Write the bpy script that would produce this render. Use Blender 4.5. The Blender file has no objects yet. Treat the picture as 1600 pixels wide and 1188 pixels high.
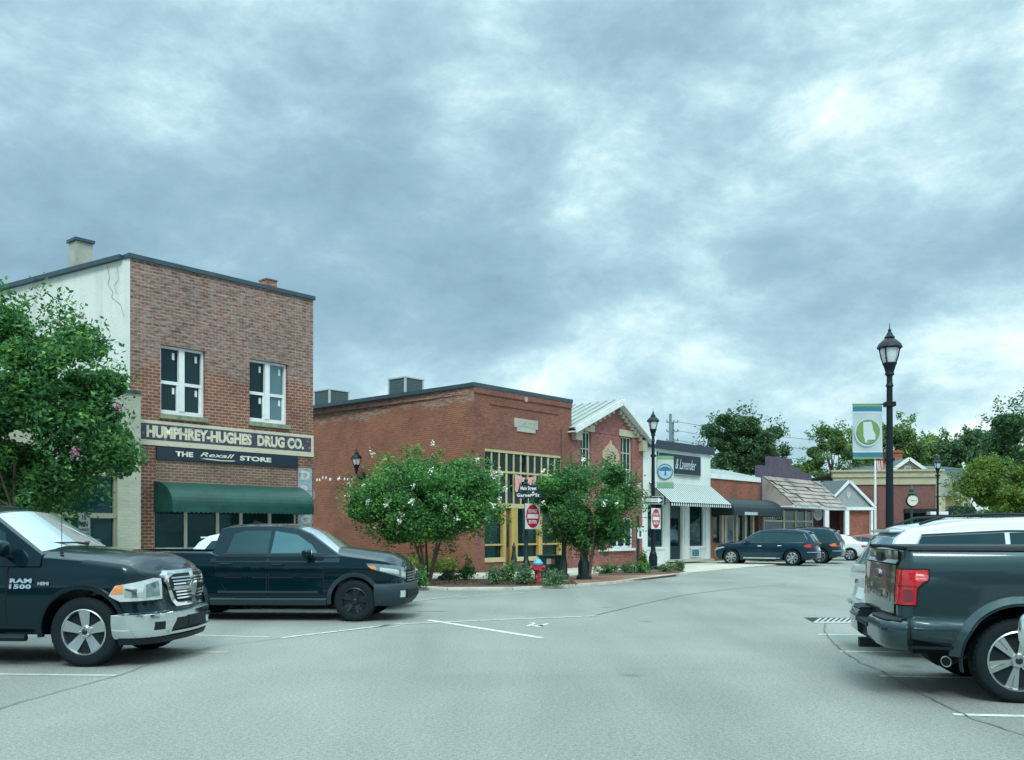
import bpy, bmesh, math, random
import numpy as np
from mathutils import Vector, Matrix
R = math.radians
sc = bpy.context.scene
col = sc.collection
# ---------------------------------------------------------------- camera, light, exposure
F = 1450.0; EYE = 1.65; HY = 830.0; CX = 800.0
cd = bpy.data.cameras.new('camera'); cam = bpy.data.objects.new('camera', cd); col.objects.link(cam)
cam.location = (0, 0, EYE); cam.rotation_euler = (R(90), 0, 0)
cd.sensor_width = 36; cd.lens = F/1600*36; cd.shift_y = (HY-594)/1600
cd.clip_start = .05; cd.clip_end = 3000
sc.camera = cam
sc.view_settings.view_transform = 'Standard'; sc.view_settings.look = 'None'
sc.view_settings.exposure = 0.3; sc.view_settings.gamma = 1.0
sc.cycles.max_bounces = 6
SUN_EL, SUN_AZ = 47, 180      # azimuth clockwise from +Y
w = bpy.data.worlds.new("World"); sc.world = w; w.use_nodes = True
def N(nt, t, **kw):
    n = nt.nodes.new(t)
    for k, v in kw.items():
        if k.startswith('_'): setattr(n, k[1:], v)
        else: n.inputs[k.replace('__', ' ')].default_value = v
    return n
def ramp(nt, stops, interp='LINEAR'):
    n = nt.nodes.new('ShaderNodeValToRGB'); cr = n.color_ramp; cr.interpolation = interp
    while len(cr.elements) < len(stops): cr.elements.new(.5)
    for e, (p, c) in zip(cr.elements, stops):
        e.position = p; e.color = (*c, 1) if len(c) == 3 else c
    return n
def mth(nt, op, a, b=None, c=None, clamp=False):
    n = nt.nodes.new('ShaderNodeMath'); n.operation = op; n.use_clamp = clamp
    for i, v in enumerate((a, b, c)):
        if v is None: continue
        if isinstance(v, (int, float)): n.inputs[i].default_value = v
        else: nt.links.new(v, n.inputs[i])
    return n.outputs[0]
def mixc(nt, f, a, b, mode='MIX'):
    n = nt.nodes.new('ShaderNodeMix'); n.data_type = 'RGBA'; n.blend_type = mode
    for i, v in ((0, f), (6, a), (7, b)):
        if isinstance(v, (int, float)): n.inputs[i].default_value = v
        elif isinstance(v, tuple): n.inputs[i].default_value = (*v, 1)
        else: nt.links.new(v, n.inputs[i])
    return n.outputs[2]
def build_world():
    nt = w.node_tree; nt.nodes.clear(); L = nt.links.new
    out = N(nt, 'ShaderNodeOutputWorld'); bg = N(nt, 'ShaderNodeBackground', Strength=.1)
    L(bg.outputs[0], out.inputs[0])
    sky = N(nt, 'ShaderNodeTexSky', _sky_type='NISHITA', _sun_disc=False, _sun_elevation=R(SUN_EL), _sun_rotation=R(SUN_AZ))
    tc = N(nt, 'ShaderNodeTexCoord'); sep = N(nt, 'ShaderNodeSeparateXYZ'); L(tc.outputs['Generated'], sep.inputs[0])
    z = mth(nt, 'MAXIMUM', sep.outputs[2], 0.0)
    mp = N(nt, 'ShaderNodeMapping', Location=(2.3, .4, 1.1), Rotation=(0, R(-14), R(8)), Scale=(1.0, 1.0, 1.75)); L(tc.outputs['Generated'], mp.inputs[0])
    n1 = N(nt, 'ShaderNodeTexNoise', Scale=3.0, Detail=5, Roughness=.5, Distortion=.25); L(mp.outputs[0], n1.inputs['Vector'])
    n2 = N(nt, 'ShaderNodeTexNoise', Scale=7.5, Detail=12, Roughness=.66, Distortion=.15); L(mp.outputs[0], n2.inputs['Vector'])
    n3 = N(nt, 'ShaderNodeTexNoise', Scale=1.3, Detail=2, Roughness=.5); L(mp.outputs[0], n3.inputs['Vector'])
    v = mth(nt, 'ADD', mth(nt, 'MULTIPLY', n1.outputs[0], .85), mth(nt, 'MULTIPLY', n2.outputs[0], .70))
    v = mth(nt, 'ADD', v, mth(nt, 'MULTIPLY', n3.outputs[0], .35))
    v = mth(nt, 'SUBTRACT', v, .415)
    v = mth(nt, 'MULTIPLY_ADD', mth(nt, 'SUBTRACT', v, .53), 1.62, .515)
    # elevation profile: bright strip just above the roofs, darker bank over it
    ele = ramp(nt, [(0, (.66,)*3), (.085, (.645,)*3), (.14, (.68,)*3), (.17, (.62,)*3), (.205, (.50,)*3), (.26, (.45,)*3), (.34, (.50,)*3), (.6, (.52,)*3)], 'EASE')
    L(z, ele.inputs[0])
    v = mth(nt, 'ADD', v, mth(nt, 'MULTIPLY', mth(nt, 'SUBTRACT', ele.outputs[0], .5), .95))
    # brighter, thinner cloud to the right
    xr = mth(nt, 'MULTIPLY', sep.outputs[0], .04); v = mth(nt, 'ADD', v, xr)
    for dx, dz, rad, amt in ((.30, .40, .17, .16), (.10, .16, .18, .07), (.36, .12, .36, .05), (.50, .40, .10, .10), (.30, .22, .22, -.10), (-.1, .30, .2, -.05)):
        dd = Vector((dx, math.sqrt(1-dx*dx-dz*dz), dz)); ds = N(nt, 'ShaderNodeVectorMath', _operation='DISTANCE'); L(tc.outputs['Generated'], ds.inputs[0]); ds.inputs[1].default_value = dd
        g = mth(nt, 'SUBTRACT', 1.0, mth(nt, 'DIVIDE', ds.outputs['Value'], rad), clamp=True); g = mth(nt, 'MULTIPLY', mth(nt, 'MULTIPLY', g, g), amt*2.0); v = mth(nt, 'ADD', v, g)
    cr = ramp(nt, [(.06, (.22, .37, .465)), (.34, (.285, .46, .555)), (.52, (.37, .57, .655)), (.64, (.47, .69, .76)), (.78, (.67, .86, .88)), (.94, (.95, 1.0, .99))])
    L(v, cr.inputs[0])
    c10 = mixc(nt, 1.0, cr.outputs[0], (10, 10, 10), 'MULTIPLY')
    c = mixc(nt, .93, sky.outputs[0], c10)
    zen = N(nt, 'ShaderNodeMapRange', _interpolation_type='SMOOTHSTEP')
    L(sep.outputs[2], zen.inputs['Value']); zen.inputs['From Min'].default_value = .47; zen.inputs['From Max'].default_value = .9
    zen.inputs['To Min'].default_value = 1.0; zen.inputs['To Max'].default_value = 3.8
    vm = N(nt, 'ShaderNodeVectorMath', _operation='SCALE'); wt = mixc(nt, mth(nt, 'MULTIPLY', mth(nt, 'SUBTRACT', zen.outputs[0], 1.0), .36, clamp=True), (1, 1, 1), (1.04, .98, .90)); c = mixc(nt, 1.0, c, wt, 'MULTIPLY'); L(c, vm.inputs[0]); L(zen.outputs[0], vm.inputs['Scale'])
    L(vm.outputs[0], bg.inputs[0])
build_world()
sd = bpy.data.lights.new('sun', 'SUN'); sun = bpy.data.objects.new('sun', sd); col.objects.link(sun)
sd.energy = 1.5; sd.angle = R(18); sd.color = (1, .98, .92)
sun.rotation_euler = (R(90-SUN_EL), 0, R(180-SUN_AZ))
# ---------------------------------------------------------------- object helpers
def tag(o, label=None, cat=None, group=None, kind=None):
    if label: o['label'] = label
    if cat: o['category'] = cat
    if group: o['group'] = group
    if kind: o['kind'] = kind
    return o
def empty(name, loc=(0, 0, 0), rz=0, label=None, cat=None, group=None):
    o = bpy.data.objects.new(name, None); col.objects.link(o)
    o.location = loc; o.rotation_euler = (0, 0, rz); o.empty_display_size = .2
    return tag(o, label, cat, group)
def link_mesh(name, me, mat, parent=None, smooth=None):
    for m in (mat if isinstance(mat, (list, tuple)) else [mat]): me.materials.append(m)
    if smooth is not None:
        me.shade_smooth(); me.set_sharp_from_angle(angle=R(smooth))
    o = bpy.data.objects.new(name, me); col.objects.link(o)
    if parent: o.parent = parent
    return o
class MB:
    def __init__(s): s.v = []; s.f = []; s.m = []; s.cur = 0
    def add(s, vs, fs):
        b = len(s.v); s.v += [tuple(p) for p in vs]
        for f in fs: s.f.append(tuple(b+i for i in f)); s.m.append(s.cur)
        return s
    def quad(s, a, b, c, d): return s.add([a, b, c, d], [(0, 1, 2, 3)])
    def box(s, x0, x1, y0, y1, z0, z1, M=None):
        vs = [(x, y, z) for x in (x0, x1) for y in (y0, y1) for z in (z0, z1)]
        if M is not None: vs = [M @ Vector(p) for p in vs]
        return s.add(vs, [(0, 1, 3, 2), (4, 6, 7, 5), (0, 4, 5, 1), (2, 3, 7, 6), (0, 2, 6, 4), (1, 5, 7, 3)])
    def bar(s, p, q, w_, h_, up=(0, 0, 1)):
        p = Vector(p); q = Vector(q); d = (q-p).normalized(); a = d.cross(Vector(up))
        if a.length < 1e-4: a = d.cross(Vector((1, 0, 0)))
        a.normalize(); b = a.cross(d); vs = []
        for c in (p, q):
            for i, j in ((-1, -1), (1, -1), (1, 1), (-1, 1)): vs.append(c+a*i*w_/2+b*j*h_/2)
        return s.add(vs, [(0, 1, 2, 3), (7, 6, 5, 4), (0, 4, 5, 1), (1, 5, 6, 2), (2, 6, 7, 3), (3, 7, 4, 0)])
    def tube(s, path, rad, n=8, cap=True):
        P = [Vector(p) for p in path]; rr = rad if isinstance(rad, (list, tuple)) else [rad]*len(P)
        vs = []; prev = None
        for i, p in enumerate(P):
            d = (P[min(i+1, len(P)-1)]-P[max(i-1, 0)]).normalized()
            if prev is None:
                a = d.cross(Vector((0, 0, 1)))
                if a.length < 1e-3: a = Vector((1, 0, 0))
            else: a = prev-d*prev.dot(d)
            a.normalize(); prev = a; b = d.cross(a)
            for k in range(n):
                t = 2*math.pi*k/n; vs.append(p+(a*math.cos(t)+b*math.sin(t))*rr[i])
        fs = []
        for i in range(len(P)-1):
            for k in range(n): fs.append((i*n+k, i*n+(k+1) % n, (i+1)*n+(k+1) % n, (i+1)*n+k))
        if cap: fs += [tuple(range(n-1, -1, -1)), tuple((len(P)-1)*n+k for k in range(n))]
        return s.add(vs, fs)
    def lathe(s, prof, c=(0, 0, 0), n=16, M=None, sx=1, sy=1, cap=True):
        vs = []; fs = []
        for r, z in prof:
            for k in range(n):
                t = 2*math.pi*(k+.5)/n; p = Vector((c[0]+r*math.cos(t)*sx, c[1]+r*math.sin(t)*sy, c[2]+z))
                vs.append(M @ p if M is not None else p)
        for i in range(len(prof)-1):
            for k in range(n): fs.append((i*n+k, i*n+(k+1) % n, (i+1)*n+(k+1) % n, (i+1)*n+k))
        if cap: fs += [tuple(range(n-1, -1, -1)), tuple((len(prof)-1)*n+k for k in range(n))]
        return s.add(vs, fs)
    def prism(s, poly, fn, t0, t1):
        """poly 2D; fn(a,b,t)->3D ; thickness from t0 to t1"""
        n = len(poly)
        vs = [fn(a, b, t0) for a, b in poly]+[fn(a, b, t1) for a, b in poly]
        fs = [tuple(range(n)), tuple(range(2*n-1, n-1, -1))]+[(i, i+n, (i+1) % n+n, (i+1) % n) for i in range(n)]
        return s.add(vs, fs)
    def build(s, name, mat, parent=None, smooth=None, bevel=None):
        me = bpy.data.meshes.new(name); me.from_pydata(s.v, [], s.f)
        bm = bmesh.new(); bm.from_mesh(me); bmesh.ops.recalc_face_normals(bm, faces=bm.faces)
        if bevel:
            es = [e for e in bm.edges if len(e.link_faces) == 2 and e.calc_face_angle(0) > .5]
            bmesh.ops.bevel(bm, geom=es, offset=bevel, segments=2, affect='EDGES', clamp_overlap=True)
        uvl = bm.loops.layers.uv.new('uv')
        if not bevel:
            for f, mi in zip(bm.faces, s.m): f.material_index = mi
        for f in bm.faces:
            nn = f.normal
            for l in f.loops:
                x, y, z = l.vert.co
                l[uvl].uv = (x, y) if abs(nn.z) > .75 else ((x, z) if abs(nn.y) >= abs(nn.x) else (y, z))
        bm.to_mesh(me); bm.free()
        return link_mesh(name, me, mat, parent, smooth)
def copy_tree(o, parent=None):
    c = o.copy(); col.objects.link(c)
    if parent: c.parent = parent
    for ch in list(o.children): copy_tree(ch, c)
    return c
# ---------------------------------------------------------------- materials
def new_mat(name):
    m = bpy.data.materials.new(name); m.use_nodes = True
    return m, m.node_tree, m.node_tree.nodes['Principled BSDF']
def mat(name, c, rough=.6, metal=0, coat=0, stint=None, cior=1.5, crough=.04, spec=.5, ior=None, emit=None, noise=0, nscale=3.0, bump=0, bscale=60.0, dirt=None):
    m, nt, b = new_mat(name); L = nt.links.new
    b.inputs['Base Color'].default_value = (*c, 1); b.inputs['Roughness'].default_value = rough
    b.inputs['Metallic'].default_value = metal; b.inputs['Coat Weight'].default_value = coat
    b.inputs['Coat Roughness'].default_value = crough; b.inputs['Coat IOR'].default_value = cior
    b.inputs['Specular IOR Level'].default_value = spec
    if stint: b.inputs['Specular Tint'].default_value = (*stint, 1)
    if ior: b.inputs['IOR'].default_value = ior
    if emit: b.inputs['Emission Color'].default_value = (*c, 1); b.inputs['Emission Strength'].default_value = emit
    if noise or bump:
        tc = N(nt, 'ShaderNodeTexCoord')
    if noise:
        n = N(nt, 'ShaderNodeTexNoise', Scale=nscale, Detail=6, Roughness=.6); L(tc.outputs['Object'], n.inputs['Vector'])
        d = dirt or tuple(x*(1-noise) for x in c); h = tuple(min(1, x*(1+noise*.7)) for x in c)
        r = ramp(nt, [(.3, d), (.5, c), (.72, h)]); L(n.outputs[0], r.inputs[0]); L(r.outputs[0], b.inputs['Base Color'])
    if bump:
        n = N(nt, 'ShaderNodeTexNoise', Scale=bscale, Detail=3); L(tc.outputs['Object'], n.inputs['Vector'])
        bp = N(nt, 'ShaderNodeBump', Strength=bump, Distance=.02); L(n.outputs[0], bp.inputs['Height']); L(bp.outputs[0], b.inputs['Normal'])
    return m
def brick(name, c1, c2, mortar, bw=.215, rh=.078, ms=.011, flaky=None, stain=.35, painted=False, vary=.42):
    """uv in metres. flaky=(z0, colour, amount): lime-smeared brickwork above height z0"""
    m, nt, b = new_mat(name); L = nt.links.new
    tc = N(nt, 'ShaderNodeTexCoord')
    nw = N(nt, 'ShaderNodeTexNoise', Scale=5.0, Detail=2); L(tc.outputs['UV'], nw.inputs['Vector'])
    va = N(nt, 'ShaderNodeVectorMath', _operation='MULTIPLY_ADD'); L(nw.outputs['Color'], va.inputs[0]); va.inputs[1].default_value = (.012,)*3; L(tc.outputs['UV'], va.inputs[2])
    bt = N(nt, 'ShaderNodeTexBrick', Color1=(*c1, 1), Color2=(*c2, 1), Mortar=(*mortar, 1), Scale=1.0)
    bt.inputs['Mortar Size'].default_value = ms; bt.inputs['Brick Width'].default_value = bw; bt.inputs['Row Height'].default_value = rh
    bt.inputs['Mortar Smooth'].default_value = .3; bt.inputs['Bias'].default_value = -.1
    L(va.outputs[0], bt.inputs['Vector'])
    n1 = N(nt, 'ShaderNodeTexNoise', Scale=.9, Detail=7, Roughness=.65); L(tc.outputs['UV'], n1.inputs['Vector'])
    rs = ramp(nt, [(.3, (1-stain,)*3), (.55, (1, 1, 1)), (.75, (1+stain*.5, 1+stain*.42, 1+stain*.35))]); L(n1.outputs[0], rs.inputs[0])
    c = mixc(nt, 1.0, bt.outputs[0], rs.outputs[0], 'MULTIPLY')
    # brick to brick variation stretched along the courses
    mp = N(nt, 'ShaderNodeMapping', Scale=(4.6, 12.8, 1)); L(tc.outputs['UV'], mp.inputs[0])
    n2 = N(nt, 'ShaderNodeTexNoise', Scale=1.0, Detail=3, Roughness=.6); L(mp.outputs[0], n2.inputs['Vector'])
    r2 = ramp(nt, [(.3, (1-vary,)*3), (.5, (1, 1, 1)), (.7, (1+vary*.8, 1+vary*.65, 1+vary*.5))]); L(n2.outputs[0], r2.inputs[0])
    c = mixc(nt, .8, c, r2.outputs[0], 'MULTIPLY')
    if flaky:
        z0, fc, amt = flaky
        sp = N(nt, 'ShaderNodeSeparateXYZ'); L(tc.outputs['Object'], sp.inputs[0])
        nz = N(nt, 'ShaderNodeTexNoise', Scale=.7, Detail=3); L(tc.outputs['Object'], nz.inputs['Vector'])
        zz = mth(nt, 'ADD', sp.outputs[2], mth(nt, 'MULTIPLY', mth(nt, 'SUBTRACT', nz.outputs[0], .5), 1.6))
        msk = mth(nt, 'MULTIPLY', mth(nt, 'SUBTRACT', zz, z0), 7.0, clamp=True)
        mp3 = N(nt, 'ShaderNodeMapping', Scale=(2.6, 9.5, 1)); L(tc.outputs['UV'], mp3.inputs[0])
        n3 = N(nt, 'ShaderNodeTexNoise', Scale=1.3, Detail=8, Roughness=.75); L(mp3.outputs[0], n3.inputs['Vector'])
        r3 = ramp(nt, [(.42, (0, 0, 0)), (.60, (.75,)*3), (.72, (1,)*3)]); L(n3.outputs[0], r3.inputs[0])
        f = mth(nt, 'MULTIPLY', mth(nt, 'MULTIPLY', msk, r3.outputs[0]), amt)
        dk = mixc(nt, mth(nt, 'MULTIPLY', msk, .55), c, mixc(nt, 1.0, c, (.62, .60, .62), 'MULTIPLY'))
        c = mixc(nt, f, dk, fc)
    L(c, b.inputs['Base Color'])
    b.inputs['Roughness'].default_value = .85 if not painted else .6
    bp = N(nt, 'ShaderNodeBump', Strength=.5, Distance=.008); L(bt.outputs['Fac'], bp.inputs['Height']); bp.invert = True
    L(bp.outputs[0], b.inputs['Normal'])
    return m
def leafmat(name, dark, mid, light):
    m, nt, b = new_mat(name); L = nt.links.new
    g = N(nt, 'ShaderNodeNewGeometry'); r = ramp(nt, [(0, dark), (.45, mid), (.9, light), (1, tuple(min(1, x*1.5) for x in light))])
    L(g.outputs['Random Per Island'], r.inputs[0])
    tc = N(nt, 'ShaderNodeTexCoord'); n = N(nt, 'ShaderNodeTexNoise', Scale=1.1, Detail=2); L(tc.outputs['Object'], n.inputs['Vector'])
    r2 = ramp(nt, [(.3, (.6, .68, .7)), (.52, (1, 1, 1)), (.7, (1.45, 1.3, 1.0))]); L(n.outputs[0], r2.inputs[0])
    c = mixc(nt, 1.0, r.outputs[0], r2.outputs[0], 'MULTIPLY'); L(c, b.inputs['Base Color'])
    b.inputs['Roughness'].default_value = .6; b.inputs['Specular IOR Level'].default_value = .22
    tr = N(nt, 'ShaderNodeBsdfTranslucent'); L(c, tr.inputs[0]); mx = N(nt, 'ShaderNodeMixShader', Fac=.33)
    out = nt.nodes['Material Output']; L(b.outputs[0], mx.inputs[1]); L(tr.outputs[0], mx.inputs[2]); L(mx.outputs[0], out.inputs[0])
    return m
def glassmat(name, c=(.006, .016, .02), ior=1.55, rough=.03, coat=0, wav=.02):
    m, nt, b = new_mat(name); L = nt.links.new
    b.inputs['Base Color'].default_value = (*c, 1); b.inputs['Roughness'].default_value = rough; b.inputs['IOR'].default_value = ior; b.inputs['Specular Tint'].default_value = (.55, .85, .9, 1)
    tc = N(nt, 'ShaderNodeTexCoord'); n = N(nt, 'ShaderNodeTexNoise', Scale=1.5, Detail=1); L(tc.outputs['Object'], n.inputs['Vector'])
    bp = N(nt, 'ShaderNodeBump', Strength=.3, Distance=wav); L(n.outputs[0], bp.inputs['Height']); L(bp.outputs[0], b.inputs['Normal'])
    return m
M = {}
M['paint_black'] = mat('paint_black', (.001, .010, .015), .3, coat=1, spec=.15, stint=(.2, .7, 1.0), cior=1.37, crough=.08)
M['paint_navy'] = mat('paint_navy', (.001, .010, .016), .3, coat=1, spec=.15, stint=(.2, .7, 1.0), cior=1.37, crough=.06)
M['paint_slate'] = mat('paint_slate', (.020, .040, .046), .35, metal=.25, coat=1, spec=.4, stint=(.5, .9, 1.0), cior=1.42, crough=.05)
M['paint_blue'] = mat('paint_blue', (.006, .025, .045), .3, metal=.2, coat=1, cior=1.38, stint=(.4, .8, 1))
M['paint_teal'] = mat('paint_teal', (.01, .035, .04), .3, metal=.2, coat=1, cior=1.38, stint=(.4, .8, 1))
M['paint_white'] = mat('paint_white', (.68, .76, .78), .3, coat=1)
M['paint_silver'] = mat('paint_silver', (.42, .5, .52), .3, metal=.3, coat=1)
M['paint_red'] = mat('paint_red', (.25, .04, .05), .3, coat=1)
M['chrome'] = mat('chrome', (.72, .78, .8), .12, metal=1)
M['alloy'] = mat('alloy', (.55, .6, .6), .28, metal=1)
M['alloy_dark'] = mat('alloy_dark', (.02, .035, .042), .35, metal=.5)
M['tyre'] = mat('tyre', (.008, .016, .02), .8, spec=.2, bump=.3, bscale=40)
M['plastic'] = mat('plastic', (.006, .015, .02), .6, spec=.3)
M['cladding'] = mat('cladding', (.02, .04, .052), .55, spec=.3)
M['dark'] = mat('dark', (.004, .008, .01), .8)
M['lampglass'] = mat('lampglass', (.55, .62, .62), .12, metal=.25, coat=1, spec=.9)
M['amber'] = mat('amber', (.75, .25, .06), .25, coat=1)
M['tail'] = mat('tail', (.55, .01, .02), .2, coat=1)
M['tail_dark'] = mat('tail_dark', (.18, .01, .02), .2, coat=1)
M['carglass'] = glassmat('carglass', (.008, .03, .038), 1.7)
M['windshield'] = mat('windshield', (.72, .84, .86), .06, metal=.62, coat=1)  # pale part-metal base: bright sky glare put into the glass colour
M['glass'] = glassmat('glass', (.004, .016, .022), 1.42)
M['glass_green'] = glassmat('glass_green', (.006, .026, .03), 1.42)
M['white'] = mat('white_trim', (.70, .76, .77), .5, noise=.12, nscale=2)
M['cream'] = mat('cream_trim', (.55, .52, .42), .7, noise=.2, nscale=2)
M['iron'] = mat('iron', (.003, .01, .017), .45, spec=.3)
M['green_iron'] = mat('green_iron', (.008, .03, .028), .45)
M['stucco'] = None
# ---------------------------------------------------------------- geometry of the place
def G(px, py, z=0.0):
    Y = (EYE-z)*F/(py-HY); return ((px-CX)/F*Y, Y)
O1 = Vector((-10.29, 25.0)); D1 = Vector((.6532, .7572)); NF = Vector((.7572, -.6532))
TH = math.atan2(D1.y, D1.x)
def SL(px, off=0.0):      # station along the row line (offset towards the street) seen at px
    k = (px-CX)/F; ox = O1.x+NF.x*off; oy = O1.y+NF.y*off
    return (k*oy-ox)/(D1.x-k*D1.y)
def ZL(px, py, off=0.0):
    s = SL(px, off); Y = O1.y+NF.y*off+D1.y*s; return EYE+(HY-py)*Y/F
def BP(s, off=0.0): p = O1+D1*s+NF*off; return (p.x, p.y)
SW = .06
# ground
def build_ground():
    m, nt, b = new_mat('asphalt'); L = nt.links.new
    tc = N(nt, 'ShaderNodeTexCoord')
    a = N(nt, 'ShaderNodeTexNoise', Scale=.22, Detail=6, Roughness=.6, Distortion=.3); L(tc.outputs['Object'], a.inputs['Vector'])
    ra = ramp(nt, [(.3, (.185, .202, .188)), (.5, (.222, .24, .223)), (.7, (.255, .272, .254))]); L(a.outputs[0], ra.inputs[0])
    s = N(nt, 'ShaderNodeTexNoise', Scale=26, Detail=5, Roughness=.8); L(tc.outputs['Object'], s.inputs['Vector'])
    rs = ramp(nt, [(.3, (.6,)*3), (.5, (1,)*3), (.7, (1.38,)*3)]); L(s.outputs[0], rs.inputs[0])
    s2 = N(nt, 'ShaderNodeTexNoise', Scale=70, Detail=3, Roughness=.8); L(tc.outputs['Object'], s2.inputs['Vector'])
    rs2 = ramp(nt, [(.32, (.5,)*3), (.5, (1,)*3), (.68, (1.5,)*3)]); L(s2.outputs[0], rs2.inputs[0])
    c = mixc(nt, 1, ra.outputs[0], rs.outputs[0], 'MULTIPLY'); c = mixc(nt, 1, c, rs2.outputs[0], 'MULTIPLY')
    # worn wheel paths / old patches running along the street
    mp = N(nt, 'ShaderNodeMapping', Scale=(.55, .05, 1), Rotation=(0, 0, R(-12))); L(tc.outputs['Object'], mp.inputs[0])
    wv = N(nt, 'ShaderNodeTexNoise', Scale=1, Detail=4, Distortion=.6); L(mp.outputs[0], wv.inputs['Vector'])
    rw = ramp(nt, [(.38, (.86, .87, .88)), (.55, (1,)*3), (.68, (1.07, 1.07, 1.06))]); L(wv.outputs[0], rw.inputs[0])
    c = mixc(nt, 1, c, rw.outputs[0], 'MULTIPLY')
    # oil drips
    vo = N(nt, 'ShaderNodeTexVoronoi', Scale=.55); L(tc.outputs['Object'], vo.inputs['Vector'])
    ro = ramp(nt, [(.0, (.45,)*3), (.05, (.72,)*3), (.10, (1,)*3)]); L(vo.outputs['Distance'], ro.inputs[0])
    c = mixc(nt, .8, c, ro.outputs[0], 'MULTIPLY')
    L(c, b.inputs['Base Color']); b.inputs['Roughness'].default_value = .85
    bp = N(nt, 'ShaderNodeBump', Strength=.35, Distance=.006); L(s2.outputs[0], bp.inputs['Height']); L(bp.outputs[0], b.inputs['Normal'])
    mb = MB(); mb.quad((-400, -60, 0), (600, -60, 0), (600, 900, 0), (-400, 900, 0))
    tag(mb.build('road', m), kind='structure')
    conc = mat('concrete', (.46, .46, .39), .85, noise=.3, nscale=1.2, bump=.2)
    curb = mat('curb_concrete', (.5, .5, .43), .85, noise=.25, nscale=3)
    # sidewalk and island, as slabs with a real kerb
    def slab(name, poly, z0, z1, mt, kerb=True):
        mb = MB(); mb.prism(poly, lambda a, b, t: (a, b, t), z0, z1)
        return tag(mb.build(name, mt), kind='structure')
    front = [G(640, 921), G(700, 922.5), G(800, 922), G(885, 918), G(960, 912), G(1020, 904), G(1075, 897), BP(SL(1075)+4, 4.2), BP(SL(1110)+2, 2.6)]
    back = [BP(62, 2.6), BP(62, -.2), BP(13.0, -.2), (BP(13.0, 0)[0]-10.0, BP(13.0, 0)[1]+9.0), (-13.6, 42.6), (-4.4, 33.2), (-4.2, 28.6)]
    slab('sidewalk', front+back, -.3, SW, conc)
    b1 = [BP(-14, .6), BP(-14, 3.6), BP(4.2, 3.6), BP(5.6, 3.0), BP(6.5, 1.5), BP(6.6, -.2), BP(-.5, -.2)]
    slab('sidewalk', b1, -.3, SW, conc)
    # lighter kerb edging along the island nose
    mb = MB()
    pts = front[:7]
    for p, q in zip(pts, pts[1:]): mb.bar((p[0], p[1], .035), (q[0], q[1], .035), .16, .075)
    tag(mb.build('kerb', curb), kind='structure')
    # brick-paved corner apron
    ap = brick('apron_brick', (.36, .16, .11), (.30, .13, .10), (.30, .24, .2), .2, .1, .01)
    mb = MB(); P = [G(893, 914, .065), G(960, 909, .065), G(1062, 897.5, .065), G(1040, 895.5, .065), G(930, 896, .065), G(880, 901, .065)]
    mb.add([(a, b, .067) for a, b in P], [tuple(range(6))]); tag(mb.build('brick_paving', ap), kind='structure')
    mulch = mat('mulch', (.10, .065, .05), .95, noise=.6, nscale=14, bump=1.0, bscale=30)
    mb = MB()
    P = [G(652, 915, .065), G(700, 917, .065), G(800, 917, .065), G(872, 914, .065), G(893, 912, .065), G(872, 905.5, .065), G(800, 905, .065), G(660, 904, .065)]
    mb.add([(a, b, .072) for a, b in P]+[(sum(p[0] for p in P)/8, sum(p[1] for p in P)/8, .15)], [(i, (i+1) % 8, 8) for i in range(8)])
    tag(mb.build('planting_bed', mulch, smooth=60), kind='structure')
    mb = MB()
    P = [G(935, 899.5, .065), G(1000, 899, .065), G(1060, 896.5, .065), G(1072, 893.5, .065), G(1055, 889.5, .065), G(935, 892, .065)]
    mb.add([(a, b, .072) for a, b in P]+[(sum(p[0] for p in P)/6, sum(p[1] for p in P)/6, .13)], [(i, (i+1) % 6, 6) for i in range(6)])
    tag(mb.build('planting_bed', mulch, smooth=60), kind='structure')
    # painted markings
    pw = mat('road_paint', (.55, .59, .56), .7, noise=.45, nscale=9)
    pb = mat('road_paint_worn', (.42, .45, .42), .75, noise=.3, nscale=6)
    pbl = mat('road_paint_blue', (.25, .36, .40), .8, noise=.3, nscale=3)
    tarm = mat('crack_fill', (.14, .15, .142), .9)
    def ribbon(name, pts, wd, mt, z=.004, jit=0, world=False, kind=True, lab=None):
        P = [Vector(G(*p)) if not world else Vector(p) for p in pts]
        if jit:
            rnd = random.Random(len(pts)*7+int(pts[0][0])); Q = []
            for p, q in zip(P, P[1:]):
                n = max(2, int((q-p).length/.12))
                for i in range(n): Q.append(p.lerp(q, i/n)+Vector((rnd.uniform(-jit, jit), rnd.uniform(-jit, jit))))
            P = Q+[P[-1]]
        mb = MB(); vs = []
        for i, p in enumerate(P):
            d = (P[min(i+1, len(P)-1)]-P[max(i-1, 0)]).normalized(); a = Vector((-d.y, d.x))
            ww = wd*(.5+.5*random.random()) if jit else wd
            vs += [(*(p+a*ww/2), z), (*(p-a*ww/2), z)]
        mb.add(vs, [(2*i, 2*i+2, 2*i+3, 2*i+1) for i in range(len(P)-1)])
        return tag(mb.build(name, mt), kind='structure')
    for pts in ([(-330, 1050), (182, 1056)], [(60, 1019.5), (355, 1019.5)], [(270, 991.5), (420, 996)], ):
        ribbon('parking_line', pts, .09, pb)
    ribbon('parking_line', [(668, 969), (846, 997)], .13, pw)
    ribbon('parking_line', [(440, 997.5), (620, 976), (780, 969), (935, 963)], .085, pw, z=.008)
    ribbon('parking_line', [(584, 981), (628, 974)], .06, pb, z=.008); ribbon('parking_line', [(606, 981), (636, 975)], .05, pb)
    ribbon('parking_line', [(652, 956), (696, 955.5)], .07, tarm)
    ribbon('parking_line', [(700, 934.5), (820, 925.5)], .1, pbl); ribbon('parking_line', [(640, 941), (720, 931)], .1, pbl, z=.008)
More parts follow.
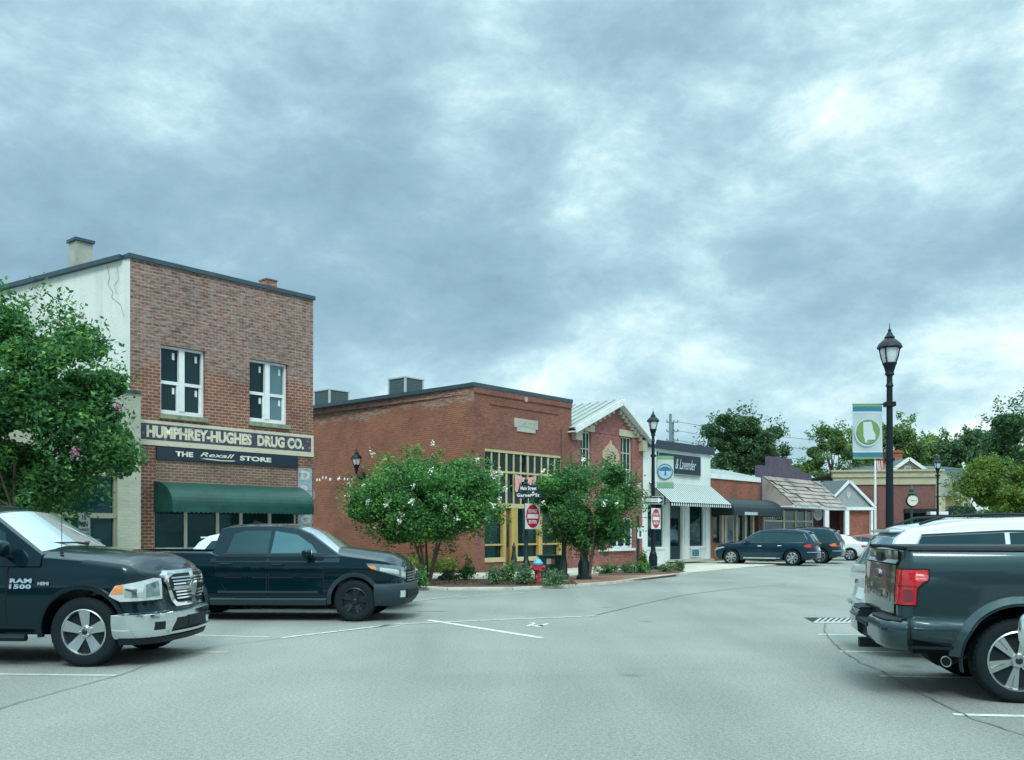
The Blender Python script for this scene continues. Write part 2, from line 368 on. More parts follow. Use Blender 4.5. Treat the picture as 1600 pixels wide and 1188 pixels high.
    for (x0, y0, x1, y1) in ((1278, 991.5, 1470, 994), (1312, 1018, 1520, 1021.5), (1375, 1057, 1640, 1062), (1490, 1117, 1760, 1123)):
        ribbon('parking_line', [(x0, y0), (x1, y1)], .095, pw)
    # wheelchair bay symbol, a few worn strokes
    mb = MB()
    for poly in ([(822, 979), (833, 974.5), (838, 974.5), (829, 979)], [(834, 980), (852, 975), (859, 975), (843, 980.2)], [(829, 977.6), (848, 977.0), (850, 978.6), (829, 979)], [(829, 973.5), (836, 973.2), (835, 974.2), (828, 974.6)]):
        mb.add([(*G(*p), .006) for p in poly], [(0, 1, 2, 3)])
    tag(mb.build('bay_symbol', pw), kind='structure')
    ribbon('road_crack', [(1290, 974), (1287, 985), (1300, 1003), (1320, 1020), (1345, 1037), (1370, 1046), (1400, 1063), (1440, 1085), (1480, 1105), (1530, 1128), (1610, 1152)], .022, tarm, z=.012, jit=.02)
    ribbon('road_crack', [(-20, 1114), (60, 1090), (120, 1074), (200, 1052), (250, 1032), (330, 1012), (440, 998)], .02, tarm, z=.012, jit=.015)
    ribbon('road_seam', [(930, 962), (1000, 945), (1070, 930), (1140, 921), (1230, 913)], .05, mat('seam', (.19, .20, .19), .9), z=.01, jit=.02)
    # storm drain
    x0, y1 = G(1254, 965.5); x1, y0 = G(1344, 973.5)
    e = empty('storm_drain', ((x0+x1)/2, (y0+y1)/2, 0), 0, 'slatted metal storm drain grate set in the asphalt beside the right parking row', 'drain')
    hw, hh = (x1-x0)/2, (y1-y0)/2
    mb = MB(); q = [G(1272, 973.5), G(1364, 974), G(1364, 966), G(1256, 965.3)]; mb.prism([(a-e.location.x, b-e.location.y) for a, b in q], lambda a, b, t: (a, b, t), .0, .004); mb.build('pit', M['dark'], e)
    mb = MB(); o = e.location
    for i in range(11):
        pb = 1272+i*8.6; q = [G(pb, 972.6), G(pb+4.2, 972.7), G(pb+4.2+9, 966.6), G(pb+9, 966.5)]
        mb.prism([(a-o.x, b-o.y) for a, b in q], lambda a, b, t: (a, b, t), .0055, .010)
    q = [G(1272, 974), G(1364, 974.6), G(1364, 972.4), G(1270, 972.4)]; mb.prism([(a-o.x, b-o.y) for a, b in q], lambda a, b, t: (a, b, t), .0045, .011)
    mb.build('grate', mat('grate_metal', (.38, .42, .40), .5), e)
build_ground()
# ---------------------------------------------------------------- building helpers (local frame: x along front, y back, z up)
def wall_holes(mb, x0, x1, z0, z1, holes, y=0.0, depth=.25, plane='xz'):
    def P(a, d, b): return (a, y+d, b) if plane == 'xz' else (y+d, a, b)
    xs = sorted({x0, x1, *[h[0] for h in holes], *[h[1] for h in holes]}); zs = sorted({z0, z1, *[h[2] for h in holes], *[h[3] for h in holes]})
    for a, b in zip(xs, xs[1:]):
        for c, d in zip(zs, zs[1:]):
            mx, mz = (a+b)/2, (c+d)/2
            if any(h[0] < mx < h[1] and h[2] < mz < h[3] for h in holes): continue
            mb.quad(P(a, 0, c), P(b, 0, c), P(b, 0, d), P(a, 0, d))
    for a, b, c, d in holes:
        mb.quad(P(a, 0, c), P(a, depth, c), P(a, depth, d), P(a, 0, d)); mb.quad(P(b, 0, c), P(b, 0, d), P(b, depth, d), P(b, depth, c))
        mb.quad(P(a, 0, d), P(a, depth, d), P(b, depth, d), P(b, 0, d)); mb.quad(P(a, 0, c), P(b, 0, c), P(b, depth, c), P(a, depth, c))
def shell(mb, quadpts, z0, z1, skip=()):
    n = len(quadpts)
    for i in range(n):
        if i in skip: continue
        a, b = quadpts[i], quadpts[(i+1) % n]; mb.quad((*a, z0), (*b, z0), (*b, z1), (*a, z1))
def text_mesh(s, bold=0.0, shear=0.0, spacing=1.0, res=3):
    c = bpy.data.curves.new('t', 'FONT'); c.body = s; c.offset = bold; c.shear = shear; c.space_character = spacing; c.resolution_u = res; c.extrude = 0
    o = bpy.data.objects.new('t', c); col.objects.link(o); dg = bpy.context.evaluated_depsgraph_get()
    me = bpy.data.meshes.new_from_object(o.evaluated_get(dg)); bpy.data.objects.remove(o); return me
def text(name, s, rect, fn, mt, parent, bold=0.0, shear=0.0, spacing=1.0):
    """fit text in rect (a0,a1,b0,b1); fn(a,b)->3D local"""
    me = text_mesh(s, bold, shear, spacing)
    n = len(me.vertices); co = np.empty(n*3, np.float32); me.vertices.foreach_get('co', co); co = co.reshape(-1, 3)
    mn, mx = co.min(0), co.max(0); a0, a1, b0, b1 = rect; out = []
    for p in co:
        out.append(fn(a0+(p[0]-mn[0])/(mx[0]-mn[0])*(a1-a0), b0+(p[1]-mn[1])/(mx[1]-mn[1])*(b1-b0)))
    me.vertices.foreach_set('co', np.array(out, np.float32).ravel()); me.update()
    me.name = name
    return link_mesh(name, me, mt, parent)
def front_plane(y): return lambda a, b: (a, y, b)
def bldg(name, s0, label, off=0.0, cat='building'):
    p = BP(s0, off); return empty(name, (p[0], p[1], 0), TH, label, cat, 'shop buildings along the street')
def window(parent, x0, x1, z0, z1, y, fm, gm, nx=1, nz=1, fw=.06, mw=.03, name='window', split=None):
    """framed window; the pane is its sub-part"""
    mb = MB(); d0, d1 = y-.03, y+.03
    mb.box(x0, x0+fw, d0, d1, z0, z1); mb.box(x1-fw, x1, d0, d1, z0, z1); mb.box(x0+fw, x1-fw, d0, d1, z0, z0+fw); mb.box(x0+fw, x1-fw, d0, d1, z1-fw, z1)
    for i in range(1, nx): x = x0+(x1-x0)*i/nx; mb.box(x-mw/2, x+mw/2, d0+.008, d1-.008, z0+fw, z1-fw)
    for i in range(1, nz):
        z = z0+(z1-z0)*i/nz; mb.box(x0+fw, x1-fw, d0+.011, d1-.011, z-mw/2, z+mw/2)
    f = mb.build(name, fm, parent)
    g = MB(); g.box(x0+.005, x1-.005, y-.004, y+.004, z0+.005, z1-.005); g.build('pane', gm, f)
    return f
# ---------------------------------------------------------------- brick materials
M['brick1'] = brick('brick_weathered', (.245, .078, .05), (.165, .056, .043), (.32, .24, .185), rh=.09, ms=.017, flaky=(6.05, (.37, .325, .30), .85), stain=.45)
M['brick_tan'] = brick('brick_tan', (.20, .115, .08), (.15, .085, .06), (.30, .24, .19), rh=.08, ms=.014)
M['brick2'] = brick('brick_red_side', (.29, .11, .062), (.23, .088, .055), (.33, .18, .125), ms=.011, flaky=(6.5, (.44, .34, .27), 1.0), stain=.3, vary=.25)
M['brick2f'] = brick('brick_red_front', (.25, .09, .06), (.19, .07, .052), (.20, .11, .09), ms=.01, stain=.3, vary=.35)
M['brick3'] = brick('brick_rose', (.36, .115, .10), (.30, .09, .085), (.34, .15, .13), ms=.009, flaky=(-9, (.5, .40, .36), .25), stain=.4)
M['brick5'] = brick('brick_orange', (.33, .11, .06), (.25, .08, .05), (.22, .12, .09), stain=.3)
M['brick8'] = brick('brick_maroon', (.17, .065, .06), (.14, .055, .055), (.20, .13, .11), stain=.2)
M['brick_cream'] = brick('brick_cream', (.42, .44, .35), (.38, .41, .33), (.37, .39, .33), rh=.078, ms=.006, stain=.2, vary=.12, painted=True)
M['metal_cap'] = mat('metal_cap', (.045, .085, .11), .5, metal=.3, noise=.2)
M['roof_flat'] = mat('roof_flat', (.12, .13, .13), .9)
def stucco():
    m, nt, b = new_mat('stucco'); L = nt.links.new
    tc = N(nt, 'ShaderNodeTexCoord'); n = N(nt, 'ShaderNodeTexNoise', Scale=.6, Detail=8, Roughness=.65); L(tc.outputs['Object'], n.inputs['Vector'])
    r = ramp(nt, [(.25, (.56, .61, .56)), (.45, (.68, .73, .68)), (.7, (.76, .8, .75))]); L(n.outputs[0], r.inputs[0])
    mp = N(nt, 'ShaderNodeMapping', Scale=(3, 3, .25)); L(tc.outputs['Object'], mp.inputs[0])
    n2 = N(nt, 'ShaderNodeTexNoise', Scale=1, Detail=5); L(mp.outputs[0], n2.inputs['Vector'])
    r2 = ramp(nt, [(.33, (.88, .9, .88)), (.5, (1, 1, 1))]); L(n2.outputs[0], r2.inputs[0])
    L(mixc(nt, 1, r.outputs[0], r2.outputs[0], 'MULTIPLY'), b.inputs['Base Color']); b.inputs['Roughness'].default_value = .9
    n3 = N(nt, 'ShaderNodeTexNoise', Scale=14, Detail=5); L(tc.outputs['Object'], n3.inputs['Vector'])
    bp = N(nt, 'ShaderNodeBump', Strength=.4, Distance=.02); L(n3.outputs[0], bp.inputs['Height']); L(bp.outputs[0], b.inputs['Normal'])
    return m
M['stucco'] = stucco()
def signpaint(name, base, wear, thr=.6):
    m, nt, b = new_mat(name); L = nt.links.new
    tc = N(nt, 'ShaderNodeTexCoord'); mp = N(nt, 'ShaderNodeMapping', Scale=(3.5, 3.5, 11)); L(tc.outputs['Object'], mp.inputs[0])
    n = N(nt, 'ShaderNodeTexNoise', Scale=1.2, Detail=9, Roughness=.72); L(mp.outputs[0], n.inputs['Vector'])
    r = ramp(nt, [(thr-.09, (0, 0, 0)), (thr+.05, (1, 1, 1))]); L(n.outputs[0], r.inputs[0])
    L(mixc(nt, r.outputs[0], base, wear), b.inputs['Base Color']); b.inputs['Roughness'].default_value = .8
    return m
# ---------------------------------------------------------------- B1: two-storey drug store
def drug_store():
    e = bldg('drug_store', 0, 'two storey weathered brick drug store with white side wall and green awning')
    W = 6.05; H = 9.03; sx = -.138; sy = .99; Dp = 12.5
    bl = (sx*Dp, sy*Dp)
    wl = (SL(251), SL(321), ZL(286, 650), ZL(286, 543.5)); wr = (SL(390), SL(450), ZL(420, 661.5), ZL(420, 565))
    aw_x0, aw_x1 = SL(243), 6.0
    sf = (SL(241), SL(464.5), ZL(243, 861), ZL(243, 772)); za_ = ZL(243, 752)
    mb = MB(); wall_holes(mb, 0, W, 0, H, [wl, wr, sf], depth=.3); mb.build('wall', M['brick1'], e)
    mb = MB(); Wb = W-.1*0
    shell(mb, [(0, .0), bl, (W, Dp), (W, 0)], 0, H, skip=(3,)); 
    # left (street corner) wall gets stucco, rest brick
    s = MB(); s.quad((0, 0, 0), (bl[0], bl[1], 0), (bl[0], bl[1], H), (0, 0, H)); s.build('side_wall', M['stucco'], e)
    s = MB(); s.quad((bl[0], bl[1], 0), (W, Dp, 0), (W, Dp, H), (bl[0], bl[1], H)); s.quad((W, Dp, 0), (W, 0, 0), (W, 0, H), (W, Dp, H)); s.build('rear_wall', M['brick2f'], e)
    s = MB(); s.quad((.05, .05, H-.3), (W-.05, .05, H-.3), (W-.05, Dp-.05, H-.3), (bl[0]+.05, bl[1]-.05, H-.3)); s.build('roof', M['roof_flat'], e)
    cap = MB(); cap.box(-.06, W+.05, -.06, .28, H-.02, H+.10)
    for p, q in (((0, .3), bl), (bl, (W, Dp)), ((W-.05, Dp), (W-.05, .3))):
        cap.bar((p[0], p[1], H+.04), (q[0], q[1], H+.04), .34, .118)
    cap.build('parapet_cap', M['metal_cap'], e)
    # cracks in the render at the top corner of the side wall and a small slot vent
    def side(t, z, d=.012): return (sx*t-d*.99, sy*t-d*.138, z)
    def crack(pts, wd):
        mb = MB()
        for (a, b), (c, d2) in zip(pts, pts[1:]):
            mb.quad(side(a, b-wd), side(c, d2-wd), side(c, d2+wd), side(a, b+wd)); mb.quad(side(a-wd, b), side(c-wd, d2), side(c+wd, d2), side(a+wd, b))
        return mb
    ck = crack([(1.0, 8.95), (.9, 8.6), (.98, 8.45), (.75, 8.2), (.8, 8.05), (.4, 7.8), (.25, 7.45)], .010)
    c2 = crack([(.55, 8.85), (.5, 8.5), (.7, 8.35), (.55, 8.1)], .008); ck.add(c2.v, c2.f); ck.build('wall_crack', mat('crack_grey', (.34, .38, .37), .9), e)
    mb = MB(); mb.bar(side(3.3, 7.46, .03), side(2.65, 7.46, .03), .06, .05); mb.build('wall_bracket', mat('bracket', (.12, .16, .17), .6), e)
    mb = MB(); mb.bar(side(.18, 5.9, .03), side(.2, 5.2, .03), .05, .04); mb.build('wall_bracket', M['dark'], e)
    # chimneys
    cm = mat('chimney_render', (.33, .36, .31), .9, noise=.35, nscale=2.2, bump=.4, bscale=9)
    mb = MB(); cx, cy = side(3.05, 0, -.50)[:2]; mb.box(cx-.24, cx+.24, cy-.24, cy+.24, H-.9, H+1.0)
    ch = mb.build('chimney', cm, e)
    mb = MB(); mb.box(cx-.29, cx+.29, cy-.29, cy+.29, H+1.005, H+1.09); mb.build('chimney_cap', M['metal_cap'], ch)
    mb = MB(); x = SL(432); mb.box(x-.05, x+.33, .45, .83, H-.5, H+.42); ch = mb.build('chimney', brick('brick_stack', (.36, .17, .11), (.3, .14, .1), (.4, .3, .24), rh=.08), e)
    mb = MB(); mb.box(x-.07, x+.35, .43, .85, H+.425, H+.47); mb.build('chimney_cap', M['brick_tan'], ch)
    # windows: pairs of double-hung sashes, broad centre mullion
    def hung(a, b, c, d, lit):
        mb = MB(); y0, y1 = .11, .22; t = .07; mid = (a+b)/2; mw = .17
        mb.box(a+.004, a+t, y0, y1, c+.004, d-.004); mb.box(b-t, b-.004, y0, y1, c+.004, d-.004); mb.box(a+t, b-t, y0, y1, d-t, d-.004); mb.box(a+t, b-t, y0, y1, c+.004, c+.13)
        mb.box(mid-mw/2, mid+mw/2, y0-.02, y1, c+.13, d-t)
        f = mb.build('window', M['white'], e)
        zm = c+(d-c)*.47
        for (p, q) in ((a+t, mid-mw/2), (mid+mw/2, b-t)):
            s = MB(); s.box(p, q, y0+.02, y1-.01, zm-.045, zm+.045); s.box(q-.05, q, y0+.03, y1-.02, c+.13, zm-.045); s.box(p, p+.02, y0+.03, y1-.02, c+.13, zm-.045)
            s.build('sash', M['white'], f)
            g = MB(); g.box(p+.002, q-.002, y1-.03, y1-.02, c+.125, d-t-.002); g.build('pane', lit.pop(0), f)
            st = MB(); st.box(q-.16, q-.09, y1-.034, y1-.031, d-t-.28, d-t-.09); st.box(q-.16, q-.09, y1-.034, y1-.031, zm-.3, zm-.12); st.build('sticker', M['white'], f)
        sl = MB(); sl.box(a-.05, b+.05, -.07, .06, c-.13, c-.002); sl.build('sill', mat('sill_stone', (.22, .26, .18), .85, noise=.4, nscale=6), f)
    pane_sky = glassmat('pane_pale', (.07, .14, .16), 1.9)
    hung(*wl, [M['glass'], M['glass_green']]); hung(*wr, [M['glass'], pane_sky])
    # painted sign bands
    z1 = ZL(223, 655.5); z0 = ZL(223, 694.8)
    sp = signpaint('sign_purple', (.055, .05, .085), (.34, .36, .33), .64); sb = signpaint('sign_border', (.55, .54, .42), (.22, .16, .13), .66)
    a0, a1 = -.0, W+.0
    mb = MB(); mb.box(a0, a1, -.02, -.001, z0, z1); mb.box(a0, a1, -.035, -.0201, z0, z0+.13)
    bd = mb.build('sign_border', sb, e)
    mb = MB(); mb.box(a0+.09, a1-.10, -.026, -.0205, z0+.15, z1-.09); pn = mb.build('name_sign', sp, e)
    text('lettering', 'HUMPHREY-HUGHES  DRUG CO.', (SL(228), SL(474), z0+.21, z1-.14), front_plane(-.032), signpaint('sign_cream', (.62, .62, .47), (.16, .14, .16), .62), pn, bold=.055)
    z1b = ZL(243.5, 697.5); z0b = ZL(243.5, 717.5)
    mb = MB(); mb.box(SL(243.5), SL(464), -.06, -.001, z0b, z1b); pn = mb.build('store_sign', mat('sign_navy', (.008, .022, .038), .5, noise=.2), e)
    ws = mat('sign_white', (.66, .68, .60), .6)
    zz = (z0b+.11, z1b-.10)
    text('lettering', 'THE', (SL(272.5), SL(300), *zz), front_plane(-.064), ws, pn, bold=.04)
    text('lettering', 'STORE', (SL(373), SL(422), *zz), front_plane(-.064), ws, pn, bold=.04)
    text('lettering', 'Rexall', (SL(311), SL(364.5), zz[0]+.04, zz[1]+.02), front_plane(-.064), ws, pn, bold=.012, shear=.35)
    mb = MB()
    pts = [(SL(311), zz[0]-.02), (SL(322), zz[0]-.04), (SL(345), zz[0]-.055), (SL(364), zz[0]-.045), (SL(366), zz[0]-.01), (SL(364), zz[0]-.02), (SL(345), zz[0]-.03), (SL(322), zz[0]-.01)]
    mb.prism(pts, lambda a, b, t: (a, t, b), -.066, -.0605); mb.build('underline', ws, pn)
    # tan brick spandrel between the signs and the awning
    mb = MB(); mb.box(SL(243.5), SL(464), -.012, -.002, za_-.25, z0b); mb.build('spandrel', M['brick_tan'], e)
    # pale blue painted pilaster with DRUG letters
    px0, px1 = SL(465.5), SL(487)
    mb = MB(); zt = ZL(465, 731); mb.box(px0, px1, -.012, -.001, ZL(465, 828), zt); pp = mb.build('painted_pilaster', signpaint('pilaster_blue', (.30, .40, .46), (.16, .13, .15), .6), e)
    lw = signpaint('pilaster_letter', (.58, .56, .50), (.3, .36, .4), .6)
    for ch_, (u0, u1) in zip('DRUG', ((736, 750), (759, 773), (782, 796), (805, 819))):
        text('lettering', ch_, (px0+.10, px1-.08, ZL(475, u1), ZL(475, u0)), front_plane(-.016), lw, pp, bold=.04)
    # storefront
    fm = mat('storefront_frame', (.55, .56, .50), .5)
    xs = [sf[0], SL(292.5), SL(342.5), SL(379), SL(424), sf[1]]
    mb = MB()
    for x in xs: mb.box(max(x-.05, sf[0]+.004), min(x+.05, sf[1]-.004), .08, .18, sf[2]+.004, sf[3]-.004)
    mb.box(sf[0]+.06, sf[1]-.06, .09, .17, sf[2]+.004, sf[2]+.08)
    f = mb.build('storefront_frame', fm, e)
    mb = MB(); mb.box(sf[0]+.003, sf[1]-.003, .12, .13, sf[2]+.003, sf[3]-.003); mb.build('pane', M['glass_green'], f)
    # quarter round green awning with scalloped valance
    za = ZL(243, 752); rr = 1.0; xa = SL(269, .98); xb = SL(490.5, 1.0); zf = ZL(490.5, 803, 1.0)+.2; rz = za-zf; n = 10
    mb = MB(); arc = [(-rr*math.sin(R(90*i/n)), zf+rz*math.cos(R(90*i/n))) for i in range(n+1)]
    K = 28
    for i in range(n):
        for k in range(K):
            p = xa+(xb-xa)*k/K; q = xa+(xb-xa)*(k+1)/K
            sag = lambda t: .022*math.sin(t*K*math.pi/3.1)**2
            def P(x, j): y, z = arc[j]; s_ = 1-.03*abs(math.sin((x-xa)*2.1)); return (x, y*s_, zf+(z-zf)*s_)
            mb.quad(P(p, i), P(q, i), P(q, i+1), P(p, i+1))
    for x in (xa, xb): mb.add([(x, 0, zf)]+[(x, y, z) for y, z in arc], [(0, i+1, i+2) for i in range(n)])
    y = arc[-1][0]; z = arc[-1][1]; ns = 44
    for (ax, ay, bx, by) in ((xa, y, xb, y), (xa, 0, xa, y), (xb, 0, xb, y)):
        L_ = math.hypot(bx-ax, by-ay); m_ = max(4, int(L_/.14)*2)
        for i in range(m_):
            t0, t1 = i/m_, (i+1)/m_; dz = [.2+.035*abs(math.sin(math.pi*j/2)) for j in (i, i+1)]
            mb.quad((ax+(bx-ax)*t0, ay+(by-ay)*t0, z), (ax+(bx-ax)*t1, ay+(by-ay)*t1, z), (ax+(bx-ax)*t1, ay+(by-ay)*t1, z-dz[1]), (ax+(bx-ax)*t0, ay+(by-ay)*t0, z-dz[0]))
    mb.build('awning', mat('awning_green', (.003, .058, .048), .5, noise=.35, nscale=2.6, bump=.5, bscale=2.2), e, smooth=35)
    return e
drug_store()
# round sign on the far corner of the drug store
p = BP(6.05+.02, -.55); e = empty('round_sign', (p[0], p[1], 0), TH, 'round pale projecting sign behind the right corner of the drug store', 'sign')
zc = 1.65+(830-772)*29.6/F
mb = MB(); mb.lathe([(.26, -.03), (.26, .03)], n=28, M=Matrix.Translation((.20, 0, zc)) @ Matrix.Rotation(R(90), 4, 'X')); mb.build('disc', mat('disc_pale', (.40, .40, .38), .6), e)
mb = MB(); mb.bar((-.02, 0, zc+.1), (.1, 0, zc+.1), .04, .04); mb.build('bracket', M['iron'], e)
# ---------------------------------------------------------------- B0: low cream painted shop on the left
def cream_shop():
    off = .62; e = bldg('cream_shop', -14, 'low cream painted brick shop with a dark storefront, left of the drug store', off=off)
    x1 = 14-.02; H = ZL(221, 616, off)
    e2 = lambda px: SL(px, off)+14
    sf = (1.0, e2(184), .45, ZL(184, 745, off))
    mb = MB(); wall_holes(mb, 0, x1, 0, H, [sf], depth=.3)
    mb.quad((x1, 0, 0), (x1, off, 0), (x1, off, H), (x1, 0, H))
    mb.build('wall', M['brick_cream'], e)
    mb = MB(); mb.quad((0, .02, H-.02), (x1, .02, H-.02), (x1-1.8, 12, H-.02), (0, 12, H-.02)); mb.quad((0, 0, 0), (0, 12, 0), (0, 12, H), (0, 0, H)); mb.build('roof', M['roof_flat'], e)
    mb = MB(); mb.box(-.05, x1-.002, -.05, .25, H, H+.07); mb.build('parapet_cap', M['metal_cap'], e)
    bm_ = mat('beige_frame', (.26, .27, .20), .6)
    zt = ZL(150, 806, off); xs = [1.0]+[e2(184)-1.55*k for k in range(7)][::-1]
    mb = MB(); mb.box(sf[0]+.01, sf[1]-.01, .05, .17, zt-.06, zt+.07)
    for x in xs: mb.box(max(sf[0]+.005, x-.07), min(sf[1]-.005, x-.01), .07, .16, sf[2]+.005, sf[3]-.005)
    f = mb.build('storefront_frame', bm_, e)
    mb = MB(); mb.box(sf[0]+.003, sf[1]-.003, .14, .15, sf[2]+.003, sf[3]-.003); mb.build('pane', M['glass_green'], f)
cream_shop()
# ---------------------------------------------------------------- B2: big red brick corner building
S2 = 13.53
def corner_building():
    e = bldg('corner_building', S2, 'one storey red brick corner building with yellow framed shop windows and flat roof')
    W = SL(893)-S2; H = 7.24; Dp = 19.0; sx, sy = .02, 1.0
    X = lambda px: SL(px)-S2
    zt = ZL(757.5, 700); zs = ZL(757, 872); op = (X(757.5), X(878), zs, zt)
    mb = MB(); wall_holes(mb, 0, W, 0, H, [(op[0], op[1], .15, zt)], depth=.35); mb.build('wall', M['brick2f'], e)
    mb = MB(); bl = (sx*Dp, sy*Dp)
    mb.quad((0, 0, 0), (*bl, 0), (*bl, H), (0, 0, H)); mb.quad((*bl, 0), (W, Dp, 0), (W, Dp, H), (*bl, H)); mb.quad((W, Dp, 0), (W, 0, 0), (W, 0, H), (W, Dp, H)); mb.build('side_wall', M['brick2'], e)
    mb = MB(); mb.quad((0, .1, H-.35), (W, .1, H-.35), (W, Dp, H-.35), (0, Dp, H-.35)); mb.build('roof', M['roof_flat'], e)
    mb = MB(); mb.box(-.06, W+.03, -.06, .3, H-.10, H+.06); mb.box(-.055, .25, .3, Dp, H-.095, H+.055); mb.box(W-.25, W+.02, .3, Dp, H-.095, H+.055); mb.build('parapet_cap', M['metal_cap'], e)
    # corbelled courses and recess lines on the front
    mb = MB(); za = ZL(790, 640); mb.box(.9, W-.9, -.03, -.001, ZL(760, 631)-.0, ZL(760, 631)+.075); mb.box(.0, W, -.045, -.0, H-.32, H-.105)
    mb.build('corbel', M['brick2f'], e)
    mb = MB(); mb.box(W-.75, W-.70, -.02, -.001, 2.2, H-1.25); mb.build('downspout', mat('downspout', (.10, .05, .05), .6), e)
    # stone plaque with clipped lower corners
    a, b = X(803), X(839.5); z1, z0 = ZL(803, 653), ZL(803, 673.5); t = .16
    mb = MB(); mb.prism([(a, z1), (a, z0+.16), (a+t, z0+.16), (a+t, z0), (b-t, z0), (b-t, z0+.16), (b, z0+.16), (b, z1)], lambda p, q, d: (p, d, q), -.04, -.002)
    pl = mb.build('stone_plaque', mat('plaque_stone', (.40, .42, .36), .85, noise=.25, nscale=2), e)
    mb = MB(); mb.box(a+.22, b-.22, -.046, -.041, z0+.2, z1-.1); mb.build('plaque_face', mat('plaque_face', (.34, .37, .32), .9, noise=.3, nscale=6), pl)
    mb = MB(); mb.lathe([(.0, -.0), (.11, .0), (.11, .05)], n=8, M=Matrix.Translation((X(821), -.0, ZL(821, 624.5))) @ Matrix.Rotation(R(90), 4, 'X')); mb.build('stone_knob', mat('knob', (.42, .34, .30), .8), e)
    # yellow frames
    ym = mat('yellow_frame', (.50, .44, .24), .5, noise=.15); ym2 = mat('yellow_deep', (.46, .33, .10), .5, noise=.1)
    ztr = ZL(757, 786.5)   # bottom of the upper lights
    zmid = ZL(757, 735.5)
    x0, x1 = op[0], op[1]; n = 11
    mb = MB(); mb.box(x0, x1, .02, .14, zt-.12, zt-.003); mb.box(x0, x1, .025, .13, zmid-.04, zmid+.04); mb.box(x0, x1, .0, .15, ztr-.16, ztr+.02)
    for i in range(n+1):
        x = x0+(x1-x0)*i/n; wd = .035 if i % 3 else .05; mb.box(max(x-wd, x0+.004), min(x+wd, x1-.004), .04, .12, ztr+.02, zt-.12)
    f = mb.build('transom_frame', ym, e)
    for zz0, zz1 in ((ztr+.02, zmid), (zmid, zt-.12)):
        for i in range(n):
            g = MB(); g.box(x0+(x1-x0)*i/n+.03, x0+(x1-x0)*(i+1)/n-.03, .075, .085, zz0+.01, zz1-.01); g.build('pane', M['glass'], f)
    # lower storefront: window bays, posts, door, low brick stall riser
    zb = ZL(757, 873); zl = ztr-.16
    mb = MB(); mb.box(x0+.003, X(789), .03, .25, .15, zb-.15); mb.box(X(806), X(818.5), .03, .25, .15, zb-.15); mb.box(X(826), x1-.003, .03, .25, .15, zb-.15); mb.build('stall_riser', M['brick2f'], e)
    mb = MB()
    for p, q in ((X(757), X(789)), (X(806), X(878)-.003)): mb.box(p+.004, q, -.02, .2, zb-.15, zb+.02)
    mb.build('sill', ym, e)
    mb = MB()
    for px, wd in ((789, .09), (803, .13), (807.5, .07), (845, .12), (876, .1)):
        mb.box(X(px)-wd, min(X(px)+wd, x1-.004), .01, .16, zb+.02 if px not in (789, 803) else .15, zl)
    zr = ZL(757, 852)
    mb.box(x0+.01, X(788), .05, .12, zr-.03, zr+.04); mb.box(X(809), x1-.01, .05, .12, zr-.03, zr+.04)
    f = mb.build('storefront_frame', ym2, e)
    g = MB(); g.box(x0+.005, x1-.005, .17, .18, zb+.02, zl); g.build('pane', M['glass_green'], f)
    d = MB(); d.box(X(790.5), X(801), .12, .16, .15, zl); dr = d.build('door', mat('door_brown', (.13, .08, .06), .5), e)
    d = MB(); d.box(X(790.5)+.12, X(801)-.12, .11, .118, 1.0, zl-.5); d.build('door_glass', M['glass'], dr)
    # gutter pink bunting on the frame
    mb = MB(); zc0, zc1 = ZL(820, 742), ZL(820, 763); xa, xb = X(803), X(836)
    K = 10
    for i in range(K):
        t0, t1 = i/K, (i+1)/K; f0 = lambda t: zc0-.12*math.sin(math.pi*t); f1 = lambda t: zc0-.12*math.sin(math.pi*t)-.28-.12*math.cos(7*t)
        mb.quad((xa+(xb-xa)*t0, -.06-.03*math.sin(9*t0), f0(t0)), (xa+(xb-xa)*t1, -.06-.03*math.sin(9*t1), f0(t1)), (xa+(xb-xa)*t1, -.05, f1(t1)), (xa+(xb-xa)*t0, -.05, f1(t0)))
    mb.quad((xa+.02, -.07, zc0-.3), (xa+.28, -.07, zc0-.4), (xa+.14, -.05, zc1-.25), (xa+.0, -.05, zc1-.1))
    bu = mb.build('bunting', mat('bunting_pink', (.66, .34, .34), .8, noise=.4, nscale=5, dirt=(.62, .55, .5)), None)
    p = BP(S2); bu.location = (p[0], p[1], 0); bu.rotation_euler.z = TH; tag(bu, 'pink and white cloth bunting hung across the yellow window frames', 'bunting')
    return e
corner_building()
# rooftop air units on the corner building
def ac_unit(px0, px1, py0, py1, depth, label):
    p = BP(S2); Mx = Matrix.Translation((p[0], p[1], 0)) @ Matrix.Rotation(TH, 4, 'Z')
    xc = (px0+px1)/2
    # centre: on the ray of xc at world depth
    Y = depth; X = (xc-CX)/F*Y; wd = (px1-px0)/F*Y/1.4; zt = EYE+(HY-py0)*Y/F
    e = empty('air_conditioner', (X, Y, 6.89), TH, label, 'air conditioner', 'rooftop air units'); h = zt-6.89; a = wd/2
    mb = MB()
    for sx in (-1, 1):
        for sy in (-1, 1): mb.box(sx*a-.09*(sx > 0), sx*a+.09*(sx < 0), sy*a-.09*(sy > 0), sy*a+.09*(sy < 0), 0, h-.06)
    mb.box(-a-.015, a+.015, -a-.015, a+.015, h-.06, h); mb.box(-a, a, -a, a, 0, .12)
    mb.build('casing', mat('ac_grey', (.40, .46, .48), .5), e)
    mb = MB(); mb.box(-a+.03, a-.03, -a+.03, a-.03, .12, h-.06)
    mb.build('coil', mat('ac_coil', (.05, .09, .09), .6), e)
    mb = MB()
    for i in range(14):
        z = .16+(h-.26)*i/14; mb.box(-a+.02, a-.02, -a+.018, a-.018, z, z+.012)
    mb.build('grille', mat('ac_grille', (.09, .14, .15), .5), e)
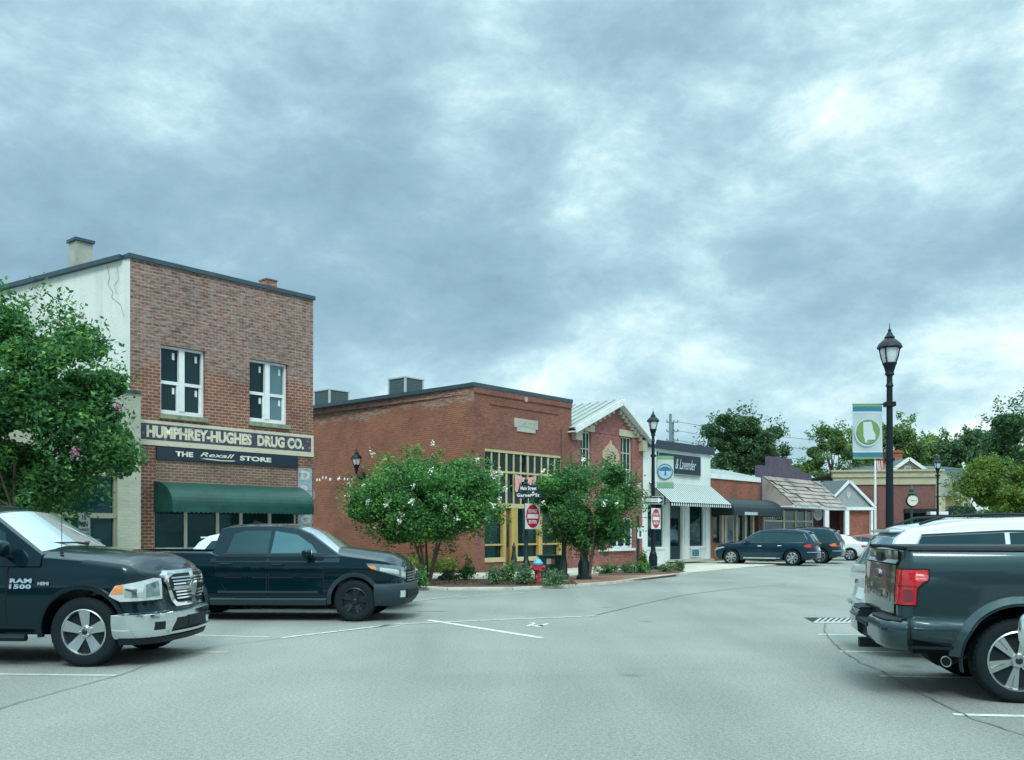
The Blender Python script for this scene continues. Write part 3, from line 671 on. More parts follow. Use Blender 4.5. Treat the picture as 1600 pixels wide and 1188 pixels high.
ac_unit(606.5, 662, 592.5, 615, 45.5, 'grey air unit on the brick corner building roof, the right one of two')
ac_unit(490.5, 545.5, 611.5, 636, 50.5, 'grey air unit on the roof, right beside the drug store wall')
# ---------------------------------------------------------------- B3: rose brick gabled building
def gabled_building():
    s0 = SL(893)+.02; s1 = SL(1004.5); X = lambda px: SL(px)-s0; W = s1-s0
    e = bldg('gabled_building', s0, 'rose brick building with grey metal gable roof and an ornate cream plaque')
    ze = 6.25; pk = 7.62; xm = X(962)
    wl = (X(907.5), X(923.5), 3.0, ZL(915, 674)); wr = (X(970), X(987.5), 3.0, ZL(978, 682.5)); lo = (X(955), X(989), ZL(960, 857), ZL(960, 808))
    mb = MB(); wall_holes(mb, 0, W, 0, ze-.25, [wl, wr, lo], depth=.25)
    mb.add([(0, 0, ze-.25), (W, 0, ze-.25), (W, 0, ze-.1), (xm, 0, pk-.12), (0, 0, ze-.1)], [(0, 1, 2, 3, 4)])
    mb.build('wall', M['brick3'], e)
    mb = MB(); Dp = 14; shell(mb, [(0, 0), (0, Dp), (W, Dp), (W, 0)], 0, ze-.15, skip=(3,)); mb.build('rear_wall', M['brick3'], e)
    rm = mat('roof_metal', (.31, .36, .35), .55, metal=.1, noise=.12)
    ov = .45; oy = .4; mb = MB(); zl = ze-.12; zr_ = ze-.12
    for (xa, za, xb, zb) in ((-.25, zl-.06, xm, pk), (W+.35, zr_-.1, xm, pk)):
        mb.quad((xa, -oy, za), (xb, -oy, zb), (xb, Dp, zb), (xa, Dp, za)); mb.quad((xa, -oy, za-.05), (xb, -oy, zb-.05), (xb, Dp, zb-.05), (xa, Dp, za-.05))
        for k in range(32):   # standing seams run from ridge to eave
            y = -oy+.02+k*.45
            if y < Dp: mb.bar((xa, y, za+.025), (xb, y, zb+.025), .03, .05)
    mb.build('roof', rm, e)
    tm = M['white']; mb = MB()
    mb.bar((-.3, -oy-.03, zl-.18), (xm, -oy-.03, pk-.10), .06, .26); mb.bar((W+.42, -oy-.03, zr_-.24), (xm, -oy-.03, pk-.10), .06, .26)
    mb.bar((-.3, -oy/2, zl-.26), (xm-.02, -oy/2, pk-.2), .4, .03); mb.bar((W+.42, -oy/2, zr_-.32), (xm+.02, -oy/2, pk-.2), .4, .03)
    mb.build('gable_trim', tm, e)
    mb = MB()   # stepped corbels under the rakes
    for side_, (xa, za, xb, zb) in ((0, (0, zl-.12, xm, pk-.15)), (1, (W, zr_-.12, xm, pk-.15))):
        for k in range(9):
            t = (k+.5)/9.5; x = xa+(xb-xa)*t; z = za+(zb-za)*t-.22; mb.box(x-.10, x+.10, -.14, -.001, z-.12, z+.10)
    mb.box(-.02, .4, -.25, -.001, zl-.55, zl-.15); mb.box(W-.35, W+.02, -.25, -.001, zr_-.7, zr_-.2)
    mb.build('corbels', mat('corbel_tan', (.42, .40, .30), .8), e)
    cr = mat('lintel_cream', (.46, .46, .35), .8, noise=.15)
    for (a, b, c, d) in (wl, wr):
        window(e, a+.004, b-.004, c+.004, d-.004, .12, mat('sash_cream', (.50, .54, .44), .6), M['glass_green'], nx=3, nz=4, fw=.07, mw=.04)
        mb = MB(); mb.box(a-.15, b+.22, -.05, -.001, d, d+.30); mb.build('lintel', cr, e)
    # ornate plaque (scrolled outline)
    cx, cz = X(953), ZL(953, 714); rx, rz = (X(966)-X(940))/2, .57
    pts = []
    for k in range(48):
        t = 2*math.pi*k/48; q = 1+.10*math.cos(4*t)+.05*math.cos(8*t+.6)+.03*math.sin(12*t)
        x = math.copysign(abs(math.cos(t))**.6, math.cos(t)); z = math.copysign(abs(math.sin(t))**.6, math.sin(t)); pts.append((cx+rx*x*q*.86, cz+rz*z*q*.86))
    mb = MB(); mb.prism(pts, lambda a, b, d: (a, d, b), -.08, -.002)
    mb.prism([(cx-.14, cz+rz*.85), (cx, cz+rz*1.3), (cx+.14, cz+rz*.85)], lambda a, b, d: (a, d, b), -.07, -.002)
    pl = mb.build('ornate_plaque', mat('plaque_cream', (.44, .36, .25), .8, noise=.2, nscale=8), e)
    mb = MB()
    for dz, ww in ((.28, .5), (.12, .62), (-.05, .55), (-.2, .6)): mb.box(cx-rx*ww, cx+rx*ww, -.086, -.081, cz+dz*.8-.02, cz+dz*.8+.025)
    mb.build('carved_lines', mat('plaque_line', (.36, .30, .2), .8), pl)
    # ground floor: white framed shop window, dark doorway, planter
    window(e, lo[0]+.004, lo[1]-.004, lo[2]+.004, lo[3]-.004, .1, M['white'], M['glass_green'], nx=3, nz=1, fw=.1, mw=.12)
    mb = MB(); mb.box(X(935), X(990), -.12, -.002, lo[2]-.12, lo[2]); mb.build('sill', M['white'], e)
gabled_building()
# ---------------------------------------------------------------- B4: white shop with striped awning
def white_shop():
    s0 = SL(1004.5)+.02; X = lambda px: SL(px)-s0; W = SL(1110)-s0; H = 5.85
    e = bldg('white_shop', s0, 'white painted shop with dark name board and black and white striped awning')
    dr = (X(1047), X(1066.5), .15, ZL(1050, 778)); w2 = (X(1077.5), X(1098.5), ZL(1085, 853.5), ZL(1085, 778)); w1 = (X(1012), X(1036), ZL(1020, 855), ZL(1020, 778)); tall = (X(1010.5), X(1016), ZL(1012, 774), ZL(1012, 750))
    wm = mat('white_wall', (.64, .71, .68), .7, noise=.12, nscale=1.0)
    mb = MB(); wall_holes(mb, 0, W, 0, H, [dr, w1, w2], depth=.25); mb.build('wall', wm, e)
    mb = MB(); shell(mb, [(0, 0), (0, 14), (W, 14), (W, 0)], 0, H, skip=(3,)); mb.quad((0, 0, H-.2), (W, 0, H-.2), (W, 14, H-.2), (0, 14, H-.2)); mb.build('rear_wall', wm, e)
    mb = MB(); mb.box(-.05, W+.25, -.12, .3, H-.18, H+.22); mb.box(W-.1, W+.24, .3, 14, H-.17, H+.2); mb.build('parapet_cap', mat('cap_navy', (.02, .035, .055), .5), e)
    mb = MB()
    for px in (1006, 1041, 1072, 1104): mb.box(X(px)-.16, X(px)+.16, -.05, -.001, .15, ZL(1050, 779))
    mb.box(.02, X(1043), -.04, -.002, w1[2]-.12, w1[2]); mb.box(X(1070), X(1102), -.04, -.002, w2[2]-.12, w2[2]); mb.build('pilasters', M['white'], e)
    for q in (w1, w2): window(e, q[0]+.004, q[1]-.004, q[2]+.004, q[3]-.004, .1, mat('frame_teal', (.03, .06, .07), .5), M['glass_green'], fw=.06)
    mb = MB(); mb.box(dr[0]+.004, dr[1]-.004, .14, .2, .15, dr[3]-.004); d = mb.build('door', mat('door_navy', (.012, .035, .05), .4), e)
    mb = MB(); mb.box(dr[0]+.22, dr[1]-.2, .13, .138, .9, 2.3); mb.build('door_glass', M['glass'], d)
    mb = MB(); mb.tube([(dr[0]+.14, .11, 1.0), (dr[0]+.14, .08, 1.15), (dr[0]+.14, .11, 1.3)], .015, 6); mb.build('door_handle', M['chrome'], d)
    mb = MB(); mb.box(dr[0]-.3, X(1092), -.9, -.0, .13, .24); mb.build('doorstep', mat('step_conc', (.42, .42, .36), .9), e)
    mb = MB(); a, b = X(1079), X(1091.5); z1, z0 = ZL(1085, 857), ZL(1085, 871); mb.box(a, b, -.06, -.0405, z0, z1); sg = mb.build('window_poster', M['white'], e)
    mb = MB(); mb.box(a+.06, b-.06, -.066, -.0605, z0+.06, z1-.06); mb.build('poster_face', mat('poster_blue', (.06, .2, .3), .6, noise=.4, nscale=12), sg)
    # name board
    a, b = X(1026), X(1092.5); z1, z0 = ZL(1092, 713.5), ZL(1092, 745.5)
    mb = MB(); mb.box(a, b, -.09, -.001, z0, z1); nb = mb.build('name_board', mat('board_navy', (.008, .02, .035), .5), e)
    mb = MB(); t = .05
    for q in ((a, b, z0, z0+t), (a, b, z1-t, z1), (a, a+t, z0+t, z1-t), (b-t, b, z0+t, z1-t)): mb.box(q[0], q[1], -.11, -.091, q[2], q[3])
    mb.build('board_frame', mat('board_frame', (.2, .28, .32), .5), nb)
    text('lettering', '& Lavender', (X(1053), X(1085), z0+.3, z1-.25), front_plane(-.094), mat('letter_pale', (.5, .6, .62), .6), nb, bold=.0, shear=.4)
    # striped shed awning
    za, zb = ZL(1060, 756.5), ZL(1012, 756.5); ztop = 4.02; xa, xb = X(1014), W+.02; out = 1.25; zlo = ztop-1.0
    n = 56; wh = MB(); bk = MB()
    for i in range(n):
        p = xa+(xb-xa)*i/n; q = xa+(xb-xa)*(i+1)/n; m_ = bk if i % 2 else wh
        m_.quad((p, -.02, ztop), (q, -.02, ztop), (q, -out, zlo), (p, -out, zlo))
        m_.quad((p, -out, zlo), (q, -out, zlo), (q, -out, zlo-.17), (p, -out, zlo-.17)); m_.quad((p, -.02, ztop-.02), (q, -.02, ztop-.02), (q, -out+.01, zlo-.02), (p, -out+.01, zlo-.02))
    aw = wh.build('awning', mat('awning_white', (.60, .68, .66), .6), e)
    bk.build('awning_stripes', mat('awning_stripe', (.03, .06, .07), .6), aw)
    mb = MB(); mb.bar((xa, -.02, ztop-.03), (xa, -out, zlo-.02), .03, .03); mb.bar((xb, -.02, ztop-.03), (xb, -out, zlo-.02), .03, .03); mb.bar((xa, -out, zlo-.02), (xb, -out, zlo-.02), .03, .03)
    mb.bar((xa, -.0, zlo-.02), (xa, -out, zlo-.02), .03, .03); mb.bar((xb, -.0, zlo-.02), (xb, -out, zlo-.02), .03, .03)
    mb.build('awning_rods', M['iron'], aw)
white_shop()
# ---------------------------------------------------------------- B5: low brick shop with black awning
def low_shop():
    s0 = SL(1110)+.02; X = lambda px: SL(px)-s0; W = SL(1187)-s0; H = 4.72
    e = bldg('low_brick_shop', s0, 'low orange brick shop with long black awning beside the white shop')
    op = (.25, W-.1, .15, 2.95)
    mb = MB(); wall_holes(mb, 0, W, 0, 4.45, [op], depth=.5); shell(mb, [(0, 0), (0, 14), (W, 14), (W, 0)], 0, 4.45, skip=(3,)); mb.build('wall', M['brick5'], e)
    mb = MB(); mb.box(0, W, -.08, .3, 4.45, 4.72); mb.build('fascia', M['white'], e)
    mb = MB(); mb.quad((0, -.05, 4.73), (W, -.05, 4.73), (W, 2.2, 5.25), (0, 2.2, 5.25)); mb.quad((0, 2.2, 5.25), (W, 2.2, 5.25), (W, 14, 5.0), (0, 14, 5.0)); mb.build('roof', mat('flashing', (.25, .30, .29), .6, noise=.2), e)
    # storefront pieces
    fm = M['cream']; mb = MB()
    for px in (1132, 1137, 1154.5, 1168, 1180): mb.box(X(px)-.11, X(px)+.11, .1, .3, .15, 2.94)
    mb.box(.26, W-.11, .14, .24, 2.65, 2.75); f = mb.build('storefront_frame', fm, e)
    g = MB(); g.box(.26, W-.11, .26, .27, .16, 2.93); g.build('pane', M['glass_green'], f)
    mb = MB(); mb.box(.255, X(1130), .02, .2, .15, 1.0); mb.box(X(1157), X(1180), .02, .22, .15, .75); mb.build('stall_riser', M['brick5'], e)
    mb = MB(); mb.box(X(1137)+.13, X(1153)-.13, .16, .2, .15, 2.6); d = mb.build('door', mat('door_pale', (.35, .38, .36), .5), e)
    mb = MB(); mb.box(X(1137)+.3, X(1153)-.3, .15, .158, .8, 2.4); mb.build('door_glass', M['glass'], d)
    zt, out, zb = 3.45, 1.3, 2.72; xa, xb = .12, W+.25; n = 6
    mb = MB(); arc = [(-out*math.sin(R(90*i/n))*1.0, zb+(zt-zb)*math.cos(R(90*i/n))) for i in range(n+1)]
    for i in range(n): mb.quad((xa, *arc[i]), (xb, *arc[i]), (xb, *arc[i+1]), (xa, *arc[i+1]))
    for x in (xa, xb): mb.add([(x, 0, zb)]+[(x, *q) for q in arc], [(0, i+1, i+2) for i in range(n)])
    mb.quad((xa, -out, zb), (xb, -out, zb), (xb, -out, zb-.25), (xa, -out, zb-.25)); mb.quad((xa, 0, zb), (xa, -out, zb), (xa, -out, zb-.25), (xa, 0, zb-.25)); mb.quad((xb, 0, zb), (xb, -out, zb), (xb, -out, zb-.25), (xb, 0, zb-.25))
    aw = mb.build('awning', mat('awning_black', (.006, .02, .028), .6), e, smooth=30)
    xo = lambda px: SL(px, out)-s0
    mb = MB(); mb.box(xo(1163), xo(1184), -out-.012, -out-.004, zb-.22, zb-.04); mb.build('awning_label', mat('label_grey', (.16, .22, .24), .7), aw)
    text('lettering', 'SPEAKEASY', (xo(1163.5), xo(1183.5), zb-.20, zb-.06), front_plane(-out-.016), mat('label_white', (.7, .74, .74), .6), aw, bold=.03)
low_shop()
# ---------------------------------------------------------------- B6: purple parapet, shingle canopy
def purple_shop():
    s0 = SL(1187)+.02; X = lambda px: SL(px)-s0; W = SL(1268)-s0
    e = bldg('purple_shop', s0, 'purple parapet shop with a weathered shingle canopy over its front')
    pm = mat('purple_paint', (.085, .068, .105), .8, noise=.35, nscale=2)
    a, b = X(1203), X(1237); H = 5.45; H2 = 6.05
    mb = MB(); pts = [(0, 0), (W, 0), (W, H-.15), (b+1.4, H-.15), (b+1.2, H+.15), (b, H+.15), (b, H2), (a, H2), (a, H), (0, H)]
    mb.prism(pts, lambda p, q, d: (p, d, q), 0, .3); mb.build('wall', pm, e)
    mb = MB(); shell(mb, [(0, .3), (0, 14), (W, 14), (W, .3)], 0, 4.6, skip=(3,)); mb.quad((0, .3, 4.6), (W, .3, 4.6), (W, 14, 4.6), (0, 14, 4.6)); mb.build('rear_wall', M['brick8'], e)
    # canopy: rows of overlapping shakes with missing / dark patches
    sm = mat('shingle', (.30, .27, .235), .9, noise=.45, nscale=1.0, dirt=(.09, .07, .10))
    zt, zb, out = 4.85, 3.15, 1.9; rows = 7; mb = MB(); rnd = random.Random(4); xa, xb = .3, W+.9
    for r in range(rows):
        t0, t1 = r/rows, (r+1)/rows+.05; x = xa
        while x < xb:
            wd = rnd.uniform(.16, .34); j = rnd.uniform(-.02, .02)
            y0, z0 = -out*t0, zt-(zt-zb)*t0; y1, z1 = -out*(t1+j*.5), zt-(zt-zb)*(t1+j*.5)
            if rnd.random() > .03: mb.quad((x, y0-.01, z0+.0), (min(x+wd, xb), y0-.01, z0), (min(x+wd, xb), y1-.02, z1+.07), (x, y1-.02, z1+.07))
            x += wd+.008
    mb.quad((xa, 0, zt-.03), (xb, 0, zt-.03), (xb, -out, zb-.03), (xa, -out, zb-.03))
    mb.add([(xa, 0, zt-.03), (xa, -out, zb-.03), (xa, 0, zb-.03)], [(0, 1, 2)]); mb.add([(xb, 0, zt-.03), (xb, -out, zb-.03), (xb, 0, zb-.03)], [(0, 1, 2)])
    cn = mb.build('shingle_canopy', sm, e)
    mb = MB(); mb.box(xa-.02, xb+.02, -out-.05, -out+.05, zb-.17, zb-.0); mb.box(xa, xb, -out+.05, .0-.001, zb-.12, zb-.05); mb.build('fascia', M['white'], cn)
    mb = MB(); fr = [(X(1192), X(1222)), (X(1224), X(1240)), (X(1243), X(1256)), (X(1258), W-.1)]
    for p, q in fr: mb.box(p-.09, p, -.1, -.001, .15, 2.9); mb.box(q, q+.09, -.1, -.001, .15, 2.9); mb.box(p, q, -.1, -.001, 2.2, 2.3)
    f = mb.build('storefront_frame', M['cream'], e)
    g = MB()
    for p, q in fr: g.box(p+.01, q-.01, -.05, -.04, .6, 2.2); g.box(p+.01, q-.01, -.05, -.04, 2.3, 2.85)
    g.build('pane', M['glass_green'], f)
    mb = MB()
    for i in range(9): x = X(1192)+.1+i*(X(1222)-X(1192)-.2)/8; mb.box(x-.03, x+.03, -.14, -.11, 2.35, 2.95)
    mb.build('spindles', mat('spindle', (.42, .44, .42), .6), e)
    mb = MB(); mb.lathe([(.62, -.03), (.62, .03)], n=24, M=Matrix.Translation((X(1246), -1.3, 2.68)) @ Matrix.Rotation(R(90), 4, 'X') @ Matrix.Diagonal((1, .62, 1, 1))); sg = mb.build('oval_sign', mat('oval_sign', (.46, .45, .40), .7, noise=.35, nscale=9), e)
    mb = MB(); mb.lathe([(.52, -.04), (.52, -.035)], n=24, M=Matrix.Translation((X(1246), -1.3, 2.68)) @ Matrix.Rotation(R(90), 4, 'X') @ Matrix.Diagonal((1, .55, -1, 1))); mb.build('sign_face', mat('oval_face', (.30, .32, .28), .7, noise=.4, nscale=14), sg)
purple_shop()
# ---------------------------------------------------------------- B7: little gabled porch building with white posts (faces the camera)
def pt(px, Y, py=None): return ((px-CX)/F*Y, Y, EYE+(HY-(py if py is not None else HY))*Y/F)
def porch_building():
    Y0 = 62.0; sc_ = Y0/F
    xl, xr = (1285-CX)*sc_, (1366.5-CX)*sc_; cx = (xl+xr)/2
    e = empty('porch_building', (cx, Y0, 0), R(6), 'small brick building with grey shingled gable and white posts', 'building')
    hw = (xr-xl)/2; ze = EYE+37*sc_; pk = EYE+78*sc_; D = 9.0
    gm = mat('gable_grey', (.28, .33, .35), .8, noise=.12)
    mb = MB(); mb.add([(-hw+.15, 0, ze), (hw-.15, 0, ze), (0, 0, pk-.12)], [(0, 1, 2)]); g = mb.build('gable', gm, e)
    mb = MB(); mb.prism([(-.0, pk-1.25), (.14, pk-.95), (.13, pk-.72), (-.13, pk-.72), (-.14, pk-.95)], lambda a, b, d: (a, d, b), -.04, -.002); mb.build('gable_emblem', mat('emblem', (.42, .46, .46), .7), g)
    mb = MB(); mb.bar((-hw-.1, -.1, ze-.02), (0, -.1, pk), .2, .16); mb.bar((hw+.1, -.1, ze-.02), (0, -.1, pk), .2, .16); mb.box(-hw-.05, hw+.05, -.15, .1, ze-.18, ze+.02); mb.build('gable_trim', M['white'], e)
    rm = mat('shingle_grey', (.085, .11, .125), .9, noise=.2, nscale=4); mb = MB()
    mb.quad((-hw-.25, -.2, ze), (0, -.2, pk+.08), (-3.9, D+6, pk+.08), (-hw-5.2, D+6, ze)); mb.quad((hw+.25, -.2, ze), (0, -.2, pk+.08), (-3.9, D+6, pk+.08), (hw-2.2, D+6, ze)); mb.build('roof', rm, e)
    mb = MB()
    for x in (-hw+.2, -hw+.85+.75, hw-.15): mb.box(x-.14 if x < 0 else x-.07, x+.14 if x < 0 else x+.07, -.12, .12, 0, ze-.18)
    mb.build('post', M['white'], e)
    mb = MB(); mb.box(-.1, hw-.25, .15, D, 0, ze-.2); mb.build('wall', brick('brick_porch', (.30, .10, .06), (.25, .085, .05), (.25, .12, .09)), e)
    mb = MB(); mb.box(-hw+.2, -.1, 1.2, D, 0, ze-.2); mb.build('porch_wall', mat('porch_maroon', (.07, .03, .045), .8), e)
porch_building()
# ---------------------------------------------------------------- B8: bank with cream cornice, clock
def bank():
    Y0 = 76.0; k = Y0/F; x0, x1 = (1302-CX)*k, (1462-CX)*k; W = x1-x0; H = EYE+94*k
    e = empty('bank_building', (x0, Y0, 0), R(-7), 'maroon brick corner bank with wide cream cornice', 'building')
    hole = (W*.66, W*.93, .2, EYE+33*k)
    mb = MB(); wall_holes(mb, 0, W-.4, 0, H-1.15, [hole], depth=.5); mb.quad((0, 0, 0), (0, 14, 0), (0, 14, H-1), (0, 0, H-1)); mb.quad((0, 14, 0), (W, 14, 0), (W, 14, H-1), (0, 14, H-1)); mb.build('wall', M['brick8'], e)
    cm = mat('cornice_cream', (.40, .38, .26), .75, noise=.12); mb = MB()
    mb.box(0, W, -.12, .3, H-1.15, H-.55); mb.box(-.1, W+.1, -.25, .3, H-.549, H-.1); mb.box(-.2, W+.2, -.4, .3, H-.099, H+.05); mb.box(W-.3, W+.05, .3, 14, H-1.15, H-.1)
    mb.box(W-.4, W, -.1, .4, 0, H-1.151); mb.box(W+.12, W+.45, .3, .7, 0, H-.3); mb.build('cornice', cm, e)
    mb = MB(); mb.quad((W, .4, 0), (W, 14, 0), (W, 14, H-1), (W, .4, H-1)); mb.quad((0, .2, H-.1), (W, .2, H-.1), (W, 14, H-.1), (0, 14, H-.1)); mb.build('side_wall', cm, e)
    n = 6; mb = MB()
    for i in range(n+1): x = hole[0]+(hole[1]-hole[0])*i/n; mb.box(x-.04, x+.04, .2, .3, hole[2], hole[3])
    mb.box(hole[0], hole[1], .2, .3, 1.9, 2.0); f = mb.build('storefront_frame', M['plastic'], e); g = MB(); g.box(hole[0], hole[1], .3, .31, hole[2], hole[3]); g.build('pane', M['glass_green'], f)
    mb = MB(); mb.box(W*.86, W*1.02, -1.3, -.0, 2.95, 3.2); mb.build('canopy', M['white'], e)
    mb = MB(); mb.box(W*.84, W*1.03, -1.35, -.0, 2.88, 2.945); mb.box(W*.66, W*.95, -.3, -.001, 3.1, 3.45); mb.build('canopy_soffit', M['dark'], e)
    mb = MB(); mb.box(W+.1, W+3.2, .5, 3, 2.5, 2.75); mb.build('side_canopy', M['white'], e)
    mb = MB(); mb.prism([(W+.1, 2.76), (W+3.1, 2.76), (W+2.8, 3.6), (W+1.0, 3.7)], lambda a, b, d: (a, d, b), .5, 3); mb.build('side_awning', M['paint_black'], e)
    # street clock in front
    X, Y, Z = pt(1425, 71, 782.5); c = empty('street_clock', (X, Y, 0), R(-3), 'round white street clock with dark rim on a green post, before the bank', 'clock')
    mb = MB(); mb.tube([(0, .1, 0), (0, .1, Z-.4)], .09, 8); mb.lathe([(.26, 0), (.2, .4), (.12, .7)], (0, .1, 0), 10); mb.lathe([(.28, 0), (.35, .12), (.16, .25), (.2, .4), (.03, .75)], (0, .05, Z+.42), 12); mb.build('post', mat('clock_green', (.015, .05, .04), .5), c)
    rot = Matrix.Rotation(R(90), 4, 'X')
    mb = MB(); mb.lathe([(.44, -.12), (.47, -.05), (.47, .12), (.42, .15)], n=28, M=Matrix.Translation((0, 0, Z)) @ rot); mb.build('rim', M['iron'], c)
    mb = MB(); mb.lathe([(.40, -.02), (.40, .02)], n=28, M=Matrix.Translation((0, -.15, Z)) @ rot); f = mb.build('face', mat('clock_face', (.62, .66, .58), .5), c)
    mb = MB(); mb.bar((0, -.18, Z), (-.20, -.18, Z+.06), .02, .035, (0, 1, 0)); mb.bar((0, -.18, Z), (.30, -.18, Z-.02), .02, .025, (0, 1, 0))
    for i in range(12): a = i*math.pi/6; mb.bar((.31*math.sin(a), -.175, Z+.31*math.cos(a)), (.37*math.sin(a), -.175, Z+.37*math.cos(a)), .012, .025, (0, 1, 0))
    mb.build('hands', M['dark'], f)
bank()
# flat grey roofed block behind the bank, left
X, Y, Z = pt(1375, 92, 727); e = empty('grey_roof_house', (X, Y, 0), 0, 'house with a hipped grey roof showing behind the bank cornice', 'building')
mb = MB(); mb.box(-2.6, 2.6, 0, 7, 0, Z-.8); mb.build('wall', M['cream'], e)
mb = MB(); mb.add([(-2.9, -.3, Z-.8), (2.9, -.3, Z-.8), (2.9, 7.3, Z-.8), (-2.9, 7.3, Z-.8), (-1.9, 2.8, Z+.15), (1.9, 2.8, Z+.15)], [(0, 1, 5, 4), (1, 2, 5), (2, 3, 4, 5), (3, 0, 4)]); mb.build('roof', mat('roof_slate', (.07, .095, .105), .8, noise=.2), e)
# ---------------------------------------------------------------- B9: yellow house
def yellow_house():
    Y0 = 92.0; k = Y0/F; c = (1418-CX)*k; ym = mat('siding_yellow', (.52, .46, .27), .75, noise=.1); rm = mat('roof_green_grey', (.085, .125, .125), .85, noise=.2, nscale=3)
    e = empty('yellow_house', (c, Y0, 0), 0, 'yellow gabled house with grey roofs and a red brick chimney behind the bank', 'building')
    pk = EYE+114*k; ev = EYE+86*k; hw = 40*k
    mb = MB(); mb.prism([(-hw, 0), (hw, 0), (hw, ev), (0, pk-.2), (-hw, ev)], lambda a, b, d: (a, d, b), 0, 3); 
    mb.box(hw, 93*k, 2.5, 9, 0, EYE+70*k); mb.prism([(93*k, 0), (93*k, EYE+75*k), (98*k, EYE+100*k), (103*k, EYE+75*k), (108*k, EYE+50*k), (108*k, 0)], lambda a, b, d: (a, d, b), 1.2, 8); mb.build('wall', ym, e)
    mb = MB()
    mb.quad((-hw-.3, -.4, ev-.15), (0, -.4, pk), (0, 6, pk), (-hw-.3, 6, ev-.15)); mb.quad((hw+.3, -.4, ev-.15), (0, -.4, pk), (0, 6, pk), (hw+.3, 6, ev-.15))
    mb.quad((4*k, 6, EYE+110*k), (92*k, 6, EYE+108*k), (80*k, .6, EYE+76*k), (22*k, .6, EYE+80*k)); mb.quad((92*k, 6, EYE+108*k), (100*k, .9, EYE+98*k), (80*k, .5, EYE+70*k), (80*k, .6, EYE+76*k))
    mb.quad((4*k, 6, EYE+110*k), (92*k, 6, EYE+108*k), (95*k, 12, EYE+70*k), (4*k, 12, EYE+70*k)); mb.build('roof', rm, e)
    mb = MB(); mb.bar((-hw-.3, -.45, ev-.25), (0, -.45, pk-.08), .1, .3); mb.bar((hw+.3, -.45, ev-.25), (0, -.45, pk-.08), .1, .3); mb.bar((92*k, .8, EYE+108*k), (107*k, .8, EYE+72*k), .1, .3); mb.build('roof_trim', M['white'], e)
    window(e, -.35, .35, EYE+88*k, EYE+102*k, -.03, M['white'], mat('louvre', (.35, .38, .42), .6), fw=.1); window(e, 84*k, 89*k, EYE+48*k, EYE+62*k, 1.15, M['white'], M['glass'], nx=2, nz=2, fw=.06)
    window(e, 96*k, 104*k, EYE+24*k, EYE+45*k, 1.15, M['white'], M['glass'], nx=2, nz=2)
    mb = MB(); mb.box(-5*k, 20*k, 4.2, 6, pk-1.5, EYE+132*k); mb.box(-7*k, 22*k, 4.1, 6.1, EYE+128*k, EYE+130*k); mb.build('chimney', brick('brick_chim', (.36, .11, .06), (.3, .09, .05), (.3, .15, .1)), e)
yellow_house()
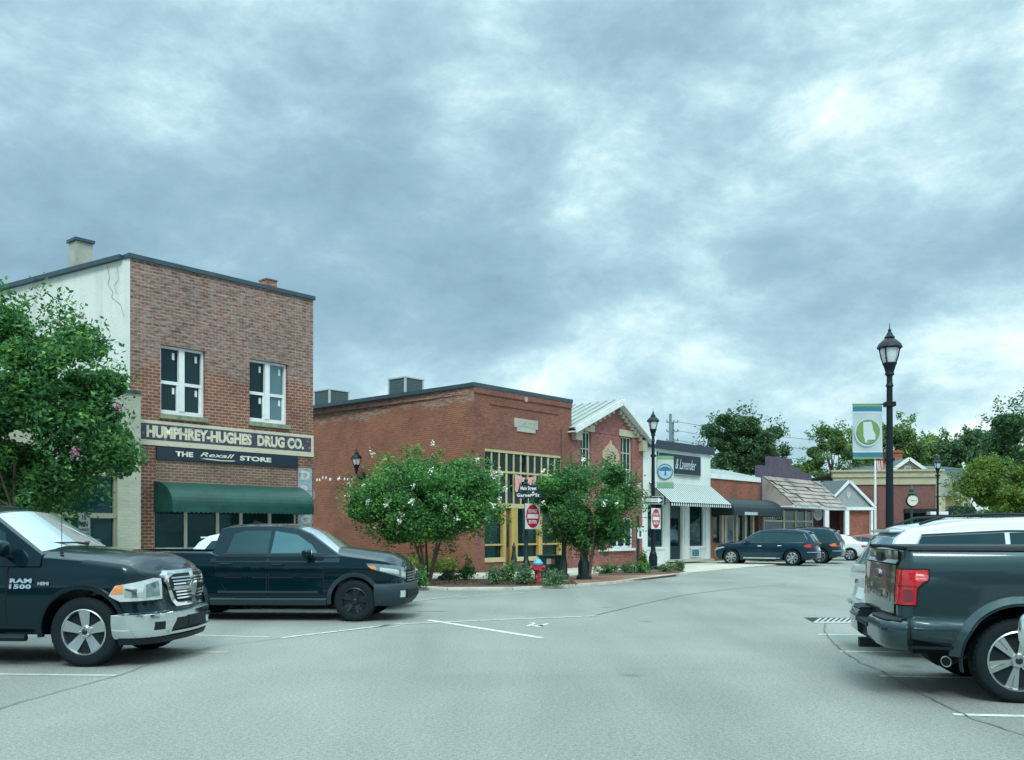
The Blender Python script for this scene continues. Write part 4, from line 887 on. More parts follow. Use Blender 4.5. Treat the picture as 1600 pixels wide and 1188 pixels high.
# ---------------------------------------------------------------- vehicles (x forward, y left, z up)
ip = lambda P, x: float(np.interp(x, [p[0] for p in P], [p[1] for p in P]))
class Car:
    def __init__(s, name, label, cat, L, W, zt, zb, paint, wf, wr, wrad, front=(.35, .55), rear=(.12, .2), bow=(.16, .04), side_in=None, front_in=None, rear_in=None, crown=.05, bed=None, bedz=.75, group=None, arch=.07, flat_arch=False, tread=.27):
        s.e = empty(name, (0, 0, 0), 0, label, cat, group); s.L, s.W = L, W; s.hl, s.hw = L/2, W/2; s.paint = paint
        s.ztl, s.zbl = zt, zb; s.wf, s.wr, s.wrad = wf, wr, wrad; s.crown = crown; s.tread = tread
        s.si = side_in or [(.2, .10), (.35, .03), (.6, 0), (.85, .005), (1.0, .02), (1.3, .06), (1.5, .09)]
        s.fi = front_in or [(.2, .12), (.4, .02), (.6, 0), (.8, .03), (1.0, .12), (1.2, .25)]
        s.ri = rear_in or [(.2, .12), (.4, .0), (.6, .0), (.9, .05), (1.5, .12)]
        hl, hw = s.hl, s.hw; P = []
        fx, fy = front; rx, ry = rear; bf, br = bow
        for i in range(14): y = (hw-fy)*i/14; P.append((hl-bf*(y/hw)**2, y))
        xc = hl-bf*((hw-fy)/hw)**2-fx
        for i in range(17): a = R(90*i/16); P.append((xc+fx*math.cos(a)**.9 if i < 16 else xc, hw-fy+fy*math.sin(a)))
        xr = -hl+br*((hw-ry)/hw)**2+rx
        for i in range(1, 60): P.append((xc+(xr-xc)*i/60, hw-.02*((xc+(xr-xc)*i/60)/hl)**4))
        for i in range(13): a = R(90*i/12); P.append((xr-rx*math.sin(a), hw-ry+ry*math.cos(a)-(.02 if i == 0 else .02*(1-i/12))))
        for i in range(1, 12): y = (hw-ry)*(1-i/11); P.append((-hl+br*(y/hw)**2, y))
        P = np.array(P); d = np.hypot(*np.diff(P, axis=0).T); s.u = np.concatenate([[0], np.cumsum(d)]); s.P = P
        T = np.gradient(P, axis=0); Nn = np.stack([-T[:, 1], T[:, 0]], 1)*-1; Nn = -Nn if False else Nn
        # outward normal: for the front centre must be +x
        ln = np.hypot(Nn[:, 0], Nn[:, 1])[:, None]; Nn = Nn/ln
        if Nn[0, 0] < 0: Nn = -Nn
        s.N = Nn; s.U = float(s.u[-1]); s.xc, s.xr = xc, xr
        s.body(bed, bedz, arch)
    def zt(s, x): return sum(ip(s.ztl, x+d) for d in (-.06, -.03, 0, .03, .06))/5
    def zb(s, x): return ip(s.zbl, x)
    def surf(s, u, z, d=0.0):
        sg = -1 if u < 0 else 1; a = min(abs(u), s.U)
        x = np.interp(a, s.u, s.P[:, 0]); y = np.interp(a, s.u, s.P[:, 1]); nx = np.interp(a, s.u, s.N[:, 0]); ny = np.interp(a, s.u, s.N[:, 1])
        q = nx*nx; q = q/(q+ny*ny)
        ins = ip(s.si, z)*(1-q)+ip(s.fi if nx > 0 else s.ri, z)*q-d
        return (x-nx*ins, sg*max(0, y-ny*ins) if y > 1e-6 else 0.0, z)
    def ux(s, x): # side station
        m_ = (s.P[:, 1] > s.hw*.5) ; return float(np.interp(-x, -s.P[m_, 0], s.u[m_]))
    def uf(s, y): return float(np.interp(y, s.P[:30, 1], s.u[:30]))
    def ur(s, y):
        n = 24; return float(np.interp(-y, -s.P[-n:, 1], s.u[-n:]))
    def body(s, bed, bedz, arch):
        n = len(s.P); V = [0, .04, .1, .16, .2, .24, .28, .34, .42, .5, .6, .7, .8, .86, .92, .97, 1]; R_ = .03 if bed else .05
        half = []
        for i in range(n):
            x = s.P[i, 0]; a, b = s.zb(x), s.zt(x); colm = []
            for v in V:
                z = a+(b-a)*v; top = max(0, z-(b-R_)); ti = R_-math.sqrt(max(0, R_*R_-top*top)) if top > 0 else 0
                bt = max(0, (a+.05)-z); colm.append(s.surf(s.u[i], z, -ti-bt*.5))
            half.append(colm)
        vs = []; fs = []; nv = len(V)
        ring = [(i, 1) for i in range(n)]+[(i, -1) for i in range(n-2, 0, -1)]
        for i, sg in ring:
            for c in half[i]: vs.append((c[0], c[1]*sg, c[2]))
        m_ = len(ring)
        for i in range(m_):
            j = (i+1) % m_
            for k in range(nv-1): fs.append((i*nv+k, j*nv+k, j*nv+k+1, i*nv+k+1))
        # caps: strips between left and right
        idx = {r: i for i, r in enumerate(ring)}; K = 10
        def cap(k, cr):
            rows = []
            for i in range(n):
                l = idx[(i, 1)]*nv+k
                if i in (0, n-1): rows.append([l]*(K+1)); continue
                r = idx[(i, -1)]*nv+k; row = [l]; p, q = Vector(vs[l]), Vector(vs[r])
                for t in range(1, K):
                    f = t/K; c = p.lerp(q, f); w_ = abs(p.y)/s.hw; c.z += (cr if not bed or c.x > s.wf-.95 else min(cr, .015))*w_*(1-abs(2*f-1)**2.6); vs.append(tuple(c)); row.append(len(vs)-1)
                row.append(r); rows.append(row)
            for i in range(n-1):
                for t in range(K):
                    f = []
                    for q in (rows[i][t], rows[i+1][t], rows[i+1][t+1], rows[i][t+1]):
                        if q not in f: f.append(q)
                    if len(f) >= 3: fs.append(tuple(f))
        cap(nv-1, s.crown); cap(0, 0)
        me = bpy.data.meshes.new('body'); me.from_pydata(vs, [], fs)
        bm = bmesh.new(); bm.from_mesh(me); bmesh.ops.remove_doubles(bm, verts=bm.verts, dist=1e-5); bmesh.ops.recalc_face_normals(bm, faces=bm.faces); bm.to_mesh(me); bm.free()
        me.materials.append(s.paint); me.materials.append(M['dark'])
        tmp = bpy.data.objects.new('tmp', me); col.objects.link(tmp); cutters = []
        def cutter(mb):
            cm_ = bpy.data.meshes.new('c'); cm_.from_pydata(mb.v, [], mb.f); cm_.materials.append(s.paint); cm_.materials.append(M['dark'])
            b2 = bmesh.new(); b2.from_mesh(cm_); bmesh.ops.recalc_face_normals(b2, faces=b2.faces)
            for f in b2.faces: f.material_index = 1
            b2.to_mesh(cm_); b2.free()
            o = bpy.data.objects.new('c', cm_); col.objects.link(o); cutters.append(o)
            md = tmp.modifiers.new('b', 'BOOLEAN'); md.operation = 'DIFFERENCE'; md.object = o; md.solver = 'EXACT'; md.use_self = bool(bed)
        rr = s.wrad+arch
        for x in (s.wf, s.wr):
            for sg in (1, -1):
                mb = MB(); mb.tube([(x, sg*(s.hw-.42), s.wrad+.01), (x, sg*(s.hw+.15), s.wrad+.01)], rr, 40); cutter(mb)
        if bed:
            mb = MB(); mb.box(bed[0], bed[1], -s.hw+.14, s.hw-.14, bedz, 3); cutter(mb)
        dg = bpy.context.evaluated_depsgraph_get(); me2 = bpy.data.meshes.new_from_object(tmp.evaluated_get(dg))
        for o in cutters+[tmp]: bpy.data.objects.remove(o)
        me2.name = 'body'; me2.materials.clear()
        b = link_mesh('body', me2, [s.paint, M['dark']], s.e, smooth=38)
        mb = MB(); z0 = .24 if s.wrad < .4 else .34
        mb.box(s.wr-.3, s.wf+.3, -s.hw+.5, s.hw-.5, z0, z0+.25); mb.tube([(s.wr, -s.hw+.35, s.wrad), (s.wr, s.hw-.35, s.wrad)], .07, 8); mb.tube([(s.wf, -s.hw+.35, s.wrad), (s.wf, s.hw-.35, s.wrad)], .06, 8)
        mb.build('chassis', M['dark'], s.e)
    def panel(s, name, poly, mt, d=.006, th=.03, parent=None, step=.07, dfn=None, smooth=40):
        bm = bmesh.new(); vs = [bm.verts.new((p[0], p[1], 0)) for p in poly]; f = bm.faces.new(vs); bmesh.ops.triangulate(bm, faces=[f])
        us = [p[0] for p in poly]; zs = [p[1] for p in poly]
        for lo, hi, ax in ((min(us), max(us), 0), (min(zs), max(zs), 1)):
            n = int((hi-lo)/step)
            for i in range(1, n+1):
                c = [0, 0, 0]; c[ax] = lo+(hi-lo)*i/(n+1); no = [0, 0, 0]; no[ax] = 1
                bmesh.ops.bisect_plane(bm, geom=bm.verts[:]+bm.edges[:]+bm.faces[:], plane_co=c, plane_no=no)
        bm.verts.index_update(); P = [(v.co.x, v.co.y) for v in bm.verts]; n = len(P)
        fs = [tuple(v.index for v in f.verts) for f in bm.faces]; be = [(e.verts[0].index, e.verts[1].index) for e in bm.edges if len(e.link_faces) == 1]
        bm.free(); mb = MB()
        df = dfn or (lambda u, z: d)
        top = [s.surf(u, z, df(u, z)) for u, z in P]; bot = [s.surf(u, z, -th) for u, z in P]
        mb.add(top+bot, fs+[(a, b, b+n, a+n) for a, b in be])
        return mb.build(name, mt, parent or s.e, smooth=smooth)
    def band(s, name, u0, u1, prof, mt, parent=None, step=.08, smooth=45):
        """prof closed list (z, outward d)"""
        n = max(2, int(abs(u1-u0)/step)); mb = MB(); m_ = len(prof); vs = []; fs = []
        for i in range(n+1):
            u = u0+(u1-u0)*i/n
            for z, d in prof: vs.append(s.surf(u, z, d))
        for i in range(n):
            for k in range(m_): fs.append((i*m_+k, i*m_+(k+1) % m_, (i+1)*m_+(k+1) % m_, (i+1)*m_+k))
        fs += [tuple(range(m_)), tuple(n*m_+k for k in range(m_))]
        mb.add(vs, fs); return mb.build(name, mt, parent or s.e, smooth=smooth)
    def flare(s, x, sg, r0, r1, mt, d=.02, taper=False, a0=-8, a1=188, name='fender_flare'):
        mb = MB(); vs = []; fs = []; n = 28
        for i in range(n+1):
            a = R(a0+(a1-a0)*i/n)
            for r, dd in (((r0, -.03), (r0, d*.8), (r0+(r1-r0)*.2, d), (r1-.02, .004), (r1, -.02)) if taper else ((r0, -.03), (r0, d*.6), (r0+(r1-r0)*.35, d), (r1-.01, d), (r1, -.02))):
                px, pz = x+r*math.cos(a), s.wrad+.01+r*math.sin(a); vs.append(s.surf(sg*s.ux(px), pz, dd))
        for i in range(n):
            for k in range(4): fs.append((i*5+k, i*5+k+1, (i+1)*5+k+1, (i+1)*5+k))
        mb.add(vs, fs); return mb.build(name, mt, s.e, smooth=45)
    def wheels(s, rim_r, style, rim_mat, hub=None):
        proto = None
        for x in (s.wf, s.wr):
            for sg in (1, -1):
                if proto is None:
                    w_ = s.tread; r = s.wrad; mb = MB(); rot = Matrix.Rotation(R(90), 4, 'X')   # axis along y; outer face at -y
                    prof = [(rim_r*.96, -w_*.30), (rim_r*1.0, -w_*.46), (rim_r*1.06, -w_*.5), (r*.90, -w_*.5), (r*.955, -w_*.46), (r*.985, -w_*.40), (r, -w_*.3), (r, w_*.3), (r*.985, w_*.40), (r*.94, w_*.48), (rim_r, w_*.46)]
                    MM = Matrix(((1, 0, 0, 0), (0, 0, 1, 0), (0, 1, 0, 0), (0, 0, 0, 1)))
                    mb.lathe(prof, n=44, M=MM)
                    # tread blocks
                    for k in range(44):
                        a = 2*math.pi*k/44; c, s_ = math.cos(a), math.sin(a)
                        for yy in (-w_*.27, -.02, w_*.2): mb.bar((c*(r-.004), yy-.03, s_*(r-.004)), (c*(r-.004), yy+.035, s_*(r-.004)), .035, .012, (c, 0, s_))
                    ty = mb.build('wheel', M['tyre'], None, smooth=40)
                    rb = MB(); rb.lathe([(rim_r*1.02, -w_*.48), (rim_r*.97, -w_*.50), (rim_r*.92, -w_*.42), (rim_r*.90, w_*.3), (rim_r*.98, w_*.4)], n=40, M=MM, cap=False)
                    y0 = -w_*.44; R1 = rim_r*.93
                    def rad(a, r_, y, t=0): return (r_*math.cos(a)-t*math.sin(a), y, r_*math.sin(a)+t*math.cos(a))
                    def spoke(a, w0, w1, yh, yo, r0=.0, th_=.035):
                        vs = []
                        for rr_, ww, yy in ((r0, w0, yh), (R1*.55, (w0*.55+w1*.45), yh*.6+yo*.4), (R1, w1, yo)):
                            vs += [rad(a, rr_, yy, -ww), rad(a, rr_, yy, ww), rad(a, rr_, yy+th_, ww), rad(a, rr_, yy+th_, -ww)]
                        fs = []
                        for b in (0, 4): fs += [(b, b+1, b+5, b+4), (b+1, b+2, b+6, b+5), (b+2, b+3, b+7, b+6), (b+3, b, b+4, b+7)]
                        fs += [(0, 1, 2, 3), (8, 9, 10, 11)]; rb.add(vs, fs)
                    if style == 'five':
                        for k in range(5):
                            spoke(R(90+72*k), .040, .072, y0+.040, y0+.0, .03)
                            for q in (-1, 1): spoke(R(90+72*k+q*14), .010, .010, y0+.055, y0+.012, .06, .02)
                    elif style == 'five_split':
                        for k in range(5):
                            for q in (-1, 1): spoke(R(90+72*k+q*10), .022, .028, y0+.04, y0, .05)
                    elif style == 'six':
                        for k in range(6):
                            spoke(R(60*k+15-8), .016, .022, y0+.03, y0+.0, .05); spoke(R(60*k+15+8), .016, .022, y0+.03, y0+.0, .05); spoke(R(60*k+15), .02, .05, y0+.05, y0+.03, .05)
                    elif style == 'ten':
                        for k in range(7):
                            spoke(R(360/7*k), .018, .03, y0+.03, y0, .03); spoke(R(360/7*k+16), .014, .018, y0+.03, y0, .03)
                    rb.lathe([(.062, y0+.012), (.078, y0+.03), (.088, y0+.07)], n=20, M=MM)
                    for k in range(5): a = R(72*k+36); rb.lathe([(.011, y0-.012), (.013, y0+.02)], (.055*math.cos(a), .055*math.sin(a), 0), 6, M=MM)
                    rim = rb.build('rim', rim_mat, ty, smooth=40)
                    bk = MB(); bk.lathe([(.12, -.0), (rim_r*.62, .0), (rim_r*.62, .015)], n=24, M=MM); bk.build('brake_disc', mat('brake', (.10, .11, .12), .5, metal=.6), ty)
                    bk = MB(); bk.lathe([(rim_r*.9, .045), (rim_r*.9, .05)], n=24, M=MM); bk.build('inner_disc', M['dark'], ty)
                    if hub: hb = MB(); hb.lathe([(.022, y0+.002), (.034, y0+.008), (.036, y0+.02)], n=14, M=MM); hb.build('hub_cap', hub, ty)
                    proto = ty; o = ty; o.parent = s.e
                else: o = copy_tree(proto, s.e)
                o.location = (x, sg*(s.hw-.02-s.tread/2-.01), s.wrad); o.rotation_euler = (0, R(random.random()*70) if style != 'five' else 0, R(180) if sg > 0 else 0)
    # -------- cabin
    def cabin(s, prof, zb, wb, wt, bulge=.07, roof_mat=None, parent=None, ws=(0, 1), rw=None, rear_bulge=.03):
        s.cp = prof; s.czb = zb; s.cwb = wb; s.cwt = wt; s.zr = max(p[1] for p in prof); s.cbul = bulge
        P = np.array(prof); d = np.hypot(*np.diff(P, axis=0).T); s.cs = np.concatenate([[0], np.cumsum(d)]); s.cP = P
        samples = sorted(set(list(s.cs)+list(np.linspace(0, s.cs[-1], 36)))); K = 14; vs = []; fs = []
        mb = MB(); rows = []
        for q in samples:
            x, z = s.cpt(q); row = []
            for t in range(K+1): row.append(s.ctop(q, -1+2*t/K))
            L_ = []; Rr = []
            for j in range(1, 5):
                f = j/4; zz = z+(s.czb-.12-z)*f; zz = min(z-.0005*j, zz)
                yy = s.cw(zz); xe = row[0][0]; L_.append((xe, -yy, zz)); Rr.append((xe, yy, zz))
            full = L_[::-1]+row+Rr; rows.append(full)
        m_ = len(rows[0]); vs = [p for r in rows for p in r]
        for i in range(len(rows)-1):
            for k in range(m_-1): fs.append((i*m_+k, i*m_+k+1, (i+1)*m_+k+1, (i+1)*m_+k))
        fs += [tuple(range(m_)), tuple((len(rows)-1)*m_+k for k in range(m_))]
        mb.add(vs, fs)
        me = bpy.data.meshes.new('cabin'); me.from_pydata(mb.v, [], mb.f); bm = bmesh.new(); bm.from_mesh(me); bmesh.ops.recalc_face_normals(bm, faces=bm.faces)
        es = [e for e in bm.edges if len(e.link_faces) == 2 and e.calc_face_angle(0) > .5 and min(v.co.z for v in e.verts) > s.czb+.05]
        bmesh.ops.bevel(bm, geom=es, offset=.045, segments=3, affect='EDGES', clamp_overlap=True); bm.to_mesh(me); bm.free()
        s.cab = link_mesh('cabin', me, roof_mat or s.paint, s.e, smooth=42)
    def cpt(s, q): return float(np.interp(q, s.cs, s.cP[:, 0])), float(np.interp(q, s.cs, s.cP[:, 1]))
    def cw(s, z): return s.cwb-(z-s.czb)/(s.zr-s.czb)*(s.cwb-s.cwt)
    def ctop(s, q, t, d=0):
        x, z = s.cpt(q); e = .04; x0, z0 = s.cpt(max(0, q-e)); x1, z1 = s.cpt(min(s.cs[-1], q+e)); tx, tz = x1-x0, z1-z0; l = math.hypot(tx, tz) or 1
        nx, nz = -tz/l, tx/l
        if nz < 0: nx, nz = -nx, -nz
        if tx > 0: nx, nz = nx, nz
        b = s.cbul*(1-t*t)+d
        return (x+nx*b, t*s.cw(z), z+nz*b)
    def glass_top(s, name, q0, q1, w0, w1, mt, d=.006, n=8, parent=None):
        """patch on the top strip between profile lengths q0..q1, half widths (fractions) w0 at q0, w1 at q1"""
        mb = MB(); K = 12; vs = []; fs = []
        for lay, dd in ((0, d), (1, d-.02)):
            for i in range(n+1):
                q = q0+(q1-q0)*i/n; w_ = w0+(w1-w0)*i/n
                for t in range(K+1): vs.append(s.ctop(q, (-1+2*t/K)*w_, dd))
        o = (n+1)*(K+1)
        for i in range(n):
            for t in range(K):
                a = i*(K+1)+t; fs += [(a, a+1, a+K+2, a+K+1), (o+a, o+a+K+1, o+a+K+2, o+a+1)]
        for i in range(n): a = i*(K+1); fs += [(a, a+K+1, o+a+K+1, o+a), (a+K, o+a+K, o+a+2*K+1, a+2*K+1)]
        mb.add(vs, fs); return mb.build(name, mt, parent or s.e, smooth=50)
    def glass_side(s, name, poly, mt, d=.006, th=.02, both=True, parent=None):
        out = None
        for sg in ((1, -1) if both else (-1,)):
            mb = MB(); mb.prism(poly, lambda x, z, t: (x, sg*(s.cw(z)+t), z), d, d-th); o = mb.build(name, mt, parent or s.e); out = o
        return out
    def door(s, x0, x1, z0, z1, ztop=None, cut=0, handle=None, hm=None):
        for sg in (1, -1):
            pts = [(x0+cut, z0), (x1, z0), (x1, z1), (x0, z1)] if not isinstance(x0, list) else x0
            P = [(sg*s.ux(a), b) for a, b in pts]; s.panel('door_seal', P, M['dark'], d=.003, step=.12)
            cxx = sum(a for a, b in pts)/len(pts); czz = sum(b for a, b in pts)/len(pts)
            Q = [(sg*s.ux(a+(.012 if a < cxx else -.012)), b+(.012 if b < czz else -.012)) for a, b in pts]
            dr = s.panel('door', Q, s.paint, d=.008, step=.08)
            if handle:
                hx, hz = handle; mb = MB()
                p = [s.surf(sg*s.ux(hx+dx), hz, dd) for dx, dd in ((-.11, .01), (-.09, .045), (.09, .045), (.11, .01))]
                mb.tube(p, .014, 6); mb.build('door_handle', hm or s.paint, dr)
    def mirror(s, x, z, sgs=(1, -1), shell=None, size=(.10, .24, .19), out=.13, glass=None):
        for sg in sgs:
            y = sg*(s.cwb+out); mb = MB(); dx, dy, dz = size
            q = lambda v, e: math.copysign(abs(v)**e, v)
            mb.add([(x+dx/2*q(math.cos(p), .6)*q(math.cos(t), .6), y+dy/2*q(math.cos(p), .6)*q(math.sin(t), .6), z+dz/2*q(math.sin(p), .7)) for p in [R(-88+176*i/10) for i in range(11)] for t in [2*math.pi*k/20 for k in range(20)]],
                   [(i*20+k, i*20+(k+1) % 20, (i+1)*20+(k+1) % 20, (i+1)*20+k) for i in range(10) for k in range(20)]+[tuple(range(20)), tuple(range(200, 220))])
            o = mb.build('mirror', shell or s.paint, s.e, smooth=50)
            a = MB(); a.bar((x+.02, sg*(s.cwb-.05), z-dz*.55), (x, y, z-dz*.3), .09, .05); a.build('mirror_arm', M['plastic'], o)
            g = MB(); g.box(x-dx/2-.004, x-dx/2+.004, y-dy/2+.035, y+dy/2-.035, z-dz/2+.035, z+dz/2-.035); g.build('mirror_glass', M['chrome'], o)
    def place(s, X, Y, yaw, ref=None):
        """put local point ref (x,y) at world X,Y"""
        rx, ry = ref or (0, 0); c, q = math.cos(yaw), math.sin(yaw)
        s.e.location = (X-(rx*c-ry*q), Y-(rx*q+ry*c), 0); s.e.rotation_euler.z = yaw
def sgn_u(c, sg, lst): return [(sg*u, z) for u, z in lst]
# ---------------- dark pickup with chrome grille, cut by the left edge of the photo
def ram_truck():
    c = Car('pickup_truck', 'black full size pickup with big chrome grille and chrome bumper, cut by the left edge', 'pickup truck', 5.74, 2.02,
            [(-2.91, 1.36), (-.8, 1.36), (1.1, 1.36), (1.4, 1.355), (1.9, 1.315), (2.4, 1.26), (2.7, 1.20), (2.91, 1.12)],
            [(-2.91, .55), (-2.3, .42), (-1.1, .40), (1.3, .40), (2.35, .36), (2.6, .38), (2.91, .42)], M['paint_black'], 1.97, -1.60, .425,
            front=(.42, .5), rear=(.08, .12), bow=(.20, .03), side_in=[(.3, .06), (.5, .02), (.75, .0), (.95, .0), (1.12, .03), (1.25, .075), (1.4, .10)],
            front_in=[(.3, .02), (.62, .0), (.75, .05), (1.0, .06), (1.12, .085), (1.25, .20)], rear_in=[(.3, .05), (.6, .02), (1.4, .03)], crown=.13, bed=(-2.8, -.95), arch=.095, tread=.29)
    e = c.e
    c.cabin([(1.42, 1.36), (.68, 1.86), (.45, 1.915), (.0, 1.94), (-.6, 1.91), (-.78, 1.84), (-.9, 1.34)], 1.34, .93, .74)
    L1 = c.cs[1]
    c.glass_top('windshield', .05, L1-.03, .93, .91, M['windshield'])
    c.glass_side('side_window', [(.98, 1.40), (.92, 1.62), (.62, 1.80), (.05, 1.82), (.02, 1.40)][::-1], M['carglass']); c.glass_side('side_window', [(-.04, 1.40), (-.02, 1.82), (-.58, 1.80), (-.68, 1.40)][::-1], M['carglass'])
    c.glass_top('rear_window', c.cs[-2]+.05, c.cs[-1]-.05, .8, .85, M['carglass'])
    c.door(.06, 1.03, .50, 1.33, handle=(.22, 1.13)); c.door(-.86, .03, .50, 1.33, handle=(-.68, 1.13))
    c.wheels(.275, 'five', M['alloy'], hub=M['alloy_dark'])
    for x in (c.wf, c.wr):
        for sg in (1, -1): c.flare(x, sg, c.wrad+.085, c.wrad+.15, M['paint_black'], d=.035)
    # hood shut line + wipers
    mb = MB()
    for sg in (1, -1):
        mb.tube([(1.42, sg*.1, 1.50), (1.30, sg*.45, 1.50), (1.12, sg*.78, 1.51)], .011, 5)
        mb.tube([(1.42, sg*.1, 1.50), (1.52, sg*.0, 1.48)], .014, 5)
    mb.build('wiper', M['plastic'], e)
    mb = MB(); mb.tube([(1.62, -.83, 1.38), (1.62, -.83, 2.05)], .004, 5); mb.lathe([(.025, 0), (.012, .05)], (1.62, -.83, 1.365), 10); mb.build('antenna', M['plastic'], e)
    # chrome bumper
    ub = c.ux(2.36)
    c.band('bumper', -ub, ub, [(.36, -.02), (.345, .04), (.40, .075), (.52, .085), (.635, .075), (.655, .05), (.66, -.04)], M['chrome'])
    c.band('bumper_lip', -ub+.05, ub-.05, [(.28, -.05), (.27, .03), (.335, .055), (.35, -.02)], M['plastic'])
    a = c.uf(.42); c.panel('bumper_intake', [(-a-.1, .42), (a+.1, .42), (a, .56), (-a, .56)], M['dark'], d=.090, th=-.06)
    c.panel('license_plate', [(-.17, .44), (.17, .44), (.17, .57), (-.17, .57)], M['plastic'], d=.10, th=-.06)
    c.band('bumper_bar', -a-.2, a+.2, [(.375, .07), (.37, .10), (.40, .11), (.415, .08)], M['chrome'])
    for sg in (1, -1):
        q = c.uf(.75)*sg; c.panel('fog_lamp', [(q-.07, .44), (q+.07, .44), (q+.07, .54), (q-.07, .54)], M['plastic'], d=.090, th=-.06)
    # grille: chrome surround, dark mesh, slats, crosshair
    w0, w1 = c.uf(.40), c.uf(.60)
    sur = [(-w0, .70), (w0, .70), (w0+.08, .78), (w1, 1.02), (w1-.02, 1.10), (w1-.16, 1.155), (-w1+.16, 1.155), (-w1+.02, 1.10), (-w1, 1.02), (-w0-.08, .78)]
    g = c.panel('grille', sur, M['chrome'], d=.075)
    def inset(poly, k, kz): cz = .93; return [(u*k, cz+(z-cz)*kz) for u, z in poly]
    c.panel('grille_mesh', inset(sur, .86, .80), M['dark'], d=.08, parent=g)
    for z in (.80, .84, .88, .98, 1.02, 1.06):
        ww = (w0+.02+(z-.75)*.45)*.86; c.band('slat', -ww, ww, [(z-.009, .08), (z-.009, .098), (z+.009, .094), (z+.009, .08)], M['chrome'], parent=g)
    ww = (w0+.12)*.90; c.band('crossbar', -ww, ww, [(.905, .08), (.905, .112), (.955, .112), (.955, .08)], M['chrome'], parent=g)
    c.panel('crossbar', [(-.055, .73), (.055, .73), (.055, 1.13), (-.055, 1.13)], M['chrome'], d=.115, parent=g)
    c.panel('badge', [(-.05, .86), (0, .82), (.05, .86), (.09, 1.0), (.04, .97), (-.04, .97), (-.09, 1.0)], M['alloy'], d=.135, parent=g)
    # headlights wrap the corner
    for sg in (1, -1):
        h0, h1 = c.uf(.64), c.ux(2.32)
        H = [(h0, .81), (h1-.14, .80), (h1, .87), (h1-.08, .99), (h0+.14, 1.075), (h0, 1.065)]
        hl = c.panel('headlight', sgn_u(c, sg, H), M['lampglass'], d=.045)
        c.panel('bezel', sgn_u(c, sg, [(h0-.015, .79), (h1-.14, .78), (h1+.03, .87), (h1-.07, 1.01), (h0+.13, 1.095), (h0-.015, 1.08)]), M['dark'], d=.032, parent=hl)
        c.panel('indicator', sgn_u(c, sg, [(h1-.16, .90), (h1-.03, .89), (h1-.09, .98), (h1-.16, 1.01)]), M['amber'], d=.052, parent=hl)
        c.panel('lamp_bowl', sgn_u(c, sg, [(h0+.05, .85), (h0+.26, .845), (h0+.26, 1.0), (h0+.07, 1.04)]), mat('bowl', (.25, .33, .34), .1, metal=.7, coat=1), d=.050, parent=hl)
        c.panel('lamp_bowl', sgn_u(c, sg, [(h0+.30, .845), (h1-.18, .85), (h1-.18, .95), (h0+.30, .99)]), M['chrome'], d=.050, parent=hl)
    # fender badges
    rot = lambda x0, z0: (lambda a, b: (a, *[c.surf(-c.ux(a), b, .02)[1]], b))
    text('badge', 'RAM', (1.07, 1.345, 1.02, 1.075), rot(0, 0), M['chrome'], e, bold=.06, spacing=1.1)
    text('badge', '1500', (1.07, 1.345, .95, 1.005), rot(0, 0), M['chrome'], e, bold=.05, spacing=1.1)
    text('badge', 'HEMI', (1.42, 1.56, .995, 1.035), rot(0, 0), M['alloy'], e, bold=.06)
    for sg in (1, -1): mb = MB(); mb.tube([(-.95, sg*1.02, .36), (1.28, sg*1.02, .36)], .045, 8); mb.bar((-.5, sg*.7, .42), (-.5, sg*1.0, .37), .06, .04); mb.bar((.9, sg*.7, .42), (.9, sg*1.0, .37), .06, .04); mb.build('running_board', M['plastic'], e)
    c.mirror(1.02, 1.44, size=(.14, .26, .20), out=.19, shell=M['paint_black'])
    uu = c.ur(.88); c.panel('tailgate', [(sgx*uu2, z) for sgx, uu2, z in ((1, c.U, 0.6),)]*0 or [(c.ur(.8), .62), (c.U, .62), (c.U, 1.3), (c.ur(.8), 1.3)], c.paint, d=.01)
    for sg in (1, -1): c.panel('tail_light', sgn_u(c, sg, [(c.ux(-2.8), .95), (c.ur(.82), .95), (c.ur(.82), 1.3), (c.ux(-2.8), 1.3)]), M['tail'], d=.012)
    c.band('rear_bumper', c.ux(-2.7), c.U, [(.5, 0), (.5, .1), (.66, .12), (.68, 0)], M['chrome']); c.band('rear_bumper', -c.ux(-2.7), -c.U, [(.5, 0), (.5, .1), (.66, .12), (.68, 0)], M['chrome'])
    X, Y = (128-CX)/F*11.2, 11.2; c.place(X, Y, R(-3.2), (c.wf, -c.hw))
ram_truck()
